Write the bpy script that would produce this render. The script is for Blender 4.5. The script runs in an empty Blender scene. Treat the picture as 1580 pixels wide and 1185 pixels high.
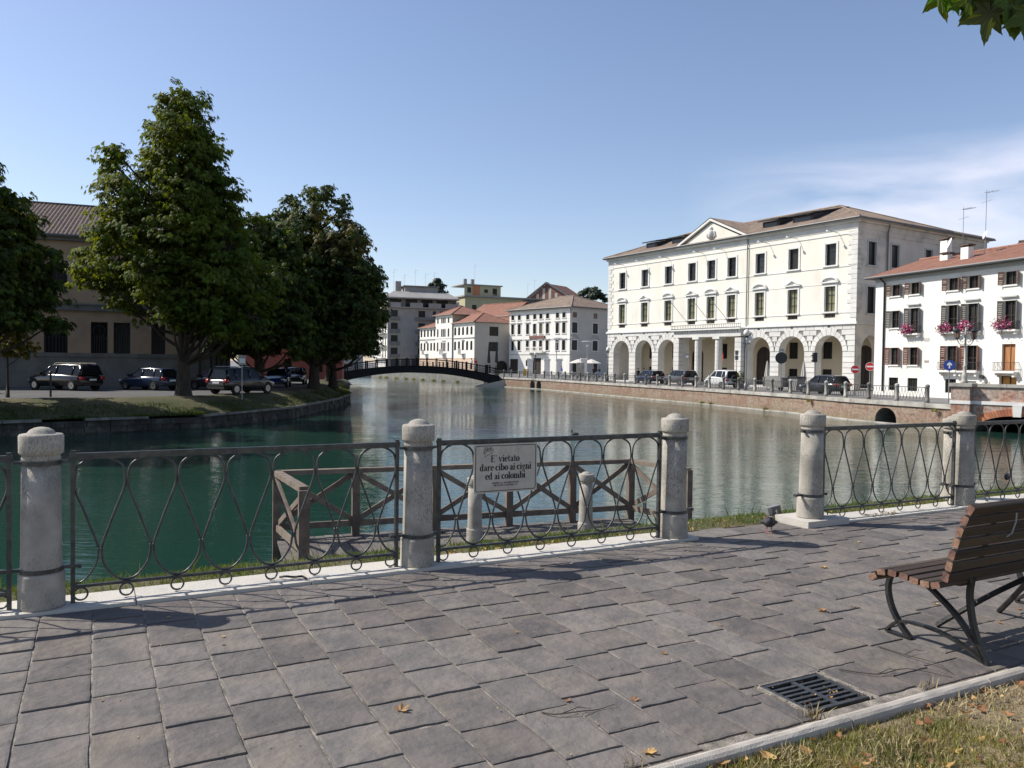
import bpy, math, random
import numpy as np
from mathutils import Vector, Matrix
R = math.radians
random.seed(7)
SC = bpy.context.scene
COL = SC.collection

# ------------------------------------------------------------ camera, sky, sun, exposure
cam_data = bpy.data.cameras.new('camera')
cam = bpy.data.objects.new('camera', cam_data); COL.objects.link(cam)
cam.location = (0, 0, 1.6)
cam.rotation_euler = (Matrix.Rotation(R(90 - 1.46), 4, 'X') @ Matrix.Rotation(R(0.75), 4, 'Z')).to_euler()
cam_data.sensor_width = 36; cam_data.lens = 28.1
cam_data.clip_start = 0.05; cam_data.clip_end = 6000
SC.camera = cam
SUN_EL, SUN_AZ = R(43.5), R(-79)          # azimuth from +Y towards +X
W = bpy.data.worlds.new('World'); SC.world = W; W.use_nodes = True
nt = W.node_tree; nt.nodes.clear()
sky = nt.nodes.new('ShaderNodeTexSky'); sky.sky_type = 'NISHITA'; sky.sun_disc = False
sky.sun_elevation = SUN_EL; sky.sun_rotation = SUN_AZ
sky.altitude = 20; sky.air_density = 1.0; sky.dust_density = 0.6; sky.ozone_density = 2.6
bg = nt.nodes.new('ShaderNodeBackground'); bg.inputs['Strength'].default_value = 0.114
wo = nt.nodes.new('ShaderNodeOutputWorld')
tc = nt.nodes.new('ShaderNodeTexCoord'); mp = nt.nodes.new('ShaderNodeMapping')
mp.inputs['Scale'].default_value = (2.2, 2.2, 9.0)
nt.links.new(tc.outputs['Generated'], mp.inputs['Vector'])
cn = nt.nodes.new('ShaderNodeTexNoise'); cn.inputs['Scale'].default_value = 1.6; cn.inputs['Detail'].default_value = 7
cn.inputs['Distortion'].default_value = 0.5
nt.links.new(mp.outputs[0], cn.inputs['Vector'])
cr = nt.nodes.new('ShaderNodeMapRange'); cr.inputs[1].default_value = 0.33; cr.inputs[2].default_value = 0.62
nt.links.new(cn.outputs['Fac'], cr.inputs[0])
sp = nt.nodes.new('ShaderNodeSeparateXYZ'); nt.links.new(tc.outputs['Generated'], sp.inputs[0])
def mnode(tree, op, a, b=None, c=None, clamp=False):
    n = tree.nodes.new('ShaderNodeMath'); n.operation = op; n.use_clamp = clamp
    for i, v in enumerate((a, b, c)):
        if v is None: continue
        if hasattr(v, 'is_linked') or hasattr(v, 'links'): tree.links.new(v, n.inputs[i])
        else: n.inputs[i].default_value = v
    return n.outputs[0]
# thin cirrus veil: in a belt 5..20 degrees up, to the right of the palace
band = mnode(nt, 'SUBTRACT', 1.0, mnode(nt, 'DIVIDE', mnode(nt, 'ABSOLUTE', mnode(nt, 'SUBTRACT', sp.outputs[2], 0.175)), 0.080), clamp=True)
side = nt.nodes.new('ShaderNodeMapRange'); side.inputs[1].default_value = 0.20; side.inputs[2].default_value = 0.36
nt.links.new(sp.outputs[0], side.inputs[0])
fac = mnode(nt, 'MULTIPLY', mnode(nt, 'MULTIPLY', band, side.outputs[0]), mnode(nt, 'MULTIPLY', cr.outputs[0], 1.0), clamp=True)
mx = nt.nodes.new('ShaderNodeMixRGB'); nt.links.new(fac, mx.inputs[0])
tint = nt.nodes.new('ShaderNodeMixRGB'); tint.blend_type = 'MULTIPLY'; tint.inputs[0].default_value = 1.0
tint.inputs[2].default_value = (1.12, 1.01, 1.00, 1)
nt.links.new(sky.outputs[0], tint.inputs[1])
nt.links.new(tint.outputs[0], mx.inputs[1]); mx.inputs[2].default_value = (7.2, 7.0, 7.8, 1)
nt.links.new(mx.outputs[0], bg.inputs[0]); nt.links.new(bg.outputs[0], wo.inputs[0])
sd = bpy.data.lights.new('sun', 'SUN'); sun = bpy.data.objects.new('sun', sd); COL.objects.link(sun)
sd.energy = 4.2; sd.angle = R(0.53); sd.color = (1.0, 0.955, 0.88)
SUNV = Vector((math.sin(SUN_AZ)*math.cos(SUN_EL), math.cos(SUN_AZ)*math.cos(SUN_EL), math.sin(SUN_EL)))
sun.rotation_euler = SUNV.to_track_quat('Z', 'Y').to_euler(); sun.location = (-20, 10, 30)
SC.view_settings.view_transform = 'Standard'; SC.view_settings.look = 'None'
SC.view_settings.exposure = 0.46; SC.view_settings.gamma = 1.0; SC.view_settings.use_curve_mapping = False
try:
    SC.cycles.max_bounces = 6; SC.cycles.diffuse_bounces = 3; SC.cycles.transparent_max_bounces = 8
    SC.cycles.sample_clamp_indirect = 6
except Exception: pass

# ------------------------------------------------------------ materials
def _n(t, k): return t.nodes.new('ShaderNode' + k)
def mat(name, col, rough=0.8, col2=None, scale=3.0, detail=6, bump=0.0, bscale=30.0, metallic=0.0, spec=0.4,
        island=0.0, objvar=0.0, stain=None, stain_scale=1.0, stain_amt=0.5, stretch=(1, 1, 1), coord='Object', world=False,
        transl=0.0, coat=0.0, bdist=0.02, contrast=(0.35, 0.65)):
    """procedural Principled material: two-tone noise, stains, grain relief, per-piece variation"""
    m = bpy.data.materials.new(name); m.use_nodes = True
    t = m.node_tree; L = t.links
    p = t.nodes['Principled BSDF']
    p.inputs['Roughness'].default_value = rough; p.inputs['Metallic'].default_value = metallic
    p.inputs['Specular IOR Level'].default_value = spec
    if coat: p.inputs['Coat Weight'].default_value = coat; p.inputs['Coat Roughness'].default_value = 0.05
    c = col if len(col) == 4 else tuple(col) + (1,)
    if world:
        src = _n(t, 'NewGeometry').outputs['Position']
    else:
        src = _n(t, 'TexCoord').outputs[coord]
    if stretch != (1, 1, 1):
        mpn = _n(t, 'Mapping'); mpn.inputs['Scale'].default_value = stretch
        L.new(src, mpn.inputs[0]); src = mpn.outputs[0]
    if objvar:
        oi = _n(t, 'ObjectInfo'); av = _n(t, 'VectorMath'); av.operation = 'ADD'
        sc_ = _n(t, 'Math'); sc_.operation = 'MULTIPLY'; sc_.inputs[1].default_value = 37.0
        L.new(oi.outputs['Random'], sc_.inputs[0]); L.new(src, av.inputs[0]); L.new(sc_.outputs[0], av.inputs[1]); src = av.outputs[0]
    out = None
    if col2 is not None:
        nz = _n(t, 'TexNoise'); nz.inputs['Scale'].default_value = scale; nz.inputs['Detail'].default_value = detail
        L.new(src, nz.inputs['Vector'])
        mr = _n(t, 'MapRange'); mr.inputs[1].default_value = contrast[0]; mr.inputs[2].default_value = contrast[1]
        L.new(nz.outputs['Fac'], mr.inputs[0])
        mxx = _n(t, 'MixRGB'); mxx.inputs[1].default_value = c; mxx.inputs[2].default_value = tuple(col2)[:3] + (1,)
        L.new(mr.outputs[0], mxx.inputs[0]); out = mxx.outputs[0]
    def hsv(out, facsock, amt):
        h = _n(t, 'HueSaturation')
        if out is None: h.inputs['Color'].default_value = c
        else: L.new(out, h.inputs['Color'])
        mr = _n(t, 'MapRange'); mr.inputs[3].default_value = 1 - amt; mr.inputs[4].default_value = 1 + amt
        L.new(facsock, mr.inputs[0]); L.new(mr.outputs[0], h.inputs['Value'])
        mr2 = _n(t, 'MapRange'); mr2.inputs[3].default_value = 0.5 - amt*0.05; mr2.inputs[4].default_value = 0.5 + amt*0.05
        L.new(facsock, mr2.inputs[0]); L.new(mr2.outputs[0], h.inputs['Hue'])
        return h.outputs[0]
    if island: out = hsv(out, _n(t, 'NewGeometry').outputs['Random Per Island'], island)
    if objvar: out = hsv(out, _n(t, 'ObjectInfo').outputs['Random'], objvar)
    if stain is not None:
        nz = _n(t, 'TexNoise'); nz.inputs['Scale'].default_value = stain_scale; nz.inputs['Detail'].default_value = 8
        nz.inputs['Roughness'].default_value = 0.65
        L.new(src, nz.inputs['Vector'])
        mr = _n(t, 'MapRange'); mr.inputs[1].default_value = 0.5; mr.inputs[2].default_value = 0.72; mr.inputs[4].default_value = stain_amt
        L.new(nz.outputs['Fac'], mr.inputs[0])
        mxx = _n(t, 'MixRGB'); L.new(mr.outputs[0], mxx.inputs[0])
        if out is None: mxx.inputs[1].default_value = c
        else: L.new(out, mxx.inputs[1])
        mxx.inputs[2].default_value = tuple(stain)[:3] + (1,); out = mxx.outputs[0]
    if out is None: p.inputs['Base Color'].default_value = c
    else: L.new(out, p.inputs['Base Color'])
    if bump:
        nz = _n(t, 'TexNoise'); nz.inputs['Scale'].default_value = bscale; nz.inputs['Detail'].default_value = 6
        L.new(src, nz.inputs['Vector'])
        b = _n(t, 'Bump'); b.inputs['Strength'].default_value = bump; b.inputs['Distance'].default_value = bdist
        L.new(nz.outputs['Fac'], b.inputs['Height']); L.new(b.outputs[0], p.inputs['Normal'])
    if transl:
        tr = _n(t, 'BsdfTranslucent'); ms = _n(t, 'MixShader'); ms.inputs[0].default_value = transl
        br = _n(t, 'MixRGB'); br.blend_type = 'MULTIPLY'; br.inputs[0].default_value = 1; br.inputs[2].default_value = (2.3, 2.0, 0.6, 1)
        if out is None: br.inputs[1].default_value = c
        else: L.new(out, br.inputs[1])
        L.new(br.outputs[0], tr.inputs[0])
        L.new(p.outputs[0], ms.inputs[1]); L.new(tr.outputs[0], ms.inputs[2])
        L.new(ms.outputs[0], t.nodes['Material Output'].inputs[0])
    return m

def glass_mat(name, col=(0.012, 0.014, 0.016), rough=0.08, var=0.0):
    m = mat(name, col, rough, spec=0.22, bump=0.06, bscale=3.0, objvar=var)
    return m

def brick_mat(name, sx=1.0, plaster=(0.36, 0.29, 0.22), pl=0.5, brick=(0.30, 0.155, 0.10), brick2=(0.19, 0.105, 0.075), base=0.0):
    m = bpy.data.materials.new(name); m.use_nodes = True; t = m.node_tree; L = t.links
    p = t.nodes['Principled BSDF']; p.inputs['Roughness'].default_value = 0.93; p.inputs['Specular IOR Level'].default_value = 0.2
    tcn = _n(t, 'TexCoord'); s = _n(t, 'SeparateXYZ'); cb = _n(t, 'CombineXYZ')
    L.new(tcn.outputs['Object'], s.inputs[0]); L.new(s.outputs[0], cb.inputs[0]); L.new(s.outputs[2], cb.inputs[1])
    b = _n(t, 'TexBrick'); b.inputs['Scale'].default_value = 1.0; b.inputs['Brick Width'].default_value = 0.27
    b.inputs['Row Height'].default_value = 0.075; b.inputs['Mortar Size'].default_value = 0.012
    b.inputs['Color1'].default_value = brick + (1,); b.inputs['Color2'].default_value = brick2 + (1,)
    b.inputs['Mortar'].default_value = (0.42, 0.36, 0.29, 1)
    L.new(cb.outputs[0], b.inputs['Vector'])
    nz = _n(t, 'TexNoise'); nz.inputs['Scale'].default_value = 0.9; nz.inputs['Detail'].default_value = 9; nz.inputs['Roughness'].default_value = 0.7
    L.new(tcn.outputs['Object'], nz.inputs['Vector'])
    mr = _n(t, 'MapRange'); mr.inputs[1].default_value = 0.43; mr.inputs[2].default_value = 0.56; mr.inputs[4].default_value = pl
    L.new(nz.outputs['Fac'], mr.inputs[0])
    mx1 = _n(t, 'MixRGB'); L.new(mr.outputs[0], mx1.inputs[0]); L.new(b.outputs['Color'], mx1.inputs[1]); mx1.inputs[2].default_value = plaster + (1,)
    nz2 = _n(t, 'TexNoise'); nz2.inputs['Scale'].default_value = 5.0; nz2.inputs['Detail'].default_value = 8
    L.new(tcn.outputs['Object'], nz2.inputs['Vector'])
    mr2 = _n(t, 'MapRange'); mr2.inputs[1].default_value = 0.3; mr2.inputs[2].default_value = 0.7; mr2.inputs[3].default_value = 0.62; mr2.inputs[4].default_value = 1.25
    L.new(nz2.outputs['Fac'], mr2.inputs[0])
    h = _n(t, 'HueSaturation'); L.new(mx1.outputs[0], h.inputs['Color']); L.new(mr2.outputs[0], h.inputs['Value'])
    # algae and damp stains rising from the water line
    mr3 = _n(t, 'MapRange'); mr3.inputs[1].default_value = 0.55+base; mr3.inputs[2].default_value = 0.05+base; mr3.inputs[4].default_value = 0.55
    L.new(s.outputs[2], mr3.inputs[0])
    mx2 = _n(t, 'MixRGB'); L.new(mr3.outputs[0], mx2.inputs[0]); L.new(h.outputs[0], mx2.inputs[1]); mx2.inputs[2].default_value = (0.16, 0.15, 0.09, 1)
    L.new(mx2.outputs[0], p.inputs['Base Color'])
    ad = _n(t, 'Math'); ad.operation = 'ADD'; L.new(b.outputs['Fac'], ad.inputs[0]); L.new(nz2.outputs['Fac'], ad.inputs[1])
    bp = _n(t, 'Bump'); bp.inputs['Strength'].default_value = 0.8; bp.inputs['Distance'].default_value = 0.04; bp.invert = True
    L.new(ad.outputs[0], bp.inputs['Height']); L.new(bp.outputs[0], p.inputs['Normal'])
    return m

def water_mat():
    m = bpy.data.materials.new('river_water'); m.use_nodes = True; t = m.node_tree; L = t.links
    p = t.nodes['Principled BSDF']
    p.inputs['Roughness'].default_value = 0.015; p.inputs['IOR'].default_value = 1.333; p.inputs['Specular IOR Level'].default_value = 0.5
    g = _n(t, 'NewGeometry')
    nz = _n(t, 'TexNoise'); nz.inputs['Scale'].default_value = 0.06; nz.inputs['Detail'].default_value = 3
    L.new(g.outputs['Position'], nz.inputs['Vector'])
    mr = _n(t, 'MapRange'); mr.inputs[1].default_value = 0.35; mr.inputs[2].default_value = 0.65
    L.new(nz.outputs['Fac'], mr.inputs[0])
    mx1 = _n(t, 'MixRGB'); L.new(mr.outputs[0], mx1.inputs[0])
    mx1.inputs[1].default_value = (0.012, 0.040, 0.029, 1); mx1.inputs[2].default_value = (0.019, 0.057, 0.042, 1)
    L.new(mx1.outputs[0], p.inputs['Base Color'])
    h = None
    for sx, sy, det, w_, rot in ((1.5, 4.6, 3, 0.50, 0.08), (0.5, 1.5, 2, 0.85, -0.06), (4.0, 13.0, 2, 0.34, 0.1), (0.16, 0.45, 2, 1.6, 0.05)):
        mp_ = _n(t, 'Mapping'); mp_.inputs['Scale'].default_value = (sx*0.6, sy*1.0, 1); mp_.inputs['Rotation'].default_value = (0, 0, rot)
        L.new(g.outputs['Position'], mp_.inputs[0])
        n_ = _n(t, 'TexNoise'); n_.inputs['Scale'].default_value = 1.0; n_.inputs['Detail'].default_value = det; n_.inputs['Distortion'].default_value = 0.6
        L.new(mp_.outputs[0], n_.inputs['Vector'])
        mm = _n(t, 'Math'); mm.operation = 'MULTIPLY'; mm.inputs[1].default_value = w_; L.new(n_.outputs['Fac'], mm.inputs[0])
        if h is None: h = mm.outputs[0]
        else:
            a = _n(t, 'Math'); a.operation = 'ADD'; L.new(h, a.inputs[0]); L.new(mm.outputs[0], a.inputs[1]); h = a.outputs[0]
    # patches of calmer and livelier water
    n3 = _n(t, 'TexNoise'); n3.inputs['Scale'].default_value = 0.11; n3.inputs['Detail'].default_value = 3
    L.new(g.outputs['Position'], n3.inputs['Vector'])
    mr3 = _n(t, 'MapRange'); mr3.inputs[1].default_value = 0.35; mr3.inputs[2].default_value = 0.65; mr3.inputs[3].default_value = 0.45; mr3.inputs[4].default_value = 1.0
    L.new(n3.outputs['Fac'], mr3.inputs[0])
    bp = _n(t, 'Bump'); bp.inputs['Distance'].default_value = 0.026
    L.new(mr3.outputs[0], bp.inputs['Strength'])
    L.new(h, bp.inputs['Height']); L.new(bp.outputs[0], p.inputs['Normal'])
    return m

MT = {}
def defm(key, *a, **k): MT[key] = mat(key, *a, **k)
defm('paver', (0.160, 0.139, 0.125), 0.85, (0.110, 0.100, 0.094), scale=5, bump=1.0, bscale=15, objvar=0.20, island=0.15, world=True, stain=(0.24, 0.20, 0.15), stain_scale=2.3, stain_amt=0.50, bdist=0.016, spec=0.25)
defm('sand_joint', (0.33, 0.29, 0.24), 0.95, (0.13, 0.115, 0.095), scale=14, bump=0.6, bscale=120, world=True)
defm('kerb_white', (0.54, 0.50, 0.43), 0.8, (0.50, 0.47, 0.42), scale=5, bump=0.3, bscale=60, objvar=0.06, world=True, stain=(0.36, 0.33, 0.28), stain_scale=4, stain_amt=0.5)
defm('bollard_stone', (0.42, 0.385, 0.325), 0.85, (0.28, 0.255, 0.215), scale=6, bump=0.22, bscale=90, objvar=0.06, world=True)
defm('iron', (0.055, 0.058, 0.057), 0.38, (0.10, 0.10, 0.095), scale=18, bump=0.15, bscale=150, metallic=0.55, world=True)
defm('iron_far', (0.045, 0.047, 0.048), 0.6)
defm('bridge_iron', (0.012, 0.012, 0.013), 0.8, (0.018, 0.018, 0.019), scale=2, spec=0.2)
defm('wood_grey', (0.21, 0.165, 0.125), 0.85, (0.13, 0.10, 0.078), scale=6, bump=0.4, bscale=50, objvar=0.15, stretch=(1, 1, 1))
defm('wood_deck', (0.17, 0.15, 0.13), 0.9, (0.10, 0.09, 0.08), scale=5, objvar=0.2, bump=0.4, bscale=40)
defm('bench_wood', (0.070, 0.047, 0.030), 0.6, (0.034, 0.025, 0.018), scale=6, bump=0.3, bscale=60, stretch=(0.25, 3, 3), objvar=0.25, spec=0.3, stain=(0.06, 0.035, 0.018), stain_scale=2, stain_amt=0.5)
defm('bench_end', (0.24, 0.135, 0.09), 0.85, (0.13, 0.07, 0.05), scale=22, bump=0.4, bscale=80, objvar=0.2)
defm('bench_iron', (0.016, 0.016, 0.016), 0.45, (0.035, 0.034, 0.03), scale=12, bump=0.2, bscale=120, metallic=0.2)
defm('concrete_kerb', (0.50, 0.45, 0.385), 0.9, (0.32, 0.29, 0.25), scale=5, bump=0.2, bscale=130, world=True, stain=(0.30, 0.26, 0.21), stain_scale=3, stain_amt=0.6)
defm('soil', (0.26, 0.20, 0.13), 0.97, (0.15, 0.12, 0.07), scale=2.2, bump=0.9, bscale=18, world=True, stain=(0.10, 0.085, 0.05), stain_scale=5, stain_amt=0.6)
defm('lawn_soil', (0.075, 0.075, 0.032), 0.97, (0.16, 0.125, 0.07), scale=1.4, bump=0.9, bscale=20, world=True)
defm('grass', (0.120, 0.140, 0.030), 0.7, (0.29, 0.245, 0.09), scale=2.6, island=0.35, transl=0.25, world=True)
defm('grass_green', (0.070, 0.115, 0.024), 0.7, (0.125, 0.150, 0.045), scale=2.0, island=0.35, transl=0.25, world=True)
defm('straw', (0.36, 0.29, 0.15), 0.8, (0.24, 0.18, 0.09), scale=3, island=0.3)
defm('dry_leaf', (0.30, 0.13, 0.05), 0.75, (0.42, 0.28, 0.12), scale=9, island=0.4, objvar=0.3, transl=0.15, world=True)
defm('twig', (0.06, 0.045, 0.032), 0.9)
defm('leaf_chestnut', (0.050, 0.082, 0.010), 0.65, (0.105, 0.130, 0.014), scale=0.35, island=0.5, transl=0.34, spec=0.18)
defm('leaf_dark', (0.030, 0.050, 0.010), 0.62, (0.056, 0.078, 0.013), scale=0.4, island=0.45, transl=0.25, spec=0.2)
defm('leaf_brownish', (0.105, 0.115, 0.014), 0.65, (0.12, 0.090, 0.020), scale=0.5, island=0.4, transl=0.25)
defm('leaf_lime', (0.080, 0.115, 0.012), 0.65, (0.125, 0.150, 0.015), scale=0.5, island=0.4, transl=0.35, spec=0.18)
defm('leaf_conifer', (0.020, 0.038, 0.018), 0.6, (0.032, 0.05, 0.022), scale=0.4, island=0.3)
defm('leaf_plane', (0.050, 0.090, 0.010), 0.45, (0.075, 0.120, 0.014), scale=8, island=0.3, objvar=0.55, transl=0.35, spec=0.4)
defm('bark', (0.060, 0.048, 0.036), 0.95, (0.032, 0.026, 0.020), scale=5, bump=1.0, bscale=9, stretch=(1, 1, 0.3), bdist=0.1)
defm('asphalt', (0.11, 0.108, 0.105), 0.92, (0.085, 0.083, 0.08), scale=0.8, bump=0.3, bscale=60, world=True)
defm('quay_paving', (0.22, 0.21, 0.20), 0.92, (0.17, 0.165, 0.155), scale=0.6, bump=0.3, bscale=20, world=True)
defm('bank_grass', (0.048, 0.058, 0.018), 0.95, (0.11, 0.095, 0.042), scale=0.5, bump=1.0, bscale=9, world=True, bdist=0.15)
defm('bank_stone', (0.075, 0.072, 0.06), 0.92, (0.038, 0.038, 0.031), scale=1.6, bump=0.9, bscale=3.5, objvar=0.3, stain=(0.20, 0.20, 0.17), stain_scale=1.5, stain_amt=0.5, bdist=0.1)
defm('bank_coping', (0.20, 0.195, 0.175), 0.9, (0.12, 0.115, 0.10), scale=2, bump=0.5, bscale=14, objvar=0.12)
defm('ground', (0.13, 0.125, 0.09), 0.95, (0.10, 0.11, 0.06), scale=0.05, world=True)
defm('stone_coping', (0.46, 0.43, 0.38), 0.85, (0.33, 0.31, 0.27), scale=1.2, bump=0.3, bscale=12, objvar=0.12, stain=(0.18, 0.17, 0.15), stain_scale=1.2, stain_amt=0.7)
defm('stone_dark', (0.22, 0.21, 0.19), 0.85, (0.15, 0.145, 0.13), scale=3, bump=0.3, bscale=14, objvar=0.2)
defm('plaster_cream', (0.79, 0.765, 0.68), 0.85, (0.73, 0.695, 0.59), scale=0.35, stain=(0.58, 0.53, 0.44), stain_scale=0.6, stain_amt=0.55, stretch=(1, 1, 0.35), bump=0.1, bscale=8)
defm('stone_palace', (0.70, 0.68, 0.63), 0.85, (0.62, 0.60, 0.555), scale=0.8, island=0.06, stain=(0.45, 0.44, 0.41), stain_scale=0.6, stain_amt=0.5, bump=0.2, bscale=14)
defm('joint_palace', (0.22, 0.21, 0.195), 0.9)
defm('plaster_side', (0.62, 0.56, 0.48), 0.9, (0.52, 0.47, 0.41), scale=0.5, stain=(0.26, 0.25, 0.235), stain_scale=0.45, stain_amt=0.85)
defm('plaster_white', (0.79, 0.77, 0.71), 0.85, (0.72, 0.70, 0.63), scale=0.4, stain=(0.58, 0.56, 0.50), stain_scale=0.7, stain_amt=0.55, stretch=(1, 1, 0.35))
defm('plaster_inner', (0.60, 0.53, 0.40), 0.9, (0.55, 0.48, 0.36), scale=0.5)
defm('trim_white', (0.76, 0.745, 0.70), 0.8, (0.70, 0.68, 0.63), scale=1.5, stain=(0.5, 0.49, 0.46), stain_scale=1, stain_amt=0.4)
defm('trim_grey', (0.45, 0.44, 0.42), 0.8)
defm('tile_brown', (0.30, 0.215, 0.155), 0.92, (0.19, 0.145, 0.115), scale=0.9, island=0.25, bump=0.8, bscale=7, bdist=0.08, stain=(0.13, 0.11, 0.09), stain_scale=2.5, stain_amt=0.5)
defm('tile_red', (0.31, 0.150, 0.102), 0.9, (0.24, 0.115, 0.078), scale=1.2, bump=0.7, bscale=9, bdist=0.06, stain=(0.26, 0.16, 0.11), stain_scale=3.0, stain_amt=0.6)
defm('tile_old', (0.15, 0.10, 0.078), 0.92, (0.065, 0.05, 0.042), scale=3.5, bump=0.8, bscale=7, bdist=0.06)
defm('shutter_brown', (0.24, 0.145, 0.105), 0.75, (0.17, 0.105, 0.08), scale=3, objvar=0.2)
defm('shutter_red', (0.27, 0.115, 0.075), 0.75, (0.20, 0.09, 0.06), scale=3, objvar=0.2)
defm('shutter_dark', (0.045, 0.042, 0.035), 0.7)
defm('shutter_grey', (0.20, 0.18, 0.15), 0.75, (0.14, 0.125, 0.105), scale=4, objvar=0.2)
defm('door_wood', (0.40, 0.19, 0.075), 0.6, (0.30, 0.13, 0.05), scale=2, stretch=(4, 1, 0.4))
defm('door_orange', (0.55, 0.27, 0.07), 0.6, (0.42, 0.2, 0.05), scale=2)
defm('door_dark', (0.045, 0.032, 0.025), 0.6)
defm('curtain_olive', (0.21, 0.20, 0.10), 0.35, (0.15, 0.145, 0.075), scale=1.5, spec=0.6)
defm('frame_dark', (0.03, 0.028, 0.026), 0.6)
defm('frame_white', (0.6, 0.59, 0.56), 0.7)
defm('ochre', (0.46, 0.32, 0.20), 0.92, (0.40, 0.28, 0.18), scale=0.4, stain=(0.18, 0.14, 0.105), stain_scale=0.5, stain_amt=0.6)
defm('socle_grey', (0.22, 0.215, 0.19), 0.92, (0.16, 0.155, 0.14), scale=0.8, stain=(0.10, 0.10, 0.09), stain_scale=1.3, stain_amt=0.7)
defm('red_house', (0.30, 0.10, 0.075), 0.9)
defm('concrete_flat', (0.33, 0.315, 0.29), 0.9, (0.28, 0.27, 0.25), scale=0.5)
defm('concrete_dark', (0.19, 0.185, 0.18), 0.9, (0.15, 0.145, 0.14), scale=0.5)
defm('yellow_flat', (0.47, 0.43, 0.27), 0.9, (0.42, 0.385, 0.24), scale=0.4)
defm('brick_flat', (0.20, 0.10, 0.075), 0.9, (0.17, 0.085, 0.065), scale=0.4)
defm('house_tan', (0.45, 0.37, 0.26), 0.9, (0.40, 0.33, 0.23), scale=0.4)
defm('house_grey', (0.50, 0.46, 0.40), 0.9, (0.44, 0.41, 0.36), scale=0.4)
defm('peach_base', (0.62, 0.46, 0.33), 0.9, (0.52, 0.40, 0.30), scale=0.8)
defm('roof_slate', (0.12, 0.12, 0.12), 0.6)
defm('dark_metal', (0.022, 0.022, 0.024), 0.5)
defm('lead_grey', (0.16, 0.16, 0.16), 0.55, metallic=0.3)
defm('white_metal', (0.75, 0.75, 0.73), 0.5)
defm('grey_metal', (0.30, 0.30, 0.30), 0.45, metallic=0.4)
defm('sign_white', (0.80, 0.80, 0.78), 0.5)
defm('sign_board', (0.56, 0.51, 0.42), 0.5, (0.48, 0.44, 0.365), scale=9, stain=(0.40, 0.27, 0.24), stain_scale=5, stain_amt=0.45)
defm('ink', (0.012, 0.012, 0.012), 0.6)
defm('ink_faded', (0.22, 0.20, 0.17), 0.6)
defm('sign_red', (0.55, 0.03, 0.035), 0.5)
defm('sign_blue', (0.03, 0.07, 0.30), 0.5)
defm('tyre', (0.018, 0.018, 0.018), 0.9)
defm('rim', (0.35, 0.35, 0.36), 0.3, metallic=0.8)
defm('chrome', (0.6, 0.6, 0.6), 0.15, metallic=1.0)
defm('tail_red', (0.35, 0.015, 0.015), 0.25, coat=0.5)
defm('lamp_clear', (0.65, 0.65, 0.65), 0.15, spec=0.8)
defm('lamp_globe', (0.72, 0.70, 0.64), 0.25)
defm('rubber', (0.03, 0.03, 0.03), 0.8)
for k_, c_ in (('black', (0.010, 0.010, 0.011)), ('blue', (0.022, 0.036, 0.075)), ('navy', (0.018, 0.024, 0.055)), ('grey', (0.085, 0.085, 0.088)),
               ('white', (0.70, 0.70, 0.68)), ('silver', (0.42, 0.43, 0.44)), ('graphite', (0.03, 0.032, 0.036)), ('royal', (0.012, 0.025, 0.11))):
    defm('paint_' + k_, c_, 0.22, coat=0.6, spec=0.35)
MT['car_glass'] = glass_mat('car_glass', (0.012, 0.014, 0.016), 0.04)
MT['window_glass'] = glass_mat('window_glass', (0.030, 0.032, 0.034), 0.10, .8)
MT['window_dark'] = glass_mat('window_dark', (0.020, 0.019, 0.018), 0.3, .8)
MT['glass_bluish'] = glass_mat('glass_bluish', (0.07, 0.08, 0.09), 0.08)
MT['brick_quay'] = brick_mat('brick_quay', pl=0.75)
MT['brick_bridge'] = brick_mat('brick_bridge', base=-2.0, pl=0.8, plaster=(0.47, 0.40, 0.34), brick=(0.52, 0.20, 0.11), brick2=(0.38, 0.15, 0.09))
defm('brick_orange', (0.52, 0.20, 0.095), 0.92, (0.36, 0.14, 0.08), scale=3, island=0.25, objvar=0.2, bump=0.5, bscale=20)
defm('fabric_pale', (0.60, 0.57, 0.50), 0.9)
defm('fabric_dark', (0.05, 0.055, 0.055), 0.9)
defm('flower', (0.42, 0.03, 0.13), 0.7, (0.60, 0.10, 0.28), scale=5, island=0.5)
defm('flower_white', (0.70, 0.60, 0.62), 0.7, island=0.2)
defm('flower_leaf', (0.06, 0.09, 0.03), 0.8, island=0.3)
defm('skin', (0.45, 0.28, 0.20), 0.6)
defm('cloth_dark', (0.02, 0.02, 0.025), 0.9)
defm('cloth_red', (0.45, 0.05, 0.04), 0.9)
defm('cloth_white', (0.7, 0.7, 0.68), 0.9)
defm('cloth_blue', (0.08, 0.16, 0.40), 0.9)
defm('yellow_box', (0.60, 0.36, 0.03), 0.6)
defm('feather_dark', (0.045, 0.048, 0.05), 0.6, (0.025, 0.026, 0.03), scale=30, bump=0.4, bscale=120)
defm('feather_pale', (0.55, 0.55, 0.53), 0.7)
defm('pigeon_foot', (0.40, 0.15, 0.14), 0.6)
defm('white_stone', (0.78, 0.76, 0.71), 0.8, (0.66, 0.64, 0.6), scale=2)
MT['water'] = water_mat()

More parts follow.
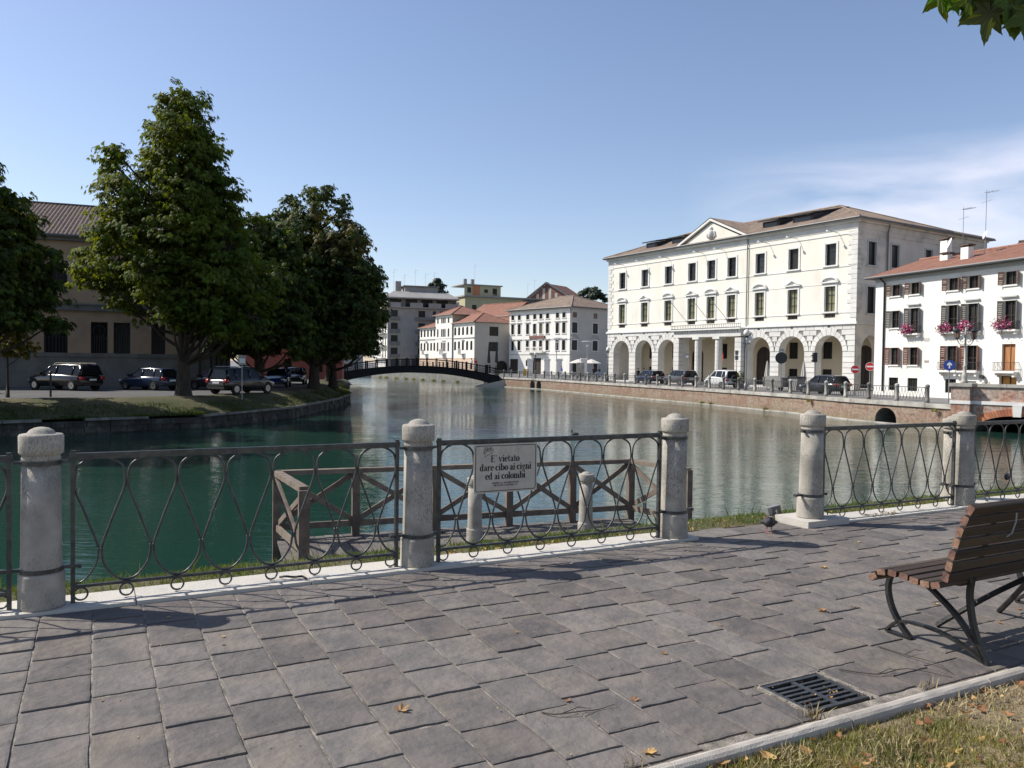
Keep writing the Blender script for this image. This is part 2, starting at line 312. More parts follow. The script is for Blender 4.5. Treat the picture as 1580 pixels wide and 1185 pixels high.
# weathering of the near bollards: dark lichen specks on the cap and upper shaft
def lichen(m, zlo, zhi):
    t = m.node_tree; L = t.links; p = t.nodes['Principled BSDF']
    src = p.inputs['Base Color'].links[0].from_socket
    g = _n(t, 'NewGeometry'); s = _n(t, 'SeparateXYZ'); L.new(g.outputs['Position'], s.inputs[0])
    nz = _n(t, 'TexNoise'); nz.inputs['Scale'].default_value = 105; nz.inputs['Detail'].default_value = 5; nz.inputs['Roughness'].default_value = 0.7
    nz2 = _n(t, 'TexNoise'); nz2.inputs['Scale'].default_value = 3.5; nz2.inputs['Detail'].default_value = 3
    mp_ = _n(t, 'Mapping'); mp_.inputs['Scale'].default_value = (1, 1, 0.45); L.new(g.outputs['Position'], mp_.inputs[0])
    L.new(mp_.outputs[0], nz.inputs['Vector']); L.new(g.outputs['Position'], nz2.inputs['Vector'])
    a = _n(t, 'MapRange'); a.inputs[1].default_value = 0.49; a.inputs[2].default_value = 0.60; L.new(nz.outputs['Fac'], a.inputs[0])
    b = _n(t, 'MapRange'); b.inputs[1].default_value = 0.43; b.inputs[2].default_value = 0.58; L.new(nz2.outputs['Fac'], b.inputs[0])
    zc = _n(t, 'MapRange'); zc.inputs[1].default_value = 0.96; zc.inputs[2].default_value = 1.02; zc.inputs[4].default_value = 0.9; L.new(s.outputs[2], zc.inputs[0])
    mxm = _n(t, 'Math'); mxm.operation = 'MAXIMUM'; L.new(b.outputs[0], mxm.inputs[0]); L.new(zc.outputs[0], mxm.inputs[1])
    f = _n(t, 'Math'); f.operation = 'MULTIPLY'; L.new(a.outputs[0], f.inputs[0]); L.new(mxm.outputs[0], f.inputs[1])
    f2 = _n(t, 'Math'); f2.operation = 'MULTIPLY'; f2.inputs[1].default_value = 0.62; L.new(f.outputs[0], f2.inputs[0])
    mxx = _n(t, 'MixRGB'); L.new(f2.outputs[0], mxx.inputs[0]); L.new(src, mxx.inputs[1]); mxx.inputs[2].default_value = (0.07, 0.065, 0.05, 1)
    L.new(mxx.outputs[0], p.inputs['Base Color'])
lichen(MT['bollard_stone'], 0, 1)

# ------------------------------------------------------------ mesh and object helpers
class MB:
    def __init__(s): s.v = []; s.f = []; s.m = []; s.cur = 0; s.smooth = False; s.sm = []
    def add(s, vs, fs, M=None):
        o = len(s.v)
        if M is not None: vs = [M @ Vector(p) for p in vs]
        s.v += [tuple(p) for p in vs]; s.f += [tuple(i + o for i in f) for f in fs]
        s.m += [s.cur]*len(fs); s.sm += [s.smooth]*len(fs)
    def box(s, a, b, M=None):
        x0, y0, z0 = a; x1, y1, z1 = b
        s.add([(x0,y0,z0),(x1,y0,z0),(x1,y1,z0),(x0,y1,z0),(x0,y0,z1),(x1,y0,z1),(x1,y1,z1),(x0,y1,z1)],
              [(0,3,2,1),(4,5,6,7),(0,1,5,4),(1,2,6,5),(2,3,7,6),(3,0,4,7)], M)
    def cbox(s, c, h, M=None): s.box([c[i]-h[i] for i in range(3)], [c[i]+h[i] for i in range(3)], M)
    def quad(s, a, b, c, d, M=None): s.add([a, b, c, d], [(0, 1, 2, 3)], M)
    def poly(s, pts, M=None): s.add(pts, [tuple(range(len(pts)))], M)
    def bar(s, a, b, w, h=None, up=(0, 0, 1)):
        """rectangular bar from a to b"""
        h = h or w; a = Vector(a); b = Vector(b); d = (b-a).normalized(); up = Vector(up)
        if abs(d.dot(up)) > 0.98: up = Vector((1, 0, 0)) if abs(d.x) < 0.9 else Vector((0, 1, 0))
        r = d.cross(up).normalized(); u = r.cross(d).normalized()
        vs = [p + r*sx*w/2 + u*sz*h/2 for p in (a, b) for sx, sz in ((-1,-1),(1,-1),(1,1),(-1,1))]
        s.add(vs, [(0,1,2,3),(7,6,5,4),(0,4,5,1),(1,5,6,2),(2,6,7,3),(3,7,4,0)])
    def tube(s, pts, r, n=6, closed=False, caps=True, flat=1.0):
        pts = [Vector(p) for p in pts]; rs = r if isinstance(r, (list, tuple)) else [r]*len(pts)
        N = len(pts); vs = []; last = None
        for i, p in enumerate(pts):
            if closed: d = pts[(i+1) % N] - pts[i-1]
            else: d = pts[min(i+1, N-1)] - pts[max(i-1, 0)]
            d.normalize()
            if last is None:
                up = Vector((0, 0, 1)) if abs(d.z) < 0.9 else Vector((0, 1, 0))
                a = d.cross(up).normalized()
            else:
                a = last - d*last.dot(d); a.normalize()
            last = a; b = d.cross(a)
            for k in range(n):
                t = 2*math.pi*k/n
                vs.append(p + a*math.cos(t)*rs[i]*flat + b*math.sin(t)*rs[i])
        fs = []
        for i in range(N if closed else N-1):
            j = (i+1) % N
            for k in range(n):
                l = (k+1) % n
                fs.append((i*n+k, i*n+l, j*n+l, j*n+k))
        if caps and not closed:
            fs.append(tuple(range(n-1, -1, -1))); fs.append(tuple((N-1)*n+k for k in range(n)))
        s.add(vs, fs)
    def lathe(s, prof, n=16, c=(0, 0, 0), M=None):
        vs = []; fs = []
        for r, z in prof:
            for k in range(n):
                t = 2*math.pi*k/n; vs.append((c[0]+r*math.cos(t), c[1]+r*math.sin(t), c[2]+z))
        for i in range(len(prof)-1):
            for k in range(n):
                l = (k+1) % n; fs.append((i*n+k, i*n+l, (i+1)*n+l, (i+1)*n+k))
        fs.append(tuple(range(n-1, -1, -1))); fs.append(tuple((len(prof)-1)*n+k for k in range(n)))
        s.add(vs, fs, M)
    def prism(s, pts, ext, M=None):
        """polygon pts (3D) extruded by vector ext"""
        n = len(pts); e = Vector(ext); a = [Vector(p) for p in pts]; b = [p+e for p in a]
        s.add(a+b, [tuple(range(n-1, -1, -1)), tuple(range(n, 2*n))] + [(i, (i+1) % n, n+(i+1) % n, n+i) for i in range(n)], M)
    def mesh(s, name, mats, smooth=False):
        me = bpy.data.meshes.new(name); me.from_pydata(s.v, [], s.f)
        for m in (mats if isinstance(mats, (list, tuple)) else [mats]): me.materials.append(MT[m] if isinstance(m, str) else m)
        if len(me.materials) > 1: me.polygons.foreach_set('material_index', s.m)
        if smooth or any(s.sm): me.polygons.foreach_set('use_smooth', [smooth or x for x in s.sm])
        me.update(); return me
    def build(s, name, mats, parent=None, smooth=False, **k):
        return obj(name, s.mesh(name, mats, smooth), parent, **k)

def obj(name, me, parent=None, loc=None, rz=None, label=None, cat=None, group=None, kind=None):
    o = bpy.data.objects.new(name, me); COL.objects.link(o)
    if parent is not None: o.parent = parent
    if loc is not None: o.location = loc
    if rz is not None: o.rotation_euler = (0, 0, rz)
    if label: o['label'] = label
    if cat: o['category'] = cat
    if group: o['group'] = group
    if kind: o['kind'] = kind
    return o
def thing(name, label, cat, loc=(0, 0, 0), rz=0, group=None): return obj(name, None, None, loc, rz, label, cat, group)
def copy_tree(o, parent=None):
    c = o.copy(); COL.objects.link(c); c.parent = parent
    for ch in list(o.children): copy_tree(ch, c)
    return c
def place_copy(o, loc, rz=0, label=None, group=None, scale=None):
    c = copy_tree(o); c.location = loc; c.rotation_euler = (0, 0, rz)
    if scale: c.scale = (scale,)*3
    if label: c['label'] = label
    if group: c['group'] = group
    return c
def np_mesh(name, V, F, mats, midx=None, smooth=False):
    """V (n,3) array, F (m,k) array"""
    me = bpy.data.meshes.new(name); V = np.asarray(V, np.float32); F = np.asarray(F, np.int32); k = F.shape[1]
    me.vertices.add(len(V)); me.vertices.foreach_set('co', V.ravel())
    me.loops.add(F.size); me.loops.foreach_set('vertex_index', F.ravel())
    me.polygons.add(len(F)); me.polygons.foreach_set('loop_start', np.arange(0, F.size, k, dtype=np.int32))
    try: me.polygons.foreach_set('loop_total', np.full(len(F), k, np.int32))
    except Exception: pass
    for m in mats: me.materials.append(MT[m])
    if midx is not None: me.polygons.foreach_set('material_index', np.asarray(midx, np.int32))
    if smooth: me.polygons.foreach_set('use_smooth', np.ones(len(F), bool))
    me.update(calc_edges=True); return me
# frame of the near promenade: U runs along the railing (to the right, away), V towards the river
U = Vector((0.888, 0.460, 0)).normalized(); V = Vector((-U.y, U.x, 0)); UA = math.atan2(U.y, U.x)
def uv(u, v, z=0.0): return U*u + V*v + Vector((0, 0, z))
PM = Matrix.Rotation(UA, 4, 'Z')    # promenade frame matrix
WZ = -2.0                            # water level
# ============================================================ SETTING
def sheet(name, pts, z, m, kind='structure', skirt=None):
    b = MB(); n = len(pts)
    top = [(p[0], p[1], z) for p in pts]
    b.add(top, [tuple(range(n))])
    if skirt is not None:
        lo = [(p[0], p[1], skirt) for p in pts]
        b.add(top + lo, [(i, n+i, n+(i+1) % n, (i+1) % n) for i in range(n)])
    return b.build(name, m, kind=kind)
sheet('ground', [(-3000, -3000), (3000, -3000), (3000, 5000), (-3000, 5000)], -4.0, 'ground')
sheet('water', [(-320, -60), (320, -60), (320, 420), (-320, 420)], WZ, 'water')

# right bank: road behind the quay, far bank beyond the footbridge
QUAY = [(-2.75, 127), (4.6, 113.7), (10.3, 97.6), (17.7, 77.5), (22.2, 63.1), (23.6, 55.5), (26.4, 47.5)]
BR0 = Vector((26.4, 47.5, 0)); BRD = Vector((0.7071, -0.7071, 0))
RZ = -0.5
sheet('quay_road', [(p[0]+0.25, p[1]+0.1) for p in QUAY] + [(42, 31.5), (300, 31.5), (1200, 600), (900, 2500), (-2.75, 2500)], RZ, 'quay_paving')
sheet('embankment_ground', [(-34, 193.3), (-5.2, 141.5), (-2.9, 141.3), (-2.9, 2500), (-1200, 2500), (-700, 200), (-80, 205)], RZ-0.01, 'quay_paving', skirt=-3.9)

# left bank: road, sloping lawn strip
LE = [(-60, 16), (-40, 26), (-24, 34.6), (-19.4, 38.6), (-16.05, 41.5), (-13.7, 50), (-13.6, 62), (-14.6, 72), (-19, 92), (-24, 118), (-30, 140), (-60, 164)]
LI = [(-62, 24), (-42, 32), (-26.5, 39), (-22.2, 42.4), (-18.9, 45.2), (-16.0, 51.5), (-16.6, 62), (-17.6, 72), (-22, 92), (-27, 118), (-33, 140), (-62, 168)]
sheet('street', LI + [(-700, 400), (-700, 24)], -0.50, 'asphalt', skirt=-3.9)
b = MB(); b.smooth = True
rows = 7; VS = []
for i in range(len(LE)):
    for k in range(rows+1):
        t = k/rows; p = Vector(LE[i]).lerp(Vector(LI[i]), t)
        z = -1.27 + (0.79)*(math.sin(t*math.pi/2)**1.1) + (0.004 if k == rows else 0)
        VS.append((p.x, p.y, z))
# denser along the path
def resample(path, step):
    out = []
    for a, c in zip(path[:-1], path[1:]):
        a = Vector(a); c = Vector(c); n = max(1, int((c-a).length/step))
        for i in range(n): out.append(a.lerp(c, i/n))
    out.append(Vector(path[-1])); return out
nseg = 24; VS = []; NP = (len(LE)-1)*nseg+1
rnd = random.Random(3)
for s_ in range(NP):
    i = min(s_//nseg, len(LE)-2); f = (s_ - i*nseg)/nseg
    e = Vector(LE[i]).lerp(Vector(LE[i+1]), f); q = Vector(LI[i]).lerp(Vector(LI[i+1]), f)
    for k in range(rows+1):
        t = k/rows; p = e.lerp(q, t)
        z = -1.27 + 0.785*(math.sin(t*math.pi/2)**1.1) + (rnd.uniform(-.035, .035) if 0 < k < rows else 0)
        VS.append((p.x, p.y, z))
b.add(VS, [(a*(rows+1)+k, (a+1)*(rows+1)+k, (a+1)*(rows+1)+k+1, a*(rows+1)+k+1) for a in range(NP-1) for k in range(rows)])
b.build('bank_lawn', 'bank_grass', kind='structure')
# left river wall: rough stone face with separate coping stones on top
lw = thing('river_wall', 'low dark stone river wall with pale coping stones below the grassy bank under the chestnut trees', 'wall', (0, 0, 0))
b = MB(); rnd = random.Random(5)
for (ax, ay), (cx, cy) in zip(LE[1:-1], LE[2:]):
    a = Vector((ax, ay, 0)); c = Vector((cx, cy, 0)); L_ = (c-a).length; d = (c-a)/L_; nrm = Vector((d.y, -d.x, 0))
    for row, (z0, z1) in enumerate(((-3.0, -1.95), (-1.95, -1.66), (-1.66, -1.38))):
        s_ = 0
        while s_ < L_:
            w = rnd.uniform(.4, .95); e = min(s_+w, L_); o = rnd.uniform(0, .09)
            p0 = a + d*(s_+.01) ; p1 = a + d*(e-.01)
            b.add([p0+nrm*o+Vector((0,0,z0)), p1+nrm*o+Vector((0,0,z0)), p1-nrm*.6+Vector((0,0,z0)), p0-nrm*.6+Vector((0,0,z0)),
                   p0+nrm*(o-.03)+Vector((0,0,z1-.012)), p1+nrm*(o-.03)+Vector((0,0,z1-.012)), p1-nrm*.6+Vector((0,0,z1)), p0-nrm*.6+Vector((0,0,z1))],
                  [(4,5,6,7),(0,1,5,4),(1,2,6,5),(3,0,4,7)])
            s_ = e
b.build('wall_stones', 'bank_stone', lw, kind='stuff')
for seg, ((ax, ay), (cx, cy)) in enumerate(zip(LE[1:8], LE[2:9])):
    a = Vector((ax, ay, 0)); c = Vector((cx, cy, 0)); L_ = (c-a).length; d = (c-a)/L_; s_ = 0.0
    while s_ < L_-.3:
        w = rnd.uniform(1.2, 2.4)
        gap = rnd.random() < (0.45 if seg < 3 else 0.12)
        if not gap:
            bb = MB(); w = min(w, L_-s_); bb.box((0.01, -0.12-rnd.uniform(0, .05), -.12), (w-.02, .42, rnd.uniform(.0, .03)))
            obj('coping_stone', bb.mesh('coping_stone', 'bank_coping'), lw, a+d*s_+Vector((0, 0, -1.25)), math.atan2(d.y, d.x))
        s_ += w + (0.2 if gap else 0)

# near promenade: lawn, joint bed, pavers, kerb pipe, white kerb strip, verge and bank
def usheet(name, u0, u1, v0, v1, z, m, kind='structure'):
    return sheet(name, [uv(u0, v0)[:2], uv(u1, v0)[:2], uv(u1, v1)[:2], uv(u0, v1)[:2]], z, m, kind)
# slightly rolling near lawn
b = MB(); b.smooth = True; nu, nv = 120, 40; VS = []
rnd = random.Random(11)
for i in range(nu+1):
    for j in range(nv+1):
        u = -30 + 60*(i/nu); v = -20 + 22.42*(j/nv)
        if 20 <= j: v = -1.0 + 3.42*((j-20)/20)
        else: v = -20 + 19*(j/20)
        z = -0.012 + .045*(1-math.exp(-(2.42-v)*3)) + rnd.uniform(-.008, .008)
        p = uv(u, v, z); VS.append(tuple(p))
b.add(VS, [(i*(nv+1)+j, (i+1)*(nv+1)+j, (i+1)*(nv+1)+j+1, i*(nv+1)+j+1) for i in range(nu) for j in range(nv)])
near_lawn = b.build('lawn_ground', 'soil', kind='structure')
sheet('park_ground', [uv(-150, -200)[:2], uv(150, -200)[:2], uv(150, 6.05)[:2], uv(-150, 6.05)[:2]], -0.06, 'lawn_soil', skirt=-3.9)

pav = thing('pavement', None, None); pav['kind'] = 'structure'
b = MB()
for q in ((-12, 2.5, 2.92, 5.72), (3.345, 2.5, 22, 5.72), (2.92, 2.945, 3.345, 5.72), (2.92, 2.5, 3.345, 2.595)): b.box((q[0], q[1], -.055), (q[2], q[3], -.0065), PM)
b.build('joint_bed', 'sand_joint', pav)
stones = []; rnd = random.Random(21)
CW = 0.285; u = -12.0; ci = 0
GR = (2.92, 3.35, 2.60, 2.95)   # drain cut-out u0 u1 v0 v1
while u < 22:
    v = 2.56 - rnd.uniform(0, .3)
    while v < 5.70:
        ln = rnd.uniform(.27, .47); v1 = min(v+ln, 5.705)
        if 5.705 - v1 < .12: v1 = 5.705
        v0 = max(v, 2.555)
        if v1 - v0 > .05: stones.append([u+.0055, u+CW-.0055, v0+.002, v1-.006])
        v = v1
    u += CW
# the three courses next to the bench and the gutter are turned along the kerb
def in_gap(s): return s[0] < GR[1] and s[1] > GR[0] and s[2] < GR[3] and s[3] > GR[2]
new = []
for s in stones:
    if not in_gap(s): new.append(s); continue
    if s[3] > GR[3]+.06: new.append([s[0], s[1], GR[3]+.01, s[3]])
    if s[2] < GR[2] - .03 and False: new.append([s[0], s[1], s[2], GR[2]-.01])
    if s[0] < GR[0]-.06 and s[2] < GR[3]: new.append([s[0], GR[0]-.008, s[2], min(s[3], GR[3])])
    if s[1] > GR[1]+.06 and s[2] < GR[3]: new.append([GR[1]+.008, s[1], s[2], min(s[3], GR[3])])
stones = new
# raised terrace beyond the gap in the railing
u = 4.93; 
while u < 6.25:
    stones.append([u+.006, min(u+.285, 6.25)-.006, 5.715, 5.715+rnd.uniform(.30, .36)]); u += .285
def stone_verts(s, rnd):
    u0, u1, v0, v1 = s; n = 5
    zb = rnd.uniform(-.002, .002); tu = rnd.uniform(-.003, .003); tv = rnd.uniform(.002, .008)
    def pt(u, v, e, dz=0.0):
        a = (u-u0)/(u1-u0)-.5; c = (v-v0)/(v1-v0)-.5
        return (u, v, zb+tu*a-tv*c+dz - (.002 if e else 0) + (0 if e else rnd.uniform(-.0012, .0012)))
    # jittered outline, 4 points a side, then an inner ring and the centre
    out = []
    k = 5
    for i in range(k): out.append((u0+(u1-u0)*i/k, v0+rnd.uniform(-.005, .005)))
    for i in range(k): out.append((u1+rnd.uniform(-.003, .003), v0+(v1-v0)*i/k))
    for i in range(k): out.append((u1-(u1-u0)*i/k, v1+rnd.uniform(-.0045, .0045)))
    for i in range(k): out.append((u0+rnd.uniform(-.003, .003), v1-(v1-v0)*i/k))
    m = len(out); cu, cv = (u0+u1)/2, (v0+v1)/2
    vs = []
    for (a, c) in out: vs.append((a, c, -.045))
    for (a, c) in out: vs.append(pt(a, c, True))
    for (a, c) in out:
        du, dv = cu-a, cv-c; l = math.hypot(du, dv); q = .014/l
        vs.append(pt(a+du*q, c+dv*q, False))
    vs.append(pt(cu, cv, False))
    fs = []
    for i in range(m):
        j = (i+1) % m
        fs += [(i, j, m+j, m+i), (m+i, m+j, 2*m+j, 2*m+i), (2*m+i, 2*m+j, 3*m)]
    return [tuple(uv(*p)) for p in vs], fs
def seen(s):
    cu, cv = (s[0]+s[1])/2, (s[2]+s[3])/2; p = uv(cu, cv)
    if p.y < 2.9: return 1e9
    r = abs(p.x/p.y)
    return p.length if r < .70 else 1e6+p.length
stones.sort(key=seen)
rest = MB(); rest.cur = 0
for i, s in enumerate(stones):
    vs, fs = stone_verts(s, rnd)
    if i < 300:
        c = uv((s[0]+s[1])/2, (s[2]+s[3])/2)
        bb = MB(); bb.add([(p[0]-c.x, p[1]-c.y, p[2]) for p in vs], fs)
        obj('paving_stone', bb.mesh('paving_stone', 'paver'), pav, (c.x, c.y, 0))
    else: rest.add(vs, fs)
rest.build('far_paving_stones', 'paver', pav, kind='stuff')

# round-topped concrete edging along the lawn
edging = thing('lawn_edging', 'long rounded concrete edging between the grey paving and the dry lawn', 'kerb', (0, 0, 0))
u = -6.0; rnd = random.Random(8)
while u < 16:
    b = MB(); ln = 1.0
    prof = [(-.036, -.06), (-.036, .008), (-.030, .024), (-.017, .034), (0, .038), (.017, .034), (.030, .024), (.036, .008), (.036, -.06)]
    n = 10; VS = []
    for i in range(n+1):
        for (dv, z) in prof:
            VS.append(tuple(uv(u+.004+(ln-.008)*i/n, 2.462+dv+rnd.uniform(-.0015, .0015), z+rnd.uniform(-.0015, .0015))))
    m = len(prof)
    b.add(VS, [(i*m+k, (i+1)*m+k, (i+1)*m+k+1, i*m+k+1) for i in range(n) for k in range(m-1)] + [tuple(range(m)), tuple(n*m+k for k in range(m-1, -1, -1))])
    b.build('edging_stone', 'concrete_kerb', edging, smooth=False); u += ln

# white kerb strip under the railing
strip = thing('kerb_strip', None, None); strip['kind'] = 'structure'
rnd = random.Random(4)
def kerb_run(u0, u1, v0=5.72, v1=6.06, z=.018):
    u = u0
    while u < u1-.05:
        ln = min(rnd.uniform(1.0, 1.45), u1-u); 
        if u1-(u+ln) < .3: ln = u1-u
        bb = MB(); bb.box((u+.003, v0, -.06), (u+ln-.003, v1, z+rnd.uniform(-.003, .003)), PM)
        bb.build('kerb_stone', 'kerb_white', strip); u += ln
kerb_run(-12, 4.93); kerb_run(6.36, 22)
bb = MB(); bb.box((6.27, 5.66, -.06), (6.86, 6.10, .062), PM); bb.build('plinth_stone', 'kerb_white', strip)

# bank falling to the river behind the railing
b = MB(); b.smooth = True; rnd = random.Random(9); prof = [(6.05, -.01), (6.25, -.005), (6.45, -.02), (6.65, -.07), (7.0, -.35), (7.6, -.80), (8.3, -1.18), (9.2, -1.36), (9.6, -1.42), (9.65, -3.0)]
nu = 240; VS = []
for i in range(nu+1):
    for j, (v, z) in enumerate(prof):
        w = .05*math.sin(i*.7)+.03*math.sin(i*1.9+1)
        VS.append(tuple(uv(-40+100*i/nu, v+(w if j in (2, 3, 4) else 0), z+rnd.uniform(-.012, .012))))
m = len(prof)
b.add(VS, [(i*m+k, (i+1)*m+k, (i+1)*m+k+1, i*m+k+1) for i in range(nu) for k in range(m-1)])
b.build('river_bank', 'lawn_soil', kind='structure')

# ---- right quay wall
def section(name, m, parent, A, B, z0, z1, holes=(), depth=3.0, inner='stone_dark'):
    """wall face from A to B (seen with A on the left), arched culverts cut out; own frame: x along, y inward"""
    A = Vector((A[0], A[1], 0)); B = Vector((B[0], B[1], 0)); d = B-A; L_ = d.length; rz = math.atan2(d.y, d.x)
    b = MB(); wall_grid(b, L_, z0-WZ, z1-WZ, [(s0, s1, -1.0, zs-WZ, rise) for (s0, s1, zs, rise) in holes], depth=depth)
    o = b.build(name, [m, inner], parent); o.location = (A.x, A.y, WZ); o.rotation_euler = (0, 0, rz)
    return o, rz, L_
def arch_pts(s0, s1, zs, rise, n=14):
    c = (s0+s1)/2; r = (s1-s0)/2
    return [(c - r*math.cos(math.pi*i/n), zs + rise*math.sin(math.pi*i/n)) for i in range(n+1)]
def wall_grid(b, L_, z0, z1, holes, depth=.3, M=None, x0=0.0, face=0, reveal=1, back=False, mi=None):
    """front face with openings (s0,s1,za,zb,rise): rise>0 makes the top an arch springing at zb"""
    hs = []; cuts = {round(x0, 5), round(L_, 5)}
    for h in holes:
        s0, s1, za, zb = h[:4]; rise = h[4] if len(h) > 4 else 0
        top = arch_pts(s0, s1, zb, rise) if rise else [(s0, zb), (s1, zb)]
        hs.append((s0, s1, za, top)); 
        for p in top: cuts.add(round(p[0], 5))
    cuts = sorted(cuts)
    def topz(top, x):
        for (xa, za_), (xb, zb_) in zip(top[:-1], top[1:]):
            if xa-1e-4 <= x <= xb+1e-4: return za_ + (zb_-za_)*((x-xa)/max(xb-xa, 1e-9))
        return top[-1][1]
    b.cur = face
    for xa, xb in zip(cuts[:-1], cuts[1:]):
        if xb-xa < 1e-4: continue
        xm = (xa+xb)/2
        col = sorted([h for h in hs if h[0] < xm < h[1]], key=lambda h: h[2])
        la = lb = z0
        for h in col:
            za = max(h[2], z0)
            if za > max(la, lb)+1e-5: b.quad((xa, 0, la), (xb, 0, lb), (xb, 0, za), (xa, 0, za), M)
            la, lb = topz(h[3], xa), topz(h[3], xb)
        b.quad((xa, 0, la), (xb, 0, lb), (xb, 0, z1), (xa, 0, z1), M)
    b.cur = reveal
    for (s0, s1, za, top) in hs:
        za = max(za, z0); out = [(s0, za)] + [tuple(p) for p in top] + [(s1, za)]
        for p, q in zip(out[:-1], out[1:]):
            if abs(p[0]-q[0])+abs(p[1]-q[1]) < 1e-5: continue
            b.quad((p[0], 0, p[1]), (q[0], 0, q[1]), (q[0], depth, q[1]), (p[0], depth, p[1]), M)
        if za > z0+1e-4: b.quad((s0, 0, za), (s0, depth, za), (s1, depth, za), (s1, 0, za), M)
        if back: b.poly([(x, depth, z) for x, z in out], M)
    b.cur = face
qw = thing('quay_wall', 'long weathered brick and stone quay wall below the iron railing on the far side', 'wall', (0, 0, 0))
zt = -0.78
segs = list(zip(QUAY[:-1], QUAY[1:]))
holes = {0: [(11.2, 12.5, -1.35, .5), (13.0, 14.3, -1.35, .5)], 5: [(2.2, 4.0, -1.75, .78)]}
for i, (A, B) in enumerate(segs):
    o, rz, L_ = section('wall_section', 'brick_quay' , qw, A, B, -3.2, zt, holes.get(i, ()))
    d = Vector((B[0]-A[0], B[1]-A[1], 0)).normalized(); nrm = Vector((d.y, -d.x, 0))
    # coping slabs, one by one
    s_ = 0; rnd = random.Random(i); n = max(1, round(L_/2.2)); w = L_/n
    for k in range(n):
        if L_ > 0:
            bb = MB(); bb.box((.012, -.10-rnd.uniform(0, .02), 0), (w-.012, .75, .27+rnd.uniform(-.012, .012)))
            c = Vector((A[0], A[1], 0))+d*(w*k)
            obj('coping_slab', bb.mesh('coping_slab', 'stone_coping'), qw, (c.x, c.y, zt), rz)
    # footing ledge just above the water
    bb = MB(); bb.box((0, -.28, -1.0), (L_, .0, .07)); f = bb.build('footing_ledge', 'stone_coping', qw); f.location = (A[0], A[1], WZ); f.rotation_euler = (0, 0, rz)
# plants growing in the quay wall
def tuft(n, r, h, rnd, m='grass'):
    vs = []; fs = []
    for i in range(n):
        a = rnd.uniform(0, 6.28); q = rnd.uniform(0, r); x, y = q*math.cos(a), q*math.sin(a); hh = rnd.uniform(.5, 1)*h
        t = rnd.uniform(0, 6.28); w = h*.06; lx, ly = rnd.uniform(-.4, .4)*hh, rnd.uniform(-.4, .4)*hh
        o = len(vs); vs += [(x-w*math.cos(t), y-w*math.sin(t), 0), (x+w*math.cos(t), y+w*math.sin(t), 0), (x+lx, y+ly, hh)]; fs.append((o, o+1, o+2))
    bb = MB(); bb.add(vs, fs); return bb
rnd = random.Random(31)
for k, (seg, t, lab) in enumerate(((3, .12, 'leftmost green weed tuft at the foot of the quay wall below the white car'), (3, .22, 'second green weed tuft at the foot of the quay wall below the white car'),
                          (3, .78, 'weed tuft at the waterline below the closed pale parasols'), (4, .35, 'green weed tuft hanging from the quay wall left of the drain arch'), (5, .85, 'weed tuft on the quay wall close to the brick bridge'))):
    A, B = segs[seg]; p = Vector((A[0], A[1], 0)).lerp(Vector((B[0], B[1], 0)), t)
    d = Vector((B[0]-A[0], B[1]-A[1], 0)).normalized(); nrm = Vector((d.y, -d.x, 0))
    tuft(90, .22, .3, rnd).build('weed_tuft', 'grass', None, label=lab, cat='plant', group='weeds in the quay wall').location = p+nrm*.2+Vector((0, 0, WZ+.06 if k < 3 else -1.0))
# far embankment wall seen under the footbridge
ew = thing('embankment_wall', 'sunlit pale stone embankment wall seen under the footbridge', 'wall', (0, 0, 0))
EA = Vector((-34, 193, 0)); EB = Vector((-5, 141, 0)); EL = (EB-EA).length; EM = Matrix.Translation(EA) @ Matrix.Rotation(math.atan2(EB.y-EA.y, EB.x-EA.x), 4, 'Z')
bb = MB(); bb.box((0, 0, -3.5), (EL, .6, -.42), EM); bb.build('wall_face', 'socle_grey', ew)
bb = MB()
for i in range(37):
    x = i*1.6; bb.box((x, -.15, -.42), (x+1.57, 1.0, -.2), EM)
bb.build('coping_row', 'stone_coping', ew)
rnd = random.Random(12)
for i in range(9):
    tuft(70, .5, .5, rnd).build('weed_tuft', 'grass', None, label=('first', 'second', 'third', 'fourth', 'fifth', 'sixth', 'seventh', 'eighth', 'ninth')[i]+' green weed clump from the left at the embankment wall under the footbridge', cat='plant', group='weeds under the footbridge').location = EM @ Vector((8+i*5.2+rnd.uniform(-1.5, 1.5), -.5, WZ))

# ---- brick bridge at the right
BM = Matrix.Translation(BR0) @ Matrix.Rotation(math.atan2(BRD.y, BRD.x), 4, 'Z')
bbr = thing('brick_bridge', 'small red brick arch bridge with a white keystone at the right edge of the river', 'bridge', BR0, math.atan2(BRD.y, BRD.x))
def zl(z): return z
b = MB(); L_ = 14.0
wall_grid(b, L_, -3.5, -.42, [(1.0, 5.4, -5, -2.0, .98)], depth=7.0)
o = b.build('spandrel_wall', ['brick_bridge', 'stone_dark'], bbr)
b = MB(); b.box((0, -.06, -.42), (L_, .5, -.22)); b.build('string_course', 'white_stone', bbr)
b = MB(); b.box((0, .03, -.22), (L_, .42, .60)); b.build('parapet', 'brick_bridge', bbr)
x = 1.15
while x < L_:
    b = MB(); b.box((x, -.06, .60), (x+1.48, .50, .78)); b.build('parapet_cap', 'stone_coping', bbr); x += 1.5
b = MB(); b.box((-.15, -.42, -3.2), (.85, .5, -.42)); b.build('pier_base', 'brick_bridge', bbr)
b = MB(); b.box((-.20, -.46, -.42), (.90, .5, -.22)); b.build('pier_band', 'white_stone', bbr)
b = MB(); b.box((-.15, -.42, -.22), (.85, .5, .60)); b.build('pier', 'brick_bridge', bbr)
b = MB(); b.box((-.26, -.52, .60), (.98, .6, .80)); b.build('pier_cap', 'stone_coping', bbr)
